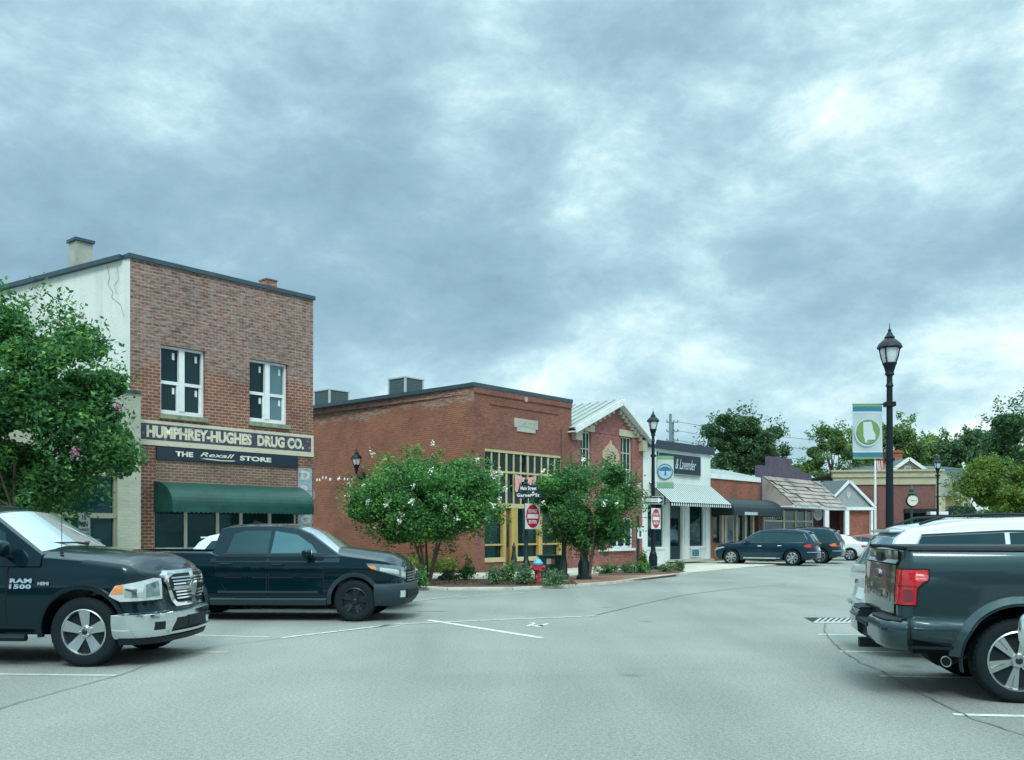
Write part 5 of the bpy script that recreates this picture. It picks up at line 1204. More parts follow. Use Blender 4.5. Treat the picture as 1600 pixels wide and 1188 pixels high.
def ridge_truck():
    c = Car('pickup_truck', 'black crew cab pickup with dark wheels, parked in front of the drug store', 'pickup truck', 5.34, 1.98,
            [(-2.67, 1.29), (-.95, 1.27), (-.8, 1.20), (1.0, 1.215), (1.35, 1.235), (1.9, 1.165), (2.3, 1.11), (2.55, 1.05), (2.67, 1.0)],
            [(-2.67, .50), (-2.2, .36), (-.9, .30), (1.0, .30), (2.2, .33), (2.45, .30), (2.67, .36)], M['paint_navy'], 1.71, -1.47, .378,
            front=(.45, .55), rear=(.1, .15), bow=(.18, .04), side_in=[(.25, .05), (.4, .02), (.5, -.005), (.6, .01), (.8, .02), (.93, -.005), (1.03, .01), (1.2, .05), (1.35, .07)],
            front_in=[(.25, .10), (.38, .0), (.6, -.0), (.72, .05), (.9, .05), (1.0, .08), (1.1, .15), (1.2, .30)], rear_in=[(.3, .05), (.6, .02), (1.4, .03)], crown=.13, bed=(-2.56, -1.0), arch=.065, tread=.25)
    e = c.e
    c.cabin([(1.44, 1.20), (.86, 1.60), (.62, 1.70), (.30, 1.745), (-.35, 1.745), (-.70, 1.725), (-.83, 1.685), (-.94, 1.22)], 1.20, .93, .70, bulge=.05)
    c.glass_top('windshield', .08, c.cs[2]-.04, .94, .90, M['windshield'])
    c.glass_top('rear_window', c.cs[-2]+.05, c.cs[-1]-.08, .8, .85, M['carglass'])
    lg = glassmat('carglass_pale', (.03, .10, .12), 1.9)
    c.glass_side('side_window', [(1.02, 1.25), (.90, 1.40), (.62, 1.58), (.20, 1.655), (.16, 1.245)], lg); c.glass_side('side_window', [(.10, 1.245), (.13, 1.655), (-.36, 1.655), (-.56, 1.60), (-.66, 1.25)], M['carglass'])
    c.glass_side('window_trim', [(1.2, 1.222), (1.2, 1.238), (-.7, 1.24), (-.7, 1.222)], M['cladding'], d=.01)
    c.door(.13, 1.16, .42, 1.19, handle=(.30, 1.04)); c.door([(-.62, .52), (-.50, .42), (.10, .42), (.10, 1.19), (-.86, 1.19), (-.84, .8)], 0, 0, 0, handle=(-.66, 1.05))
    c.wheels(.235, 'five_split', M['alloy_dark'], hub=M['alloy_dark'])
    for x in (c.wf, c.wr):
        for sg in (1, -1): c.flare(x, sg, c.wrad+.05, c.wrad+.13, M['cladding'], d=.022)
    for sg in (1, -1):
        c.band('sill_cladding', sg*c.ux(1.20), sg*c.ux(-.95), [(.30, -.0), (.30, .02), (.40, .03), (.43, .0)], M['cladding'])
        c.band('door_crease', sg*c.ux(1.05), sg*c.ux(-.8), [(.52, 0), (.52, .016), (.555, .022), (.56, .0)], M['cladding'])
        h0, h1 = c.uf(.58), c.ux(1.93)
        hl = c.panel('headlight', sgn_u(c, sg, [(h0, .76), (h0+.30, .82), (h1-.10, .96), (h1, 1.06), (h1-.16, 1.06), (h0+.22, 1.01), (h0-.02, .95)]), mat('lamp_dim', (.16, .24, .26), .08, metal=.4, coat=1), d=.02)
        c.panel('indicator', sgn_u(c, sg, [(h1-.20, .955), (h1-.10, .965), (h1-.02, 1.022), (h1-.17, 1.02)]), M['amber'], d=.026, parent=hl)
        c.panel('lamp_bowl', sgn_u(c, sg, [(h0+.04, .80), (h0+.2, .82), (h0+.2, .92), (h0+.04, .88)]), M['lampglass'], d=.026, parent=hl)
        c.panel('lamp_bowl', sgn_u(c, sg, [(h0+.28, .85), (h1-.26, .93), (h1-.26, .99), (h0+.28, .94)]), M['lampglass'], d=.026, parent=hl)
        q = c.uf(.80); c.panel('fog_lamp', sgn_u(c, sg, [(q-.08, .44), (q+.04, .44), (q+.04, .56), (q-.08, .56)]), M['lampglass'], d=.045)
    ub = c.ux(2.08)
    c.band('bumper', -ub, ub, [(.30, -.02), (.29, .0), (.36, .02), (.52, .035), (.66, .04), (.69, .02), (.70, -.04)], M['cladding'])
    a = c.uf(.66); c.panel('bumper_intake', [(-a, .42), (a, .42), (a, .58), (-a, .58)], M['dark'], d=.040)
    for z in (.45, .50, .55): c.band('bumper_bar', -a, a, [(z-.01, .03), (z-.01, .048), (z+.01, .048), (z+.01, .03)], M['plastic'])
    w_ = c.uf(.56); g = c.panel('grille', [(-w_+.06, .70), (w_-.06, .70), (w_, .95), (-w_, .95)], M['dark'], d=.02)
    for z in (.73, .78, .83, .88): c.band('slat', -w_+.05, w_-.05, [(z-.009, .02), (z-.009, .036), (z+.009, .036), (z+.009, .02)], M['alloy'], parent=g)
    c.band('grille_bar', -w_, w_, [(.93, .02), (.93, .05), (.99, .05), (.99, .0)], M['chrome'], parent=g)
    for sg in (1, -1): c.panel('badge', sgn_u(c, sg, [(.045, .74), (.075, .74), (.10, .91), (.065, .91)]), M['chrome'], d=.062, parent=g)
    c.panel('badge', [(-.06, .80), (.06, .80), (.06, .83), (-.06, .83)], M['chrome'], d=.062, parent=g)
    c.mirror(.88, 1.25, size=(.15, .24, .15), out=.17, shell=M['paint_navy'])
    mb = MB()
    for sg in (1, -1): mb.tube([(1.36, sg*.05, 1.33), (1.25, sg*.5, 1.335), (1.1, sg*.74, 1.35)], .010, 5)
    mb.build('wiper', M['plastic'], e)
    mb = MB(); mb.prism([(-.5, 1.78), (-.22, 1.78), (-.44, 1.85)], lambda a, b, t: (a, t, b), -.02, .02); mb.build('roof_fin', M['plastic'], e)
    for sg in (1, -1): c.panel('tail_light', sgn_u(c, sg, [(c.ux(-2.45), .85), (c.ur(.72), .85), (c.ur(.72), 1.2), (c.ux(-2.45), 1.2)]), M['tail'], d=.012)
    c.band('rear_bumper', c.ux(-2.4), c.U, [(.42, 0), (.42, .06), (.62, .07), (.64, 0)], M['cladding']); c.band('rear_bumper', -c.ux(-2.4), -c.U, [(.42, 0), (.42, .06), (.62, .07), (.64, 0)], M['cladding'])
    c.place((553-CX)/F*16.85, 16.85, R(-2.5), (c.wf, -c.hw))
ridge_truck()
# ---------------- generic SUV and sedan bodies
def suv(label, paint, L=5.0, W=1.95, H=1.74, k=1.0, rim=.25, wrad=.375, style='ten', rails=False, trim=True, roof=None, chrome_lip=True, cat='suv', tail=M['tail'], tailpoly=None):
    hl = L/2; wf = hl-.95; wr = wf-2.9*L/5.0
    c = Car('parked_suv', label, cat, L, W, [(-hl, 1.10), (-hl+.5, 1.12), (wf-.55, 1.10), (wf-.25, 1.09), (wf+.3, 1.02), (hl-.25, .92), (hl, .80)],
            [(-hl, .42), (-hl+.4, .28), (wr+.5, .24), (wf-.5, .24), (hl-.3, .26), (hl, .36)], paint, wf, wr, wrad, front=(.55, .6), rear=(.30, .42), bow=(.22, .10),
            rear_in=[(.2, .14), (.4, .02), (.65, .0), (.8, .05), (1.15, .14)], crown=.07, tread=.24)
    xb = wf-.38
    c.cabin([(xb, 1.08), (xb-.72, 1.54), (xb-1.05, H-.05), (xb-1.7, H-.0), (xb-2.6, H-.03), (-hl+.55, H-.12), (-hl+.36, H-.25), (-hl+.10, 1.08)], 1.08, W/2-.06, W/2-.28, bulge=.045, roof_mat=roof)
    c.glass_top('windshield', .06, c.cs[2]-.12, .93, .88, M['windshield'])
    c.glass_top('rear_window', c.cs[-3]+.06, c.cs[-1]-.10, .80, .84, glassmat('rear_glass', (.10, .17, .19), 2.2) if True else None)
    zz = 1.13; zt = H-.16
    x1 = xb-.28; xs = [x1-.85, x1-1.78, -hl+.62]
    sw = [[(x1-.02, zz), (x1-.45, zt-.16), (x1-.75, zt-.02), (xs[0]-.02, zt), (xs[0], zz)], [(xs[0]-.05, zz), (xs[0]-.06, zt), (xs[1], zt-.01), (xs[1], zz)], [(xs[1]-.06, zz), (xs[1]-.06, zt-.01), (xs[2]+.02, zt-.06), (xs[2]-.12, zz+.12), (xs[2]-.02, zz)]]
    for p in sw: c.glass_side('side_window', p, M['carglass'])
    if trim:
        for (a, b) in (((x1+.1, zz-.025), (xs[2]-.0, zz-.02)), ((xs[2]-.02, zz-.02), (xs[2]-.16, zz+.12)), ((xs[2]-.16, zz+.12), (xs[2]+.02, zt-.04)), ((xs[2]+.02, zt-.04), (xs[1], zt+.015)), ((xs[1], zt+.015), (x1-.75, zt+.0)), ((x1-.75, zt+.0), (x1+.05, zz))):
            for sg in (1, -1):
                mb = MB(); mb.bar((a[0], sg*(c.cw(a[1])+.008), a[1]), (b[0], sg*(c.cw(b[1])+.008), b[1]), .014, .02); mb.build('window_trim', M['chrome'], c.e)
    c.door(xs[0]-.02, x1+.14, .36, 1.06, handle=(xs[0]+.12, .93), hm=M['chrome']); c.door([(xs[1]+.1, .5), (xs[1]+.22, .36), (xs[0]-.05, .36), (xs[0]-.05, 1.06), (xs[1]-.04, 1.06), (xs[1]-.04, .8)], 0, 0, 0, handle=(xs[1]+.12, .95), hm=M['chrome'])
    if chrome_lip:
        for sg in (1, -1): c.band('sill_trim', sg*c.ux(wf-.6), sg*c.ux(wr+.55), [(.33, .0), (.33, .02), (.38, .02), (.38, .0)], M['chrome'])
    for sg in (1, -1):
        h0, h1 = c.uf(.52), c.ux(wf+.28)
        c.panel('headlight', sgn_u(c, sg, [(h0, .68), (h0+.3, .70), (h1, .86), (h1-.1, .89), (h0, .80)]), M['lampglass'], d=.012)
        tp = tailpoly or [(c.ur(.62), .90), (c.ux(-hl+.5), .88), (c.ux(-hl+.62), .96), (c.ux(-hl+.40), 1.03), (c.ur(.62), 1.02)]
        c.panel('tail_light', sgn_u(c, sg, tp), tail, d=.015)
        c.panel('reflector', sgn_u(c, sg, [(c.ur(.72), .46), (c.ur(.5), .46), (c.ur(.5), .50), (c.ur(.72), .50)]), M['tail_dark'], d=.02)
    ua = c.ux(-hl+.45)
    for sg in (1, -1):
        c.band('rear_bumper', sg*ua, sg*c.U, [(.36, 0), (.36, .02), (.62, .035), (.66, .0)], paint)
        c.band('bumper_trim', sg*ua, sg*c.ur(.1), [(.635, .03), (.635, .045), (.665, .04), (.665, .0)], M['chrome'])
    c.panel('license_plate', [(c.U-.2, .72), (c.U-.001, .72), (c.U-.001, .86), (c.U-.2, .86)], M['white'], d=.012); c.panel('license_plate', [(-c.U+.2, .72), (-c.U+.001, .72), (-c.U+.001, .86), (-c.U+.2, .86)][::-1], M['white'], d=.012)
    w_ = c.uf(.42); g = c.panel('grille', [(-w_, .50), (w_, .50), (w_+.08, .78), (-w_-.08, .78)], M['dark'], d=.014)
    for z in (.56, .62, .68, .74): c.band('slat', -w_-.04, w_+.04, [(z-.008, .01), (z-.008, .028), (z+.008, .028), (z+.008, .01)], M['chrome'], parent=g)
    mb = MB(); xs0 = -hl+.42; mb.box(xs0-.12, xs0+.18, -W/2+.42, W/2-.42, H-.17, H-.13); mb.build('spoiler', roof or paint, c.e, smooth=60, bevel=.012)
    if rails:
        for sg in (1, -1):
            y = sg*(c.cwt-.06); mb = MB(); mb.tube([(xb-1.05, y, H-.02), (xb-1.25, y, H+.05), (xb-2.2, y, H+.07), (-hl+.95, y, H+.04), (-hl+.65, y, H-.06)], .02, 6); mb.build('roof_rail', M['plastic'], c.e)
    c.wheels(rim, style, M['alloy'])
    c.mirror(xb-.42, 1.17, size=(.12, .2, .14), out=.13)
    return c
def sedan(label, paint, L=4.75, W=1.82, H=1.44, hood=.98):
    hl = L/2; wf = hl-.92; wr = wf-2.75*L/4.75
    c = Car('parked_sedan', label, 'sedan', L, W, [(-hl, .90), (-hl+.25, 1.0), (-hl+.9, 1.02), (wf-.5, .95), (wf-.1, .94), (hl-.4, .82), (hl, .66)], [(-hl, .36), (-hl+.4, .24), (hl-.4, .22), (hl, .3)], paint, wf, wr, .33, front=(.5, .55), rear=(.28, .4), bow=(.2, .1), crown=.06, tread=.22)
    xb = wf-.32
    c.cabin([(xb, .93), (xb-.78, 1.33), (xb-1.1, H-.03), (xb-1.6, H), (xb-2.1, H-.04), (xb-2.45, 1.32), (-hl+.62, 1.0)], .93, W/2-.08, W/2-.30, bulge=.045)
    c.glass_top('windshield', .06, c.cs[2]-.1, .93, .88, M['windshield']); c.glass_top('rear_window', c.cs[-3]+.12, c.cs[-1]-.1, .85, .88, M['carglass'])
    zz, zt = .98, H-.13; x1 = xb-.32; mid = x1-.95
    c.glass_side('side_window', [(x1, zz), (x1-.52, zt-.09), (mid+.0, zt), (mid, zz)], M['carglass']); c.glass_side('side_window', [(mid-.06, zz), (mid-.06, zt), (mid-.55, zt-.07), (mid-.95, zz+.03), (mid-.9, zz)], M['carglass'])
    c.door(mid-.03, x1+.12, .32, .93, handle=(mid+.1, .84)); c.door(mid-.9, mid-.05, .32, .93, cut=.12, handle=(mid-.75, .85))
    for sg in (1, -1):
        c.panel('headlight', sgn_u(c, sg, [(c.uf(.5), .60), (c.ux(wf+.3), .72), (c.ux(wf+.35), .78), (c.uf(.5), .70)]), M['lampglass'], d=.012)
        c.panel('tail_light', sgn_u(c, sg, [(c.ur(.55), .74), (c.ux(-hl+.45), .76), (c.ux(-hl+.5), .86), (c.ur(.55), .88)]), M['tail'], d=.012)
    w_ = c.uf(.4); c.panel('grille', [(-w_, .35), (w_, .35), (w_, .52), (-w_, .52)], M['dark'], d=.012)
    c.wheels(.225, 'ten', M['alloy']); c.mirror(xb-.45, 1.03, size=(.12, .18, .12), out=.11)
    return c
# dark blue SUV in front of the low brick shop
c = suv('glossy dark blue suv with chrome window line, nosed in before the black awning', M['paint_blue'], trim=True)
Yf = 41.9; c.place((1142.5-CX)/F*(2392.5/52.8), 2392.5/52.8, R(180-27), (c.wf, c.hw-.1))
c = suv('dark teal suv mostly hidden behind the dark blue suv, orange tail light showing', M['paint_teal'], L=4.8, H=1.8, tail=mat('tail_orange', (.8, .16, .03), .3, coat=1), trim=False, tailpoly=None, chrome_lip=False, rails=True)
c.place(17.1, 47.6, R(180-27), (-c.hl, -.3))
c = sedan('white sedan parked behind the dark teal suv', M['paint_white']); c.place(20.3, 52.2, R(180-27), (-c.hl, -.3))
c = sedan('maroon sedan roof just showing beyond the white sedan', M['paint_red']); c.place(23.6, 56.2, R(180-27), (-c.hl, -.3))
c = suv('white suv far along the parking row, behind the pale suv roof', M['paint_white'], L=4.7, H=1.75, rails=True, trim=False); c.place(26.6, 60.0, R(180-27), (-c.hl, -.3))
c = sedan('dark sedan far off in front of the bank', M['paint_teal']); c.place(29.5, 62.5, R(176))
# white car whose hood shows beyond the crew cab pickup
c = suv('white suv parked beyond the black crew cab pickup, only its hood showing', M['paint_white'], L=4.9, H=1.66, trim=False, chrome_lip=False); c.place((652-CX)/F*20.4, 20.3, R(-2.5), (c.hl, 0))
# pale SUV beyond the grey pickup on the right
SU = suv('white suv with dark roof rails parked beyond the dark green grey pickup', M['paint_white'], L=5.1, W=1.98, H=1.80, rails=True, trim=True, chrome_lip=False, wrad=.39,
         tailpoly=None)
SU.place((1333-CX)/F*13.6, 13.6, R(-9), (-SU.hl+.1, .75))
# ---------------- dark green-grey pickup, rear half in the photo
def grey_truck():
    c = Car('pickup_truck', 'dark green grey pickup seen from its tail on the right, red tail light', 'pickup truck', 5.89, 2.03,
            [(-2.95, 1.475), (-.6, 1.48), (1.1, 1.42), (1.5, 1.42), (2.5, 1.28), (2.95, 1.1)], [(-2.95, .62), (-2.4, .52), (-1.3, .50), (1.3, .45), (2.95, .45)], M['paint_slate'], 1.83, -1.84, .405,
            front=(.3, .4), rear=(.15, .18), bow=(.15, .03), side_in=[(.4, .05), (.55, .01), (.66, -.02), (.72, -.02), (.79, .014), (.95, .006), (1.2, .0), (1.32, .010), (1.475, .062)],
            rear_in=[(.4, .02), (.7, .0), (.95, .0), (1.2, .015), (1.32, .02), (1.36, .05), (1.5, .04)], front_in=[(.4, .0), (1.0, .1), (1.3, .2)], crown=.01, bed=(-2.86, -.75), bedz=.8, arch=.12, tread=.29)
    e = c.e
    c.cabin([(1.45, 1.40), (.75, 1.88), (.4, 1.96), (-.4, 1.95), (-.6, 1.88), (-.68, 1.4)], 1.40, .94, .76)
    c.glass_top('windshield', .05, c.cs[1]-.03, .93, .9, M['windshield']); c.glass_top('rear_window', c.cs[-2]+.05, c.cs[-1]-.06, .85, .85, M['carglass'])
    c.glass_side('side_window', [(.95, 1.46), (.6, 1.80), (.2, 1.83), (.2, 1.45)], M['carglass']); c.glass_side('side_window', [(.14, 1.45), (.14, 1.83), (-.45, 1.81), (-.52, 1.45)], M['carglass'])
    c.door(.17, 1.25, .55, 1.38, handle=(.3, 1.2)); c.door(-.6, .14, .55, 1.38, handle=(-.45, 1.2))
    # soft tonneau cover
    mb = MB(); mb.box(-2.88, -.72, -.9, .9, 1.47, 1.50); mb.build('tonneau_cover', M['plastic'], e, bevel=.01)
    # bed rail cap
    for sg in (1, -1): c.band('bed_rail', sg*c.ux(-.75), sg*c.ux(-2.88), [(1.462, -.02), (1.462, .012), (1.492, .006), (1.497, -.10), (1.48, -.12)], M['plastic'])
    c.wheels(.285, 'six', M['alloy'], hub=M['alloy_dark'])
    for x in (c.wf, c.wr):
        for sg in (1, -1):
            c.flare(x, sg, c.wrad+.125, c.wrad+.225, M['paint_slate'], d=.055, a0=2, a1=178, taper=True); c.flare(x, sg, c.wrad+.112, c.wrad+.135, M['cladding'], d=.055, a0=-14, a1=194, name='flare_edge')
    # tailgate with its seams, upper spoiler lip, handle, oval badge and stamped word
    gu = c.ur(.80)
    def rear(name, poly, mt, d, parent=None, th=.02):
        # poly in (y, z) across the tail
        def f(a, b, t): y = a; q = c.surf(c.ur(min(abs(a), .93)), b, t); return (q[0], y, b)
        mb = MB(); ys = [p[0] for p in poly]; n = len(poly)
        mb.prism(poly, f, d, -th); return mb.build(name, mt, parent or e)
    def grid(name, y0, y1, zs, mt, d, parent=None):
        mb = MB(); n = 12
        for z0, z1 in zip(zs, zs[1:]):
            for i in range(n):
                a = y0+(y1-y0)*i/n; b = y0+(y1-y0)*(i+1)/n
                f = lambda y, z: (c.surf(c.ur(min(abs(y), .95)), z, d)[0], y, z)
                mb.quad(f(a, z0), f(b, z0), f(b, z1), f(a, z1))
        return mb.build(name, mt, parent or e, smooth=30)
    grid('tailgate_seal', -.80, .80, [.80, 1.0, 1.2, 1.32, 1.36, 1.46], M['dark'], .003)
    tg = grid('tailgate', -.785, .785, [.82, .9, 1.0, 1.1, 1.2, 1.31], c.paint, .012)
    grid('tailgate_lip', -.785, .785, [1.325, 1.36, 1.40, 1.455], c.paint, .020, tg)
    rear('tailgate_handle', [(-.14, 1.34), (.14, 1.34), (.12, 1.42), (-.12, 1.42)], M['dark'], .035, tg)
    mb = MB()
    pts = [(.13*math.cos(t*math.pi/12), 1.20+.052*math.sin(t*math.pi/12)) for t in range(24)]
    rear('badge', pts, M['alloy'], .028, tg); rear('badge', [(p[0]*.84, 1.20+(p[1]-1.20)*.78) for p in pts], M['paint_blue'], .033, tg)
    rear('stamped_panel', [(-.62, .94), (.62, .94), (.62, 1.04), (-.62, 1.04)], M['paint_teal'], .016, tg)
    fn = lambda a, b: (c.surf(c.ur(min(abs(a), .93)), b, .021)[0], -a, b)
    text('badge', 'F-150', (-.50, .50, .952, 1.028), fn, M['paint_slate'], tg, bold=.05, spacing=1.6)
    # tail lights: flat bracket shape wrapping from tail to flank
    for sg in (1, -1):
        ux = c.ux; ur = c.ur
        poly = [(ur(.82), .93), (ux(-2.78), .93), (ux(-2.775), 1.09), (ux(-2.73), 1.14), (ux(-2.67), 1.18), (ux(-2.67), 1.27), (ur(.82), 1.27)]
        tl = c.panel('tail_light', sgn_u(c, sg, poly), M['tail'], d=.014, step=.05)
        c.panel('light_bezel', sgn_u(c, sg, [(ur(.80), .915), (ux(-2.765), .915), (ux(-2.755), 1.08), (ux(-2.65), 1.17), (ux(-2.65), 1.285), (ur(.80), 1.285)]), M['dark'], d=.008, parent=tl)
        c.panel('reversing_light', sgn_u(c, sg, [(ux(-2.88), .96), (ux(-2.80), .96), (ux(-2.80), 1.08), (ux(-2.88), 1.08)]), M['tail_dark'], d=.019, parent=tl)
        c.panel('light_rib', sgn_u(c, sg, [(ur(.83), 1.105), (ux(-2.77), 1.105), (ux(-2.77), 1.12), (ur(.83), 1.12)]), M['tail_dark'], d=.019, parent=tl)
    # stepped rear bumper
    for sg in (1, -1):
        c.band('rear_bumper', sg*c.ux(-2.83), sg*c.ur(.30), [(.52, .0), (.50, .13), (.54, .17), (.70, .17), (.76, .15), (.78, .12), (.78, .0)], M['paint_slate'])
        c.band('bumper_step', sg*c.ux(-2.86), sg*c.ur(.34), [(.782, .0), (.782, .14), (.80, .12), (.80, .0)], M['plastic'])
        c.band('bumper_crease', sg*c.ux(-2.84), sg*c.ur(.30), [(.70, .16), (.70, .176), (.712, .176), (.712, .16)], M['cladding'])
    mb = MB(); mb.box(-3.05, -2.8, -.32, .32, .50, .66); mb.box(-3.12, -3.0, -.34, .34, .655, .70); mb.box(-3.14, -2.9, -.05, .05, .40, .50); mb.build('hitch', M['plastic'], e)
    for sg in (1, -1): c.band('lower_cladding', sg*c.ux(-2.40), sg*c.ux(-2.82), [(.50, .0), (.50, .008), (.53, .008), (.53, .0)], M['plastic'])
    mb = MB(); mb.tube([(-2.25, -.62, .42), (-2.47, -.86, .37)], .05, 14, cap=False); mb.tube([(-2.455, -.845, .373), (-2.472, -.862, .37)], .056, 14); mb.build('exhaust_pipe', M['alloy'], e)
    mb = MB(); mb.tube([(-2.474, -.864, .37), (-2.478, -.868, .369)], .044, 14); mb.build('pipe_bore', M['dark'], e)
    mb = MB(); mb.box(-2.7, -1.2, -.5, .5, .40, .60); mb.lathe([(.0, -.2), (.27, -.18), (.27, .18), (0, .2)], n=16, M=Matrix.Translation((-2.35, 0, .5)) @ Matrix.Rotation(R(90), 4, 'X') @ Matrix.Scale(.6, 4, (1, 0, 0))); mb.build('spare_tyre', M['dark'], e)
    c.mirror(1.05, 1.5, size=(.14, .26, .24), out=.2)
    Y = 2392.5/271; c.place((1596-CX)/F*Y, Y, R(-11), (c.wr, -c.hw))
grey_truck()
# neighbour's parked truck outside the right edge; only its chrome mirror enters the photo
c = suv('dark suv at the right edge, only its chrome door mirror in the picture', M['paint_black'], L=4.7, W=1.85, H=1.75, trim=False)
for o in list(c.e.children):
    if o.name.startswith('mirror'):
        for q in o.children: bpy.data.objects.remove(q)
        bpy.data.objects.remove(o)
c.mirror(c.wf-.8, 1.19, shell=M['chrome'], size=(.14, .22, .19), out=.16)
an = math.atan((1588-CX)/F); Ym = 4.3
c.place((1590-CX)/F*Ym, Ym, R(90)-an-R(1.5), (c.wf-.8, c.cwb+.27))
# ---------------------------------------------------------------- lamps, signs, hydrant, boxes
def lantern(mb_metal, mb_glass, z0, s=1.0, h=.74):
    """fitter cup, cage with glass, domed hat, finial"""
    S = lambda pr: [(r*s, z*s*h) for r, z in pr]
    mb_metal.lathe(S([(.075, 0), (.10, .04), (.085, .10), (.13, .30), (.15, .34), (.15, .37)]), (0, 0, z0), 14)
    for k in range(4):
        a = R(45+90*k); c, q = math.cos(a), math.sin(a)
        mb_metal.tube([(c*.14*s, q*.14*s, z0+.36*s*h), (c*.19*s, q*.19*s, z0+.56*s*h), (c*.225*s, q*.225*s, z0+.80*s*h)], .016*s, 5)
    mb_metal.lathe(S([(.235, .78), (.265, .82), (.23, .92), (.14, 1.04), (.10, 1.08), (.11, 1.12), (.07, 1.18), (.06, 1.23), (.03, 1.28), (.035, 1.33), (.012, 1.38), (.004, 1.55)]), (0, 0, z0), 18)
    mb_glass.lathe(S([(.115, .37), (.16, .56), (.19, .79)]), (0, 0, z0), 14)
M['lampshade'] = mat('lamp_globe', (.62, .70, .72), .25, coat=.5)
def lamp_post(px, base, top, label, base_z=.06, banner=None, yaw=0):
    Y = (EYE-base_z)*F/(base-HY); return lamp_at((px-CX)/F*Y, Y, base_z, EYE+(HY-top)*Y/F-base_z, label, banner)
def lamp_at(X, Y, bz, H, label, banner=None):
    e = empty('street_lamp', (X, Y, bz), 0, label, 'street lamp', 'black post lamps along the street')
    s = 1.0; z0 = H-1.15
    mb = MB(); mb.lathe([(.21, 0), (.21, .12), (.17, .16), (.18, .5), (.14, .62), (.15, .66), (.105, .75), (.09, 1.0), (.062, z0-.25), (.085, z0-.22), (.06, z0-.16), (.06, z0)], n=16); mb.build('post', M['iron'], e, smooth=35)
    a, g = MB(), MB(); lantern(a, g, z0); h = a.build('lamp_head', M['iron'], e, smooth=35); g.build('globe', M['lampshade'], h, smooth=60)
    return e, H
def banner(e, x0, x1, z0, z1, bands, label, yaw=0, emblem=None, bg=(.44, .52, .54)):
    """bands: list (z_from_top, z_to, colour)"""
    P = e.location; b = empty('banner', (P.x, P.y, P.z), yaw, label, 'banner', None)
    w_ = x1-x0; cl = MB(); n = 8
    def fy(x, z): return -.02+.018*math.sin((x-x0)/w_*5+z*2)
    for i in range(n):
        for j in range(12):
            a, c = x0+w_*i/n, x0+w_*(i+1)/n; p, q = z0+(z1-z0)*j/12, z0+(z1-z0)*(j+1)/12
            cl.quad((a, fy(a, p), p), (c, fy(c, p), p), (c, fy(c, q), q), (a, fy(a, q), q))
    cb = cl.build('cloth', mat('banner_ground', bg, .85, spec=.2, noise=.08), b, smooth=60)
    for t0, t1, c in bands:
        m_ = MB(); a0, a1 = z1-(z1-z0)*t0, z1-(z1-z0)*t1
        for i in range(n):
            a, cc = x0+w_*i/n, x0+w_*(i+1)/n
            m_.quad((a, fy(a, a1)-.004, a1), (cc, fy(cc, a1)-.004, a1), (cc, fy(cc, a0)-.004, a0), (a, fy(a, a0)-.004, a0))
        m_.build('stripe', mat('stripe', c, .75), cb)
    arm = MB(); xo = 0
    for z in (z1+.0, z0-.02): arm.tube([(0, 0, z), (x0 if abs(x0) > abs(x1) else x1, 0, z)], .014, 6)
    arm.box(-.1, .1, -.1, .1, z1-.05, z1+.05); arm.box(-.08, .08, -.08, .08, z0-.05, z0+.02); arm.build('bracket', M['iron'], b)
    return b, cb
def disc(name, cx, cz, rx, rz, y, mt, parent, n=28, hole=0):
    mb = MB()
    if hole:
        vs = []; fs = []
        for k in range(n): a = 2*math.pi*k/n; c, s = math.cos(a), math.sin(a); vs += [(cx+rx*c, y, cz+rz*s), (cx+rx*hole*c, y, cz+rz*hole*s)]
        for k in range(n): a = 2*k; b = 2*((k+1) % n); fs.append((a, b, b+1, a+1))
        mb.add(vs, fs)
    else: mb.add([(cx+rx*math.cos(2*math.pi*k/n), y, cz+rz*math.sin(2*math.pi*k/n)) for k in range(n)], [tuple(range(n))])
    return mb.build(name, mt, parent)
# big lamp right of centre, with the state-map banner
Yb = 20.0; Xb = (1390-CX)/F*Yb; Hb = EYE+(HY-504)*Yb/F-.0
e, H = lamp_at(Xb, Yb, 0.0, Hb, 'tall black street lamp nearest the camera, carrying the green map banner')
kx = Yb/F; zb = lambda py: EYE+(HY-py)*kx
gn = (.16, .30, .09); bl = (.03, .16, .26)
b, cb = banner(e, (1332-1390)*kx, (1378-1390)*kx, zb(717.5), zb(632), [(0, .045, gn), (.045, .135, bl), (.135, .16, (.5, .62, .66)), (.855, .88, (.5, .62, .66)), (.88, .965, bl), (.965, 1, gn)], 'pale grey banner with a white state outline in a green circle', emblem=1)
cx, cz = (1355-1390)*kx, zb(676); r = 19.5*kx
disc('ring', cx, cz, r*1.08, r*1.12, -.050, mat('ring_pale', (.42, .56, .60), .7), cb, hole=.9); disc('roundel', cx, cz, r*.9, r*.94, -.050, mat('roundel_green', (.14, .28, .07), .75), cb)
mb = MB(); al = [(-.42, .86), (.28, .88), (.42, .2), (.62, -.22), (.60, -.62), (-.08, -.66), (-.06, -.86), (-.26, -.90), (-.30, -.6), (-.40, -.3)]
mb.add([(cx+a*r*.95, -.056, cz+b2*r*.95) for a, b2 in al], [tuple(range(len(al)))]); mb.build('state_outline', mat('outline_white', (.48, .58, .62), .7), cb)
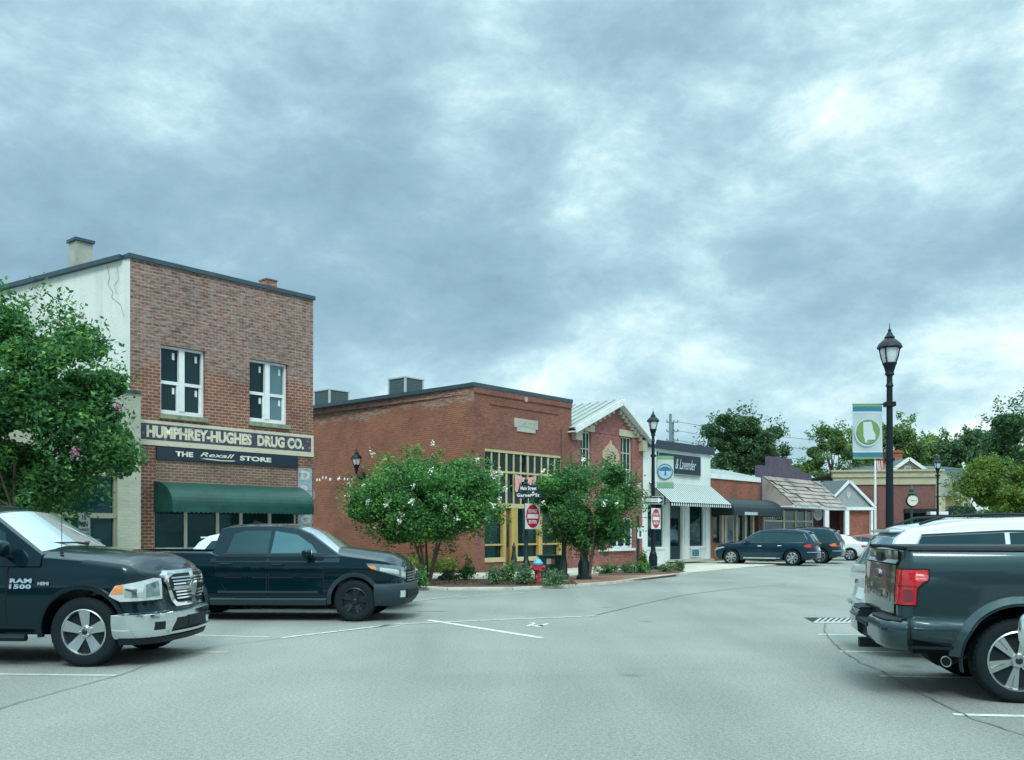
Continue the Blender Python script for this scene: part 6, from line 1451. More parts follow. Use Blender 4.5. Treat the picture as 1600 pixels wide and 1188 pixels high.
# second lamp with tree emblem banner and the road signs
e2, H2 = lamp_post(1020.5, 890, 638, 'black street lamp before the white shop, with the small tree banner and road signs')
Y2 = e2.location.y; k2 = Y2/F; z2 = lambda py: EYE+(HY-py)*k2-SW
b, cb = banner(e2, 6*k2, 32*k2, z2(762), z2(712.5), [(0, .12, (.16, .34, .18)), (.84, 1, (.16, .34, .22))], 'small white banner with a blue tree in a circle and green ends', bg=(.46, .56, .54))
cx, cz = 18.5*k2, z2(737.5); r = 11.8*k2
disc('ring', cx, cz, r*1.04, r*1.06, -.052, mat('ring_blue', (.05, .17, .24), .7), cb, hole=.87)
disc('tree_disc', cx, cz, r*.88, r*.9, -.050, mat('disc_blue', (.34, .50, .60), .7), cb)
tb = mat('tree_blue', (.03, .15, .30), .7); mb = MB()
mb.add([(cx+r*.78*math.cos(a)*(1+.08*math.sin(5*a)), -.055, cz+r*.12+max(0, math.sin(a))*r*.6) for a in [math.pi*i/14 for i in range(15)]], [tuple(range(15))])
mb.add([(cx-r*.07, -.055, cz+r*.12), (cx-.12*r, -.055, cz-r*.5), (cx+.16*r, -.055, cz-r*.5), (cx+r*.09, -.055, cz+r*.12)], [(0, 1, 2, 3)]); mb.build('tree_emblem', tb, cb)
# do-not-enter / one-way signs
def dne(name, X, Y, zc, yaw, w_, h_, label, back=.08):
    e = empty(name, (X, Y, zc), yaw, label, 'road sign', 'do not enter signs')
    mb = MB(); mb.box(-w_/2, w_/2, -back-.008, -back, -h_/2, h_/2); p = mb.build('panel', M['white'], e)
    rr = .475*min(w_, h_) ; red = mat('sign_red', (.48, .015, .04), .45)
    disc('red_disc', 0, 0, w_*.445, h_*.46, -back-.011, red, p)
    mb = MB(); mb.add([(-w_*.36, -back-.014, -h_*.085), (w_*.36, -back-.014, -h_*.085), (w_*.36, -back-.014, h_*.085), (-w_*.36, -back-.014, h_*.085)], [(0, 1, 2, 3)]); mb.build('white_bar', M['white'], p)
    text('lettering', 'DO NOT', (-w_*.29, w_*.29, h_*.14, h_*.28), front_plane(-back-.014), M['white'], p, bold=.03); text('lettering', 'ENTER', (-w_*.27, w_*.27, -h_*.29, -h_*.15), front_plane(-back-.014), M['white'], p, bold=.03)
    mb = MB(); mb.box(-.04, .04, -back, -.03, -h_*.3, h_*.3); mb.build('bracket', M['iron'], e)
Xl, Yl, _ = e2.location
dne('do_not_enter_sign', Xl, Yl, EYE+(HY-810.5)*k2, R(50), .72, .86, 'do not enter sign under the one way sign on the far lamp post', back=.13)
e = empty('one_way_sign', (Xl, Yl, EYE+(HY-782)*k2), R(8), 'black and white one way sign with right pointing arrow', 'road sign')
mb = MB(); mb.box(-.45, .40, -.15, -.14, -.17, .17); p = mb.build('panel', mat('sign_black', (.012, .02, .03), .5), e)
mb = MB(); y = -.153
for q in ((-.44, .39, .145, .16), (-.44, .39, -.16, -.145), (-.44, -.425, -.145, .145), (.375, .39, -.145, .145)): mb.add([(q[0], y, q[2]), (q[1], y, q[2]), (q[1], y, q[3]), (q[0], y, q[3])], [(0, 1, 2, 3)])
mb.build('edge_line', M['white'], p)
mb = MB(); mb.add([(a, y, b_) for a, b_ in ((-.38, -.07), (.16, -.07), (.16, -.125), (.35, 0), (.16, .125), (.16, .07), (-.38, .07))], [tuple(range(7))]); mb.build('arrow', M['white'], p)
text('lettering', 'ONE WAY', (-.33, .17, -.04, .04), front_plane(-.156), p.data.materials[0], p, bold=.02)
mb = MB(); mb.box(-.3, .5, -.139, -.12, -.14, SW); mb.box(.3, .5, -.13, .1, -.17, .17); mb.build('backing_sign', mat('sign_back', (.01, .03, .035), .5), e)
# left sign post
Yp = (EYE-SW)*F/(907-HY); Xp = (822-CX)/F*Yp; kp = Yp/F; zp = lambda py: EYE+(HY-py)*kp
e = empty('sign_post', (Xp, Yp, SW), 0, 'dark green sign post carrying the street names at the corner', 'sign post')
mb = MB(); mb.lathe([(.20, 0), (.20, .1), (.15, .16), (.15, .5), (.11, .6), (.075, .7), (.06, 1.5), (.06, zp(757)-SW), (.10, zp(756)-SW), (.05, zp(754)-SW), (.07, zp(750)-SW), (.02, zp(747)-SW), (.005, zp(744)-SW)], n=14); mb.build('post', M['green_iron'], e, smooth=35)
nb = mat('plate_navy', (.008, .02, .035), .5)
def plate(px0, px1, py0, py1, s, yaw, label, name='street_name_sign'):
    X = ((px0+px1)/2-CX)*kp; w_ = (px1-px0)*kp; h_ = (py1-py0)*kp; e = empty(name, (X, Yp-.09, zp((py0+py1)/2)), yaw, label, 'street sign', 'street name plates')
    mb = MB(); mb.box(-w_/2, w_/2, -.012, .012, -h_/2, h_/2); p = mb.build('plate', nb, e, bevel=.004)
    text('lettering', s, (-w_*.43, w_*.43, -h_*.27, h_*.27), front_plane(-.016), M['white'], p, bold=.03, spacing=1.05)
plate(811, 840, 758, 768.5, 'Main Street', R(6), 'navy street plate reading Main Street, the upper one'); plate(804.5, 845.5, 769, 779, 'Garner  St', R(-3), 'navy street plate reading Garner St, the lower one')
dne('do_not_enter_sign', (828.5-CX)*kp, Yp, zp(807), R(49), .76, .82, 'do not enter sign on the near post above the red hydrant', back=.10)
# other posts near the corner
def short_post(px, base, top, label, r=.12):
    Y = (EYE-SW)*F/(base-HY); e = empty('iron_post', ((px-CX)/F*Y, Y, SW), 0, label, 'post', 'dark iron posts at the corner'); h = EYE+(HY-top)*Y/F-SW
    mb = MB(); mb.lathe([(r*1.7, 0), (r*1.7, .1), (r*1.3, .16), (r*1.35, .5), (r, .62), (r*.9, .7), (r*.75, h-.1), (r, h-.06), (r*.5, h), (.01, h+.12)], n=14); mb.build('shaft', M['green_iron'], e, smooth=35)
short_post(912.5, 905.5, 846, 'dark post with a flared foot below the right white flowered tree', .15); short_post(881, 906, 840, 'dark green post right of the utility cabinet', .09)
short_post(803, 893, 852, 'short dark green post left of the sign post', .09)
Y = (EYE-SW)*F/(884-HY); e = empty('iron_post', ((997-CX)/F*Y, Y, SW), 0, 'thin dark post with a small white sign before the rose brick building', 'post', 'dark iron posts at the corner')
mb = MB(); mb.tube([(0, 0, 0), (0, 0, 2.3)], .07, 8); mb.build('shaft', M['green_iron'], e)
mb = MB(); mb.box(-.04, .22, -.1, -.08, 1.25, 1.75); p = mb.build('small_sign', M['white'], e); mb = MB(); mb.box(.04, .14, -.106, -.1005, 1.33, 1.6); mb.build('sign_symbol', mat('symbol_blue', (.03, .08, .2), .5), p)
# utility cabinet
Yc = (EYE-SW)*F/(904-HY); kc = Yc/F; e = empty('utility_cabinet', ((861-CX)*kc, Yc, SW), R(4), 'dark green utility cabinet with an orange sticker behind the hydrant', 'cabinet')
hw = 18*kc; h = (904-868)*kc; cg = mat('cabinet_green', (.01, .06, .045), .5, noise=.15)
mb = MB(); mb.box(-hw, hw, 0, .8, .0, h-.05); mb.build('housing', cg, e, bevel=.02)
mb = MB(); mb.box(-hw-.03, hw+.03, -.04, .84, h-.05, h); mb.build('lid', cg, e, bevel=.012)
mb = MB(); mb.box(-.01, .01, -.006, -.0005, .05, h-.08); mb.box(-hw+.05, hw-.05, -.012, -.0005, h*.12, h*.12+.02); mb.build('door_gap', M['dark'], e)
mb = MB(); mb.box(-.15, .0, -.012, -.0075, h*.62, h*.86); s = mb.build('sticker', M['white'], e)
mb = MB(); mb.box(-.0, .13, -.013, -.0075, h*.62, h*.86); mb.build('warning_label', mat('label_orange', (.5, .17, .05), .6), s)
# fire hydrant
Yh = (EYE-SW)*F/(914-HY); e = empty('fire_hydrant', ((840.5-CX)/F*Yh, Yh, .1), R(-15), 'red fire hydrant with a light blue bonnet in the planting bed', 'fire hydrant')
red = mat('hydrant_red', (.36, .03, .04), .45, noise=.2, nscale=10); sk = mat('hydrant_blue', (.10, .38, .55), .45)
mb = MB(); mb.lathe([(.15, 0), (.15, .06), (.10, .08), (.10, .36), (.14, .37), (.14, .42), (.125, .44), (.125, .56)], n=18)
for a in (0, 90, 180):
    c_, s_ = math.cos(R(a)), math.sin(R(a)); mb.tube([(0, 0, .48), (c_*.19, -s_*.19, .48)], .05 if a != 90 else .07, 12); mb.tube([(c_*.18, -s_*.18, .48), (c_*.22, -s_*.22, .48)], .06 if a != 90 else .085, 6)
mb.build('barrel', red, e, smooth=40)
mb = MB(); mb.lathe([(.15, .565), (.15, .61), (.12, .64), (.09, .70), (.04, .725), (.03, .73), (.03, .78)], n=18); mb.build('bonnet', sk, e, smooth=40)
# white rules sign in front of the cream shop
Ys = 20.5; ks = Ys/F; e = empty('parking_sign', ((132-CX)*ks, Ys, 0), R(6), 'tall white parking sign with black lettering in front of the cream shop', 'parking sign')
mb = MB(); mb.tube([(0, .03, 0), (0, .03, EYE+(HY-800)*ks)], .03, 6); mb.build('post', mat('galv', (.3, .33, .33), .5, metal=.5), e)
w_ = 8.6*ks; z1, z0 = EYE+(HY-801)*ks, EYE+(HY-845)*ks
mb = MB(); mb.box(-w_, w_, -.012, 0, z0, z1); p = mb.build('panel', M['white'], e, bevel=.003); ink = mat('ink', (.03, .04, .05), .6)
text('lettering', '15', (-w_*.35, w_*.35, z1-.16, z1-.05), front_plane(-.0145), ink, p, bold=.03); text('lettering', 'MIN', (-w_*.6, w_*.6, z1-.32, z1-.20), front_plane(-.0145), ink, p, bold=.04)
text('lettering', 'PARKING', (-w_*.9, w_*.9, z1-.41, z1-.35), front_plane(-.0145), ink, p, bold=.02); text('lettering', 'CURB SIDE', (-w_*.9, w_*.9, z1-.50, z1-.45), front_plane(-.0145), ink, p, bold=.02); text('lettering', 'PICKUP', (-w_*.7, w_*.7, z1-.58, z1-.53), front_plane(-.0145), ink, p, bold=.02)
# third lamp, far, with pale banner
e3, H3 = lamp_at((1465-CX)/F*56, 56, 0, EYE+(HY-709)*56/F, 'far black street lamp with a pale banner beside the bank')
k3 = 56/F; z3 = lambda py: EYE+(HY-py)*k3
b, cb = banner(e3, 4*k3, 23*k3, z3(776), z3(743), [(0, .03, (.4, .5, .5))], 'far pale banner with a small dark hill mark', bg=(.42, .46, .40))
mb = MB(); mb.add([(x*k3, -.06, z3(y)) for x, y in ((8, 760), (10, 758), (12, 758.5), (14, 757), (16, 758), (19, 760), (17, 759.5), (14, 759), (11, 759.8))], [tuple(range(9))]); mb.build('hill_mark', mat('mark_dark', (.1, .11, .1), .8), cb)
# wall lantern on the side wall of the corner building
sdir = Vector((-.7572, .6532)); c0 = Vector(BP(S2))
def wallpt(px):  # point on the corner building's side wall seen at px
    k = (px-CX)/F; ex = sdir; t = (k*c0.y-c0.x)/(ex.x-k*ex.y); return c0+ex*t, t
P, t = wallpt(569); kk = P.y/F; zt_ = EYE+(HY-698)*kk; nrm = Vector((-.6532, -.7572))
q = P+nrm*.42; kk = q.y/F; e = empty('wall_lantern', (q.x, q.y, EYE+(HY-745)*kk), math.atan2(nrm.y, nrm.x), 'large black lantern on a curved bracket on the long brick side wall', 'lantern')
hh = (745-698)*kk; a, g = MB(), MB(); sc3 = hh*.80/1.15; lantern(a, g, hh*.20, sc3)
hd = a.build('lamp_head', M['iron'], e, smooth=40); g.build('globe', M['lampshade'], hd)
mb = MB(); mb.tube([(-.42, 0, .02), (-.25, 0, -.06), (-.08, 0, -.02), (0, 0, .12), (0, 0, hh*.22)], .05, 8); mb.box(-.42, -.38, -.08, .08, -.15, .2); mb.build('bracket', M['iron'], e, smooth=40)
# string of little bulbs along the same wall
P0, t0 = wallpt(497); P1, t1 = wallpt(566); e = empty('string_lights', (c0.x, c0.y, 0), TH+R(90), 'short string of small white bulbs along the brick side wall left of the lantern', 'string lights')
mb = MB(); z = lambda P, py: EYE+(HY-py)*P.y/F
mb.tube([(t0, .07, z(P0, 746)), ((t0+t1)/2, .07, z((P0+P1)/2, 747)), (t1, .07, z(P1, 745))], .006, 4); w_ = mb.build('cable', mat('cable_brown', (.12, .05, .04), .7), e)
rnd = random.Random(2)
for i, px in enumerate((498, 502, 507, 512, 518, 519, 531, 533, 541, 546, 552)):
    P, t = wallpt(px); mb = MB(); mb.lathe([(.01, .06), (.035, .0), (.045, -.05), (.02, -.09)], (t, .09, z(P, 748+rnd.uniform(-2, 2))), 8); mb.build('bulb', M['white'], e)
# flag on a white pole in front of the bank
X, Y, Z = pt(1367.5, 66, 717); e = empty('flag_pole', (X, Y, 0), 0, 'white flag pole with a hanging striped flag before the bank', 'flag pole')
mb = MB(); mb.tube([(0, 0, 0), (0, 0, Z+.15)], [.10, .07], 8); mb.lathe([(.02, 0), (.08, .06), (.02, .13)], (0, 0, Z+.15), 8); mb.build('pole', M['white'], e)
fl = MB(); fr = MB(); kx = 66/F
for i in range(7):
    m_ = fl if i % 2 else fr; x0 = .04+i*.075; x1 = x0+.075
    for j in range(8):
        za, zb_ = Z-j*.10, Z-(j+1)*.10; y0 = .05*math.sin(i*1.9+j*.3); y1 = .05*math.sin((i+1)*1.9+j*.3); sh = j*.006
        m_.quad((x0+sh, y0, za), (x1+sh, y1, za), (x1+sh, y1, zb_), (x0+sh, y0, zb_))
f = fl.build('flag', mat('flag_white', (.6, .6, .6), .8), e); fr.build('stripe', mat('flag_red', (.5, .10, .10), .8), f)
mb = MB(); mb.box(.04, .38, -.08, -.06, Z, Z+.5); mb.build('canton', mat('flag_blue', (.03, .05, .15), .8), f)
# utility pole beyond the white shop
X, Y, Z = pt(1047.5, 80, 647); e = empty('utility_pole', (X, Y, 0), R(-10), 'grey utility pole with cross arms above the white shop roof', 'utility pole')
pg = mat('pole_grey', (.16, .24, .26), .8); mb = MB(); mb.tube([(0, 0, 0), (0, 0, Z)], [.16, .12], 8); mb.tube([(.22, .1, 0), (.22, .1, Z-.75)], [.1, .08], 6); mb.build('pole', pg, e)
for py in (660, 674.5, 689):
    z = EYE+(HY-py)*80/F; mb = MB(); mb.box(-.35, .7, -.05, .05, z-.05, z+.05); a = mb.build('cross_arm', pg, e)
    for x in (-.3, .3, .62): mb = MB(); mb.lathe([(.04, 0), (.05, .08), (.02, .16)], (x, 0, z+.05), 6); mb.build('insulator', M['iron'], a)
for i, (py, x2, y2, z2_) in enumerate(((659, 24, 62, 8.2), (673, 26, 66, 7.6), (688, 27, 70, 6.9))):
    a = Vector((X+.6, Y, EYE+(HY-py)*80/F)); b_ = Vector((x2+12, y2+10, z2_)); pts = [a.lerp(b_, t/14)-Vector((0, 0, 1.4*4*(t/14)*(1-t/14)*.4)) for t in range(15)]
    mb = MB(); mb.tube(pts, .016, 4); tag(mb.build('power_line', M['iron']), ('uppermost', 'middle', 'lowest')[i]+' thin power line sagging right from the utility pole', 'cable', 'power lines')
# ---------------------------------------------------------------- vegetation
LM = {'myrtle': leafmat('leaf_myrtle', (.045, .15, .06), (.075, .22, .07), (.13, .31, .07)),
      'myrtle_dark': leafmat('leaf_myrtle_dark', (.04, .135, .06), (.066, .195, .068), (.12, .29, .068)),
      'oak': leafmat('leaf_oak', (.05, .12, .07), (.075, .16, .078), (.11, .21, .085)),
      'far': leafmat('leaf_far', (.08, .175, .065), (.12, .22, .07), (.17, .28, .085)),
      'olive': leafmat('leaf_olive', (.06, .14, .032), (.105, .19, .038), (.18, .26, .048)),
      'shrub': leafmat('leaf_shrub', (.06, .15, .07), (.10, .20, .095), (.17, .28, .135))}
BARK = mat('bark', (.07, .055, .045), .9, noise=.4, nscale=5, bump=.6, bscale=20)
BARK2 = mat('bark_myrtle', (.16, .12, .09), .8, noise=.4, nscale=4)
PETW = mat('petal_white', (.78, .80, .70), .7); PETP = mat('petal_pink', (.52, .22, .34), .7)
def quads_mesh(name, C, s, rng, mt, parent, up=.35, aspect=.55):
    """C: centres (n,3); leaf quads of half-length s with random facing, upward biased"""
    n = len(C); d = rng.normal(size=(n, 3)); d[:, 2] = np.abs(d[:, 2])*1.0+up; d /= np.linalg.norm(d, axis=1)[:, None]
    r = rng.normal(size=(n, 3)); a = np.cross(d, r); a /= np.linalg.norm(a, axis=1)[:, None]; b = np.cross(d, a)
    sz = (s*rng.uniform(.6, 1.35, n))[:, None]
    a *= sz; b *= sz*aspect
    V = np.stack([C-a, C-b*.9+a*.1, C+a, C+b*.9+a*.1], 1).reshape(-1, 3).astype(np.float32)
    me = bpy.data.meshes.new(name); me.vertices.add(4*n); me.vertices.foreach_set('co', V.ravel()); me.loops.add(4*n); me.loops.foreach_set('vertex_index', np.arange(4*n, dtype=np.int32))
    me.polygons.add(n); me.polygons.foreach_set('loop_start', np.arange(0, 4*n, 4, dtype=np.int32)); me.update(calc_edges=True)
    return link_mesh(name, me, mt, parent)
def tree(name, label, cat, X, Y, z0, R3, zc, n, leaf, mt, seed, stems=1, tr=.2, bark=BARK, clumps=60, cr=.26, blossoms=None, group=None, gap=.55, low=-1.0, spread=.0, fork=.45, extra=None, flat=0):
    rng = np.random.default_rng(seed); e = empty(name, (X, Y, z0), 0, label, cat, group); R3 = np.array(R3); zc = zc-z0
    cc = rng.normal(size=(clumps*6, 3)); cc /= np.linalg.norm(cc, axis=1)[:, None]; cc *= (rng.uniform(.25, 1, clumps*6)**gap)[:, None]
    cc = cc[cc[:, 2] > low][:clumps]
    if flat: cc[:, 2] *= 1-flat*np.hypot(cc[:, 0], cc[:, 1])**2
    cen = cc*R3*(1-cr*.55)
    if extra is not None: cen = np.concatenate([cen, np.array(extra)])
    k = len(cen); size = rng.uniform(.6, 1.25, k)*cr
    per = rng.dirichlet(size**2*3)*n; pts = []
    for i in range(k):
        m_ = int(per[i]) 
        if m_ < 4: continue
        g = rng.normal(size=(m_, 3)); g /= np.linalg.norm(g, axis=1)[:, None]; g *= (rng.uniform(0, 1, m_)**.45)[:, None]
        pts.append(cen[i]+g*R3.mean()*size[i]*np.array([1.15, 1.15, .85]))
    # loose sprigs breaking the outline
    m_ = int(n*.06); j = rng.integers(0, k, m_); dr = cen[j]/np.linalg.norm(cen[j]/R3, axis=1)[:, None]; pts.append(dr*rng.uniform(.92, 1.16, (m_, 1))+rng.normal(size=(m_, 3))*R3.mean()*.05)
    C = np.concatenate(pts)+np.array([0, 0, zc]); C = C[C[:, 2] > .1]
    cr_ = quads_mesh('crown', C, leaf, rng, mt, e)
    if blossoms:
        bm_, nb, bs = blossoms; out = cen[np.argsort(-(np.linalg.norm(cen/R3, axis=1)+.35*cen[:, 2]/R3[2]-.25*cen[:, 1]/R3[1]))[:max(6, int(k*.7))]]
        B = []
        for i in range(nb):
            p = out[rng.integers(0, len(out))]; dr = p/np.linalg.norm(p/R3)*rng.uniform(.93, 1.06)+rng.normal(size=3)*R3.mean()*.10
            B.append(dr+rng.normal(size=(26, 3))*bs*np.array([1, 1, 1.2]))
        B = np.concatenate(B)+np.array([0, 0, zc]); o = quads_mesh('blossoms', B, bs*.75, rng, bm_, e, aspect=.9); o['kind'] = 'stuff'
    mb = MB(); H = zc
    for s_ in range(stems):
        a = 2*math.pi*s_/stems+.5; sp = tr*1.2 if stems > 1 else 0; top = np.array([math.cos(a)*R3[0]*spread, math.sin(a)*R3[1]*spread, H*(.75 if stems > 1 else 1.0)])
        b = np.array([math.cos(a)*sp, math.sin(a)*sp, 0]); mid = b*.6+top*.4+rng.normal(size=3)*tr*.4; mid[2] = H*fork*.7
        mb.tube([tuple(b), tuple(mid), tuple(top)], [tr, tr*.75, tr*.35], 8)
        for q in range(max(3, 14//stems)):
            j = rng.integers(0, k); tgt = cen[j]+np.array([0, 0, zc]); st = mid*.5+top*.5 if stems == 1 else mid*.35+top*.65; st = st+(top-mid)*rng.uniform(-.4, .3); md = st*.5+tgt*.5+rng.normal(size=3)*R3.mean()*.06
            mb.tube([tuple(st), tuple(md), tuple(tgt)], [tr*.34, tr*.2, tr*.06], 5, cap=False)
    mb.build('trunk', bark, e, smooth=60)
    return e
# crape myrtles
tree('crape_myrtle', 'big crape myrtle with a few pink blossoms at the left edge, before the cream shop', 'tree', -10.0, 18.6, 0, (2.15, 1.9, 2.25), 4.05, 100000, .055, LM['myrtle_dark'], 11, stems=4, tr=.07, bark=BARK2, clumps=190, cr=.22, blossoms=(PETP, 9, .045), group='crape myrtles', spread=.25, gap=.5,
     extra=[(1.9, 0, .55), (2.0, .1, -.9), (1.7, -.2, 1.0), (-.2, 0, 2.1)])
tree('crape_myrtle', 'white flowered crape myrtle with branching trunk in the bed, nearer the trucks', 'tree', (668-CX)/F*28.8, 28.8, SW, (2.3, 2.0, 1.5), 2.62, 110000, .052, LM['myrtle'], 21, stems=5, tr=.055, bark=BARK2, clumps=150, cr=.27, blossoms=(PETW, 42, .040), group='crape myrtles', spread=.28, gap=.42, flat=.2, low=-.9)
tree('crape_myrtle', 'white flowered crape myrtle between the two do not enter signs', 'tree', (918-CX)/F*30.5, 30.5, SW, (1.75, 1.6, 1.55), 2.5, 85000, .05, LM['myrtle_dark'], 31, stems=4, tr=.05, bark=BARK2, clumps=140, cr=.27, blossoms=(PETW, 24, .042), group='crape myrtles', spread=.25, gap=.5)
# distant trees
def far(label, px, pyt, pyb, wpx, Y, n, leaf, m_, seed, **kw):
    k = Y/F; z1, z0 = EYE+(HY-pyt)*k, EYE+(HY-pyb)*k; rx = wpx/2*k; rz = (z1-z0)/2
    return tree('background_tree', label, 'tree', (px-CX)*k, Y, 0, (rx, rx*.8, rz), (z0+z1)/2, n, leaf, LM[m_], seed, tr=.25, group='trees behind the shops', **kw)
far('airy tree with sky showing through its crown, above the low brick shop', 1158, 640, 748, 130, 78, 40000, .13, 'oak', 41, clumps=90, cr=.27, gap=.55)
far('small airy tree beside the larger one, behind the purple shop', 1213, 688, 745, 44, 82, 6000, .12, 'oak', 42, clumps=30, cr=.28)
far('low green tree top behind the grey porch roof', 1240, 722, 775, 70, 88, 5000, .16, 'far', 43, clumps=24, cr=.3)
far('loose light green tree left of the map banner', 1300, 664, 770, 92, 96, 20000, .15, 'far', 44, clumps=60, cr=.25, gap=.5)
far('broad bright green tree behind the lamp and map banner', 1385, 645, 770, 130, 104, 30000, .2, 'far', 45, clumps=60, cr=.3)
far('rounded green tree behind the red chimney', 1455, 672, 760, 110, 112, 22000, .2, 'far', 46, clumps=50, cr=.3)
far('dark green tree behind the yellow house gable', 1515, 672, 775, 110, 106, 24000, .2, 'oak', 47, clumps=50, cr=.32)
far('large dark spreading oak at the right edge', 1618, 612, 760, 160, 84, 46000, .15, 'oak', 48, clumps=110, cr=.23, gap=.5)
far('low dark tree filling the gap under the oak', 1575, 690, 800, 120, 96, 22000, .2, 'oak', 49, clumps=46, cr=.34)
far('round olive green tree in front of the yellow house at the right edge', 1578, 716, 822, 185, 54, 60000, .085, 'olive', 50, clumps=120, cr=.24, gap=.35)
far('green tree behind the gabled building, low', 1085, 745, 800, 60, 92, 3000, .16, 'oak', 51, clumps=20, cr=.3)
# far wood closing the horizon
rng = np.random.default_rng(5); n = 30000; x = rng.uniform(-60, 190, n); y = 165+rng.uniform(-5, 8, n)+.1*x; h = 7+3*np.sin(x*.13)+1.5*np.sin(x*.41+1); z = h*rng.uniform(0, 1, n)**.6
o = quads_mesh('far_wood', np.stack([x, y, z], 1), .45, rng, LM['far'], None); tag(o, 'continuous wood of mixed trees far behind the street', 'wood', kind='stuff')
# shrubs and ground plants
def shrub(label, px, base, w_, h_, seed, m_='shrub', n=900, leaf=.04, z0=.08, Y=None):
    Y = Y or (EYE-z0)*F/(base-HY); k = Y/F; rng = np.random.default_rng(seed); e = empty('shrub', ((px-CX)*k, Y, z0), 0, label, 'shrub', 'low shrubs in the corner beds')
    rx, h = w_*k/2, h_*k; K = 12; cen = rng.normal(size=(K, 3))*np.array([rx*.45, rx*.4, h*.22])+np.array([0, 0, h*.5]); j = rng.integers(0, K, n)
    C = cen[j]+rng.normal(size=(n, 3))*np.array([rx*.22, rx*.22, h*.16]); C = C[C[:, 2] > .0]; quads_mesh('foliage', C, leaf, rng, LM[m_], e, up=.1)
    mb = MB()
    for i in range(6): mb.tube([(0, 0, -.03), tuple(cen[i]*np.array([.6, .6, .7])), tuple(cen[i])], .008, 4, cap=False)
    mb.build('stems', BARK, e)
for i, (lab, px, base, w_, h_, mt_) in enumerate((
    ('dark low shrub right against the front bumper of the crew cab pickup', 656, 918, 24, 26, 'myrtle'), ('small shrub on the mulch just right of the crape myrtle trunk', 700, 908, 22, 17, 'shrub'),
    ('dense dark shrub in the bed below the crape myrtle right half', 730, 907, 30, 27, 'myrtle'), ('pale green shrub left of the sign post, front of bed', 771, 914, 34, 27, 'shrub'),
    ('tall dark shrub between the pale shrub and the sign post', 797, 911, 30, 28, 'myrtle'), ('bright low shrub directly left of the hydrant foot', 823, 914, 32, 24, 'shrub'), ('wide pale shrub right of the hydrant', 862, 915, 40, 26, 'shrub'), ('small shrub at the foot of the utility cabinet, right side', 880, 905, 16, 12, 'shrub'),
    ('low shrub beside the flared dark post', 948, 896, 34, 13, 'myrtle'), ('grey green low shrub in the middle of the far bed', 980, 896, 36, 14, 'shrub'), ('dark shrub around the thin post foot', 1004, 896, 26, 16, 'myrtle'),
    ('low yellowish shrub right of the far lamp post', 1040, 894, 30, 13, 'shrub'), ('pale dry shrub at the end of the far bed', 1062, 892, 20, 15, 'shrub'), ('climbing green plant behind the thin post', 1006, 884, 14, 24, 'olive'))):
    shrub(lab, px, base, w_, h_, 60+i, mt_)
shrub('loose green bush against the corner of the cream shop', 200, 0, 30, 40, 90, 'myrtle', n=3500, z0=SW, Y=23.6)
# grass strip along the side wall of the corner building
rng = np.random.default_rng(9); n = 9000; t = rng.uniform(.6, 9, n); off = rng.uniform(.1, 1.3, n); hgt = rng.uniform(0, 1, n)**1.4
C = np.stack([c0.x+sdir.x*t+nrm.x*off, c0.y+sdir.y*t+nrm.y*off, .15+hgt*(.42+.1*np.sin(t*3))], 1); o = quads_mesh('grass', C, .05, rng, LM['olive'], None, up=0); tag(o, 'tufted grass strip along the foot of the long brick side wall', 'grass', kind='stuff')
rng = np.random.default_rng(12); n = 5000; P = np.stack([rng.uniform(-4.2, 1.9, n), rng.uniform(26.9, 28.6, n), rng.uniform(.09, .14, n)], 1); o = quads_mesh('mulch_litter', P, .03, rng, mat('litter', (.09, .07, .05), .9), None); tag(o, 'bark chips and fallen leaves on the near planting bed', 'mulch', kind='stuff')

# ---------------------------------------------------------------- shops and trees added out of view so paint and glass reflect something dark
OPA = mat('opposite_teal_grey', (.03, .055, .065), .8, noise=.3); OPB = mat('opposite_dark', (.035, .06, .065), .8, noise=.3)  # wall colours kept dark so the added shops reflect dark
def opposite(x0, y0, yaw, W, H, m_, label):
    e = empty('added_shop', (x0, y0, 0), yaw, label, 'building', 'added shops behind the camera, for reflections')
    hs = [(W*i/4+.5, W*(i+1)/4-.5, .6, 2.9) for i in range(4)]+([(W*i/4+.9, W*(i+1)/4-.9, 4.6, 6.4) for i in range(4)] if H > 7 else [])
    mb = MB(); wall_holes(mb, 0, W, 0, H, hs, depth=.25); shell(mb, [(0, 0), (0, 12), (W, 12), (W, 0)], 0, H, skip=(3,)); mb.quad((0, 0, H-.1), (W, 0, H-.1), (W, 12, H-.1), (0, 12, H-.1)); mb.build('wall', m_, e)
    for h in hs: window(e, h[0]+.004, h[1]-.004, h[2]+.004, h[3]-.004, .12, M['cream'], M['glass'], nx=2)
    mb = MB(); mb.box(-.05, W-.01, -.1, .2, H, H+.15); mb.build('parapet_cap', M['metal_cap'], e)
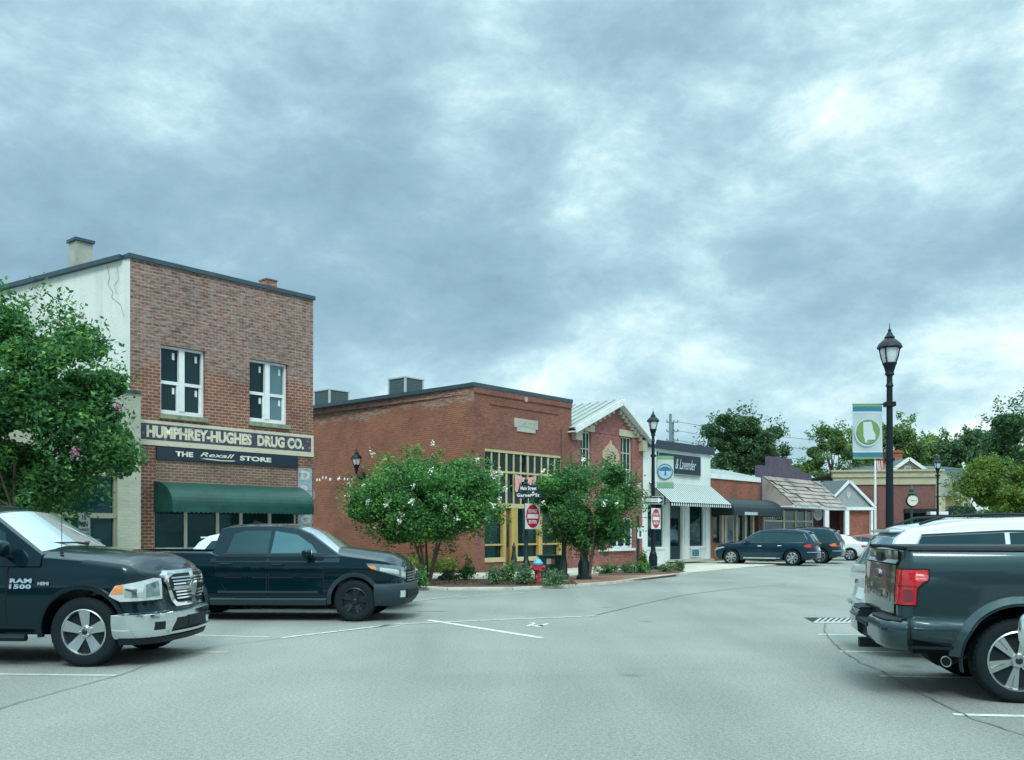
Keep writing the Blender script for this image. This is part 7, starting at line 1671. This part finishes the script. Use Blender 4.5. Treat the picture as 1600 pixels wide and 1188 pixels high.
for i, (x, w_, h, m_, lb) in enumerate(((34, 13, 7.6, 'brick8', 'teal grey shop added behind the camera for reflections, rightmost of its row'), (21, 14, 6.2, 'brick2f', 'low dark shop added behind the camera for reflections, right of centre'), (7, 13, 8.2, 'brick8', 'tall teal grey shop added right behind the camera for reflections'), (-6, 15, 6.5, 'brick2f', 'low dark shop added behind the camera for reflections, left of centre'), (-21, 16, 8.0, 'brick3', 'teal grey shop added behind the camera for reflections, leftmost of its row'))):
    opposite(x, -16-.0*i, R(180), w_, h*.62, {'brick8': OPA, 'brick2f': OPB, 'brick3': OPA}[m_], lb)
for i, (x, y, h) in enumerate(((30, 9, 7), (33, 24, 9), (37, 38, 8))):  # unseen trees added to give paint and glass something to reflect
    tree('added_tree', ('nearest', 'middle', 'farthest')[i]+' broad green tree added beyond the right edge for reflections', 'tree', x, y, 0, (4.2, 4.2, h*.4), h*.62, 14000, .14, LM['oak'], 70+i, tr=.18, clumps=50, cr=.3, group='added trees on the right, for reflections')

# pieces that are separate things to the eye become parts of their own
def split_loose(o):
    me = o.data; bm = bmesh.new(); bm.from_mesh(me); bm.verts.ensure_lookup_table(); bmesh.ops.remove_doubles(bm, verts=bm.verts, dist=1e-6); bm.verts.ensure_lookup_table(); bm.verts.index_update()
    seen = set(); comps = []
    for v in bm.verts:
        if v.index in seen: continue
        st = [v]; c = set()
        while st:
            q = st.pop()
            if q.index in c: continue
            c.add(q.index); st += [e.other_vert(q) for e in q.link_edges if e.other_vert(q).index not in c]
        seen |= c; comps.append(c)
    if len(comps) < 2 or len(comps) > 40: bm.free(); return
    for i, c in enumerate(comps):
        b2 = bm.copy(); b2.verts.ensure_lookup_table(); bmesh.ops.delete(b2, geom=[v for v in b2.verts if v.index not in c], context='VERTS')
        if i == 0: m2 = me; b2.to_mesh(me)
        else:
            m2 = me.copy(); b2.to_mesh(m2); n = o.copy(); n.data = m2; col.objects.link(n); n.parent = o.parent
        b2.free()
    bm.free()
for o in list(bpy.data.objects):
    if o.type == 'MESH' and o.name.split('.')[0] in ('bracket', 'sticker', 'corbels', 'corbel', 'roof_trim', 'stall_riser', 'lintel', 'hood_ridges', 'wiper', 'canopy_soffit', 'pilasters', 'gable_trim', 'post', 'spindles') and o.parent and not o.children: split_loose(o)
for o in bpy.data.objects:
    b = o.name.split('.')[0]
    if b in ('corbels', 'pilasters', 'spindles', 'hood_ridges'): o.name = {'corbels': 'corbel', 'pilasters': 'pilaster', 'spindles': 'spindle', 'hood_ridges': 'hood_ridge'}[b]
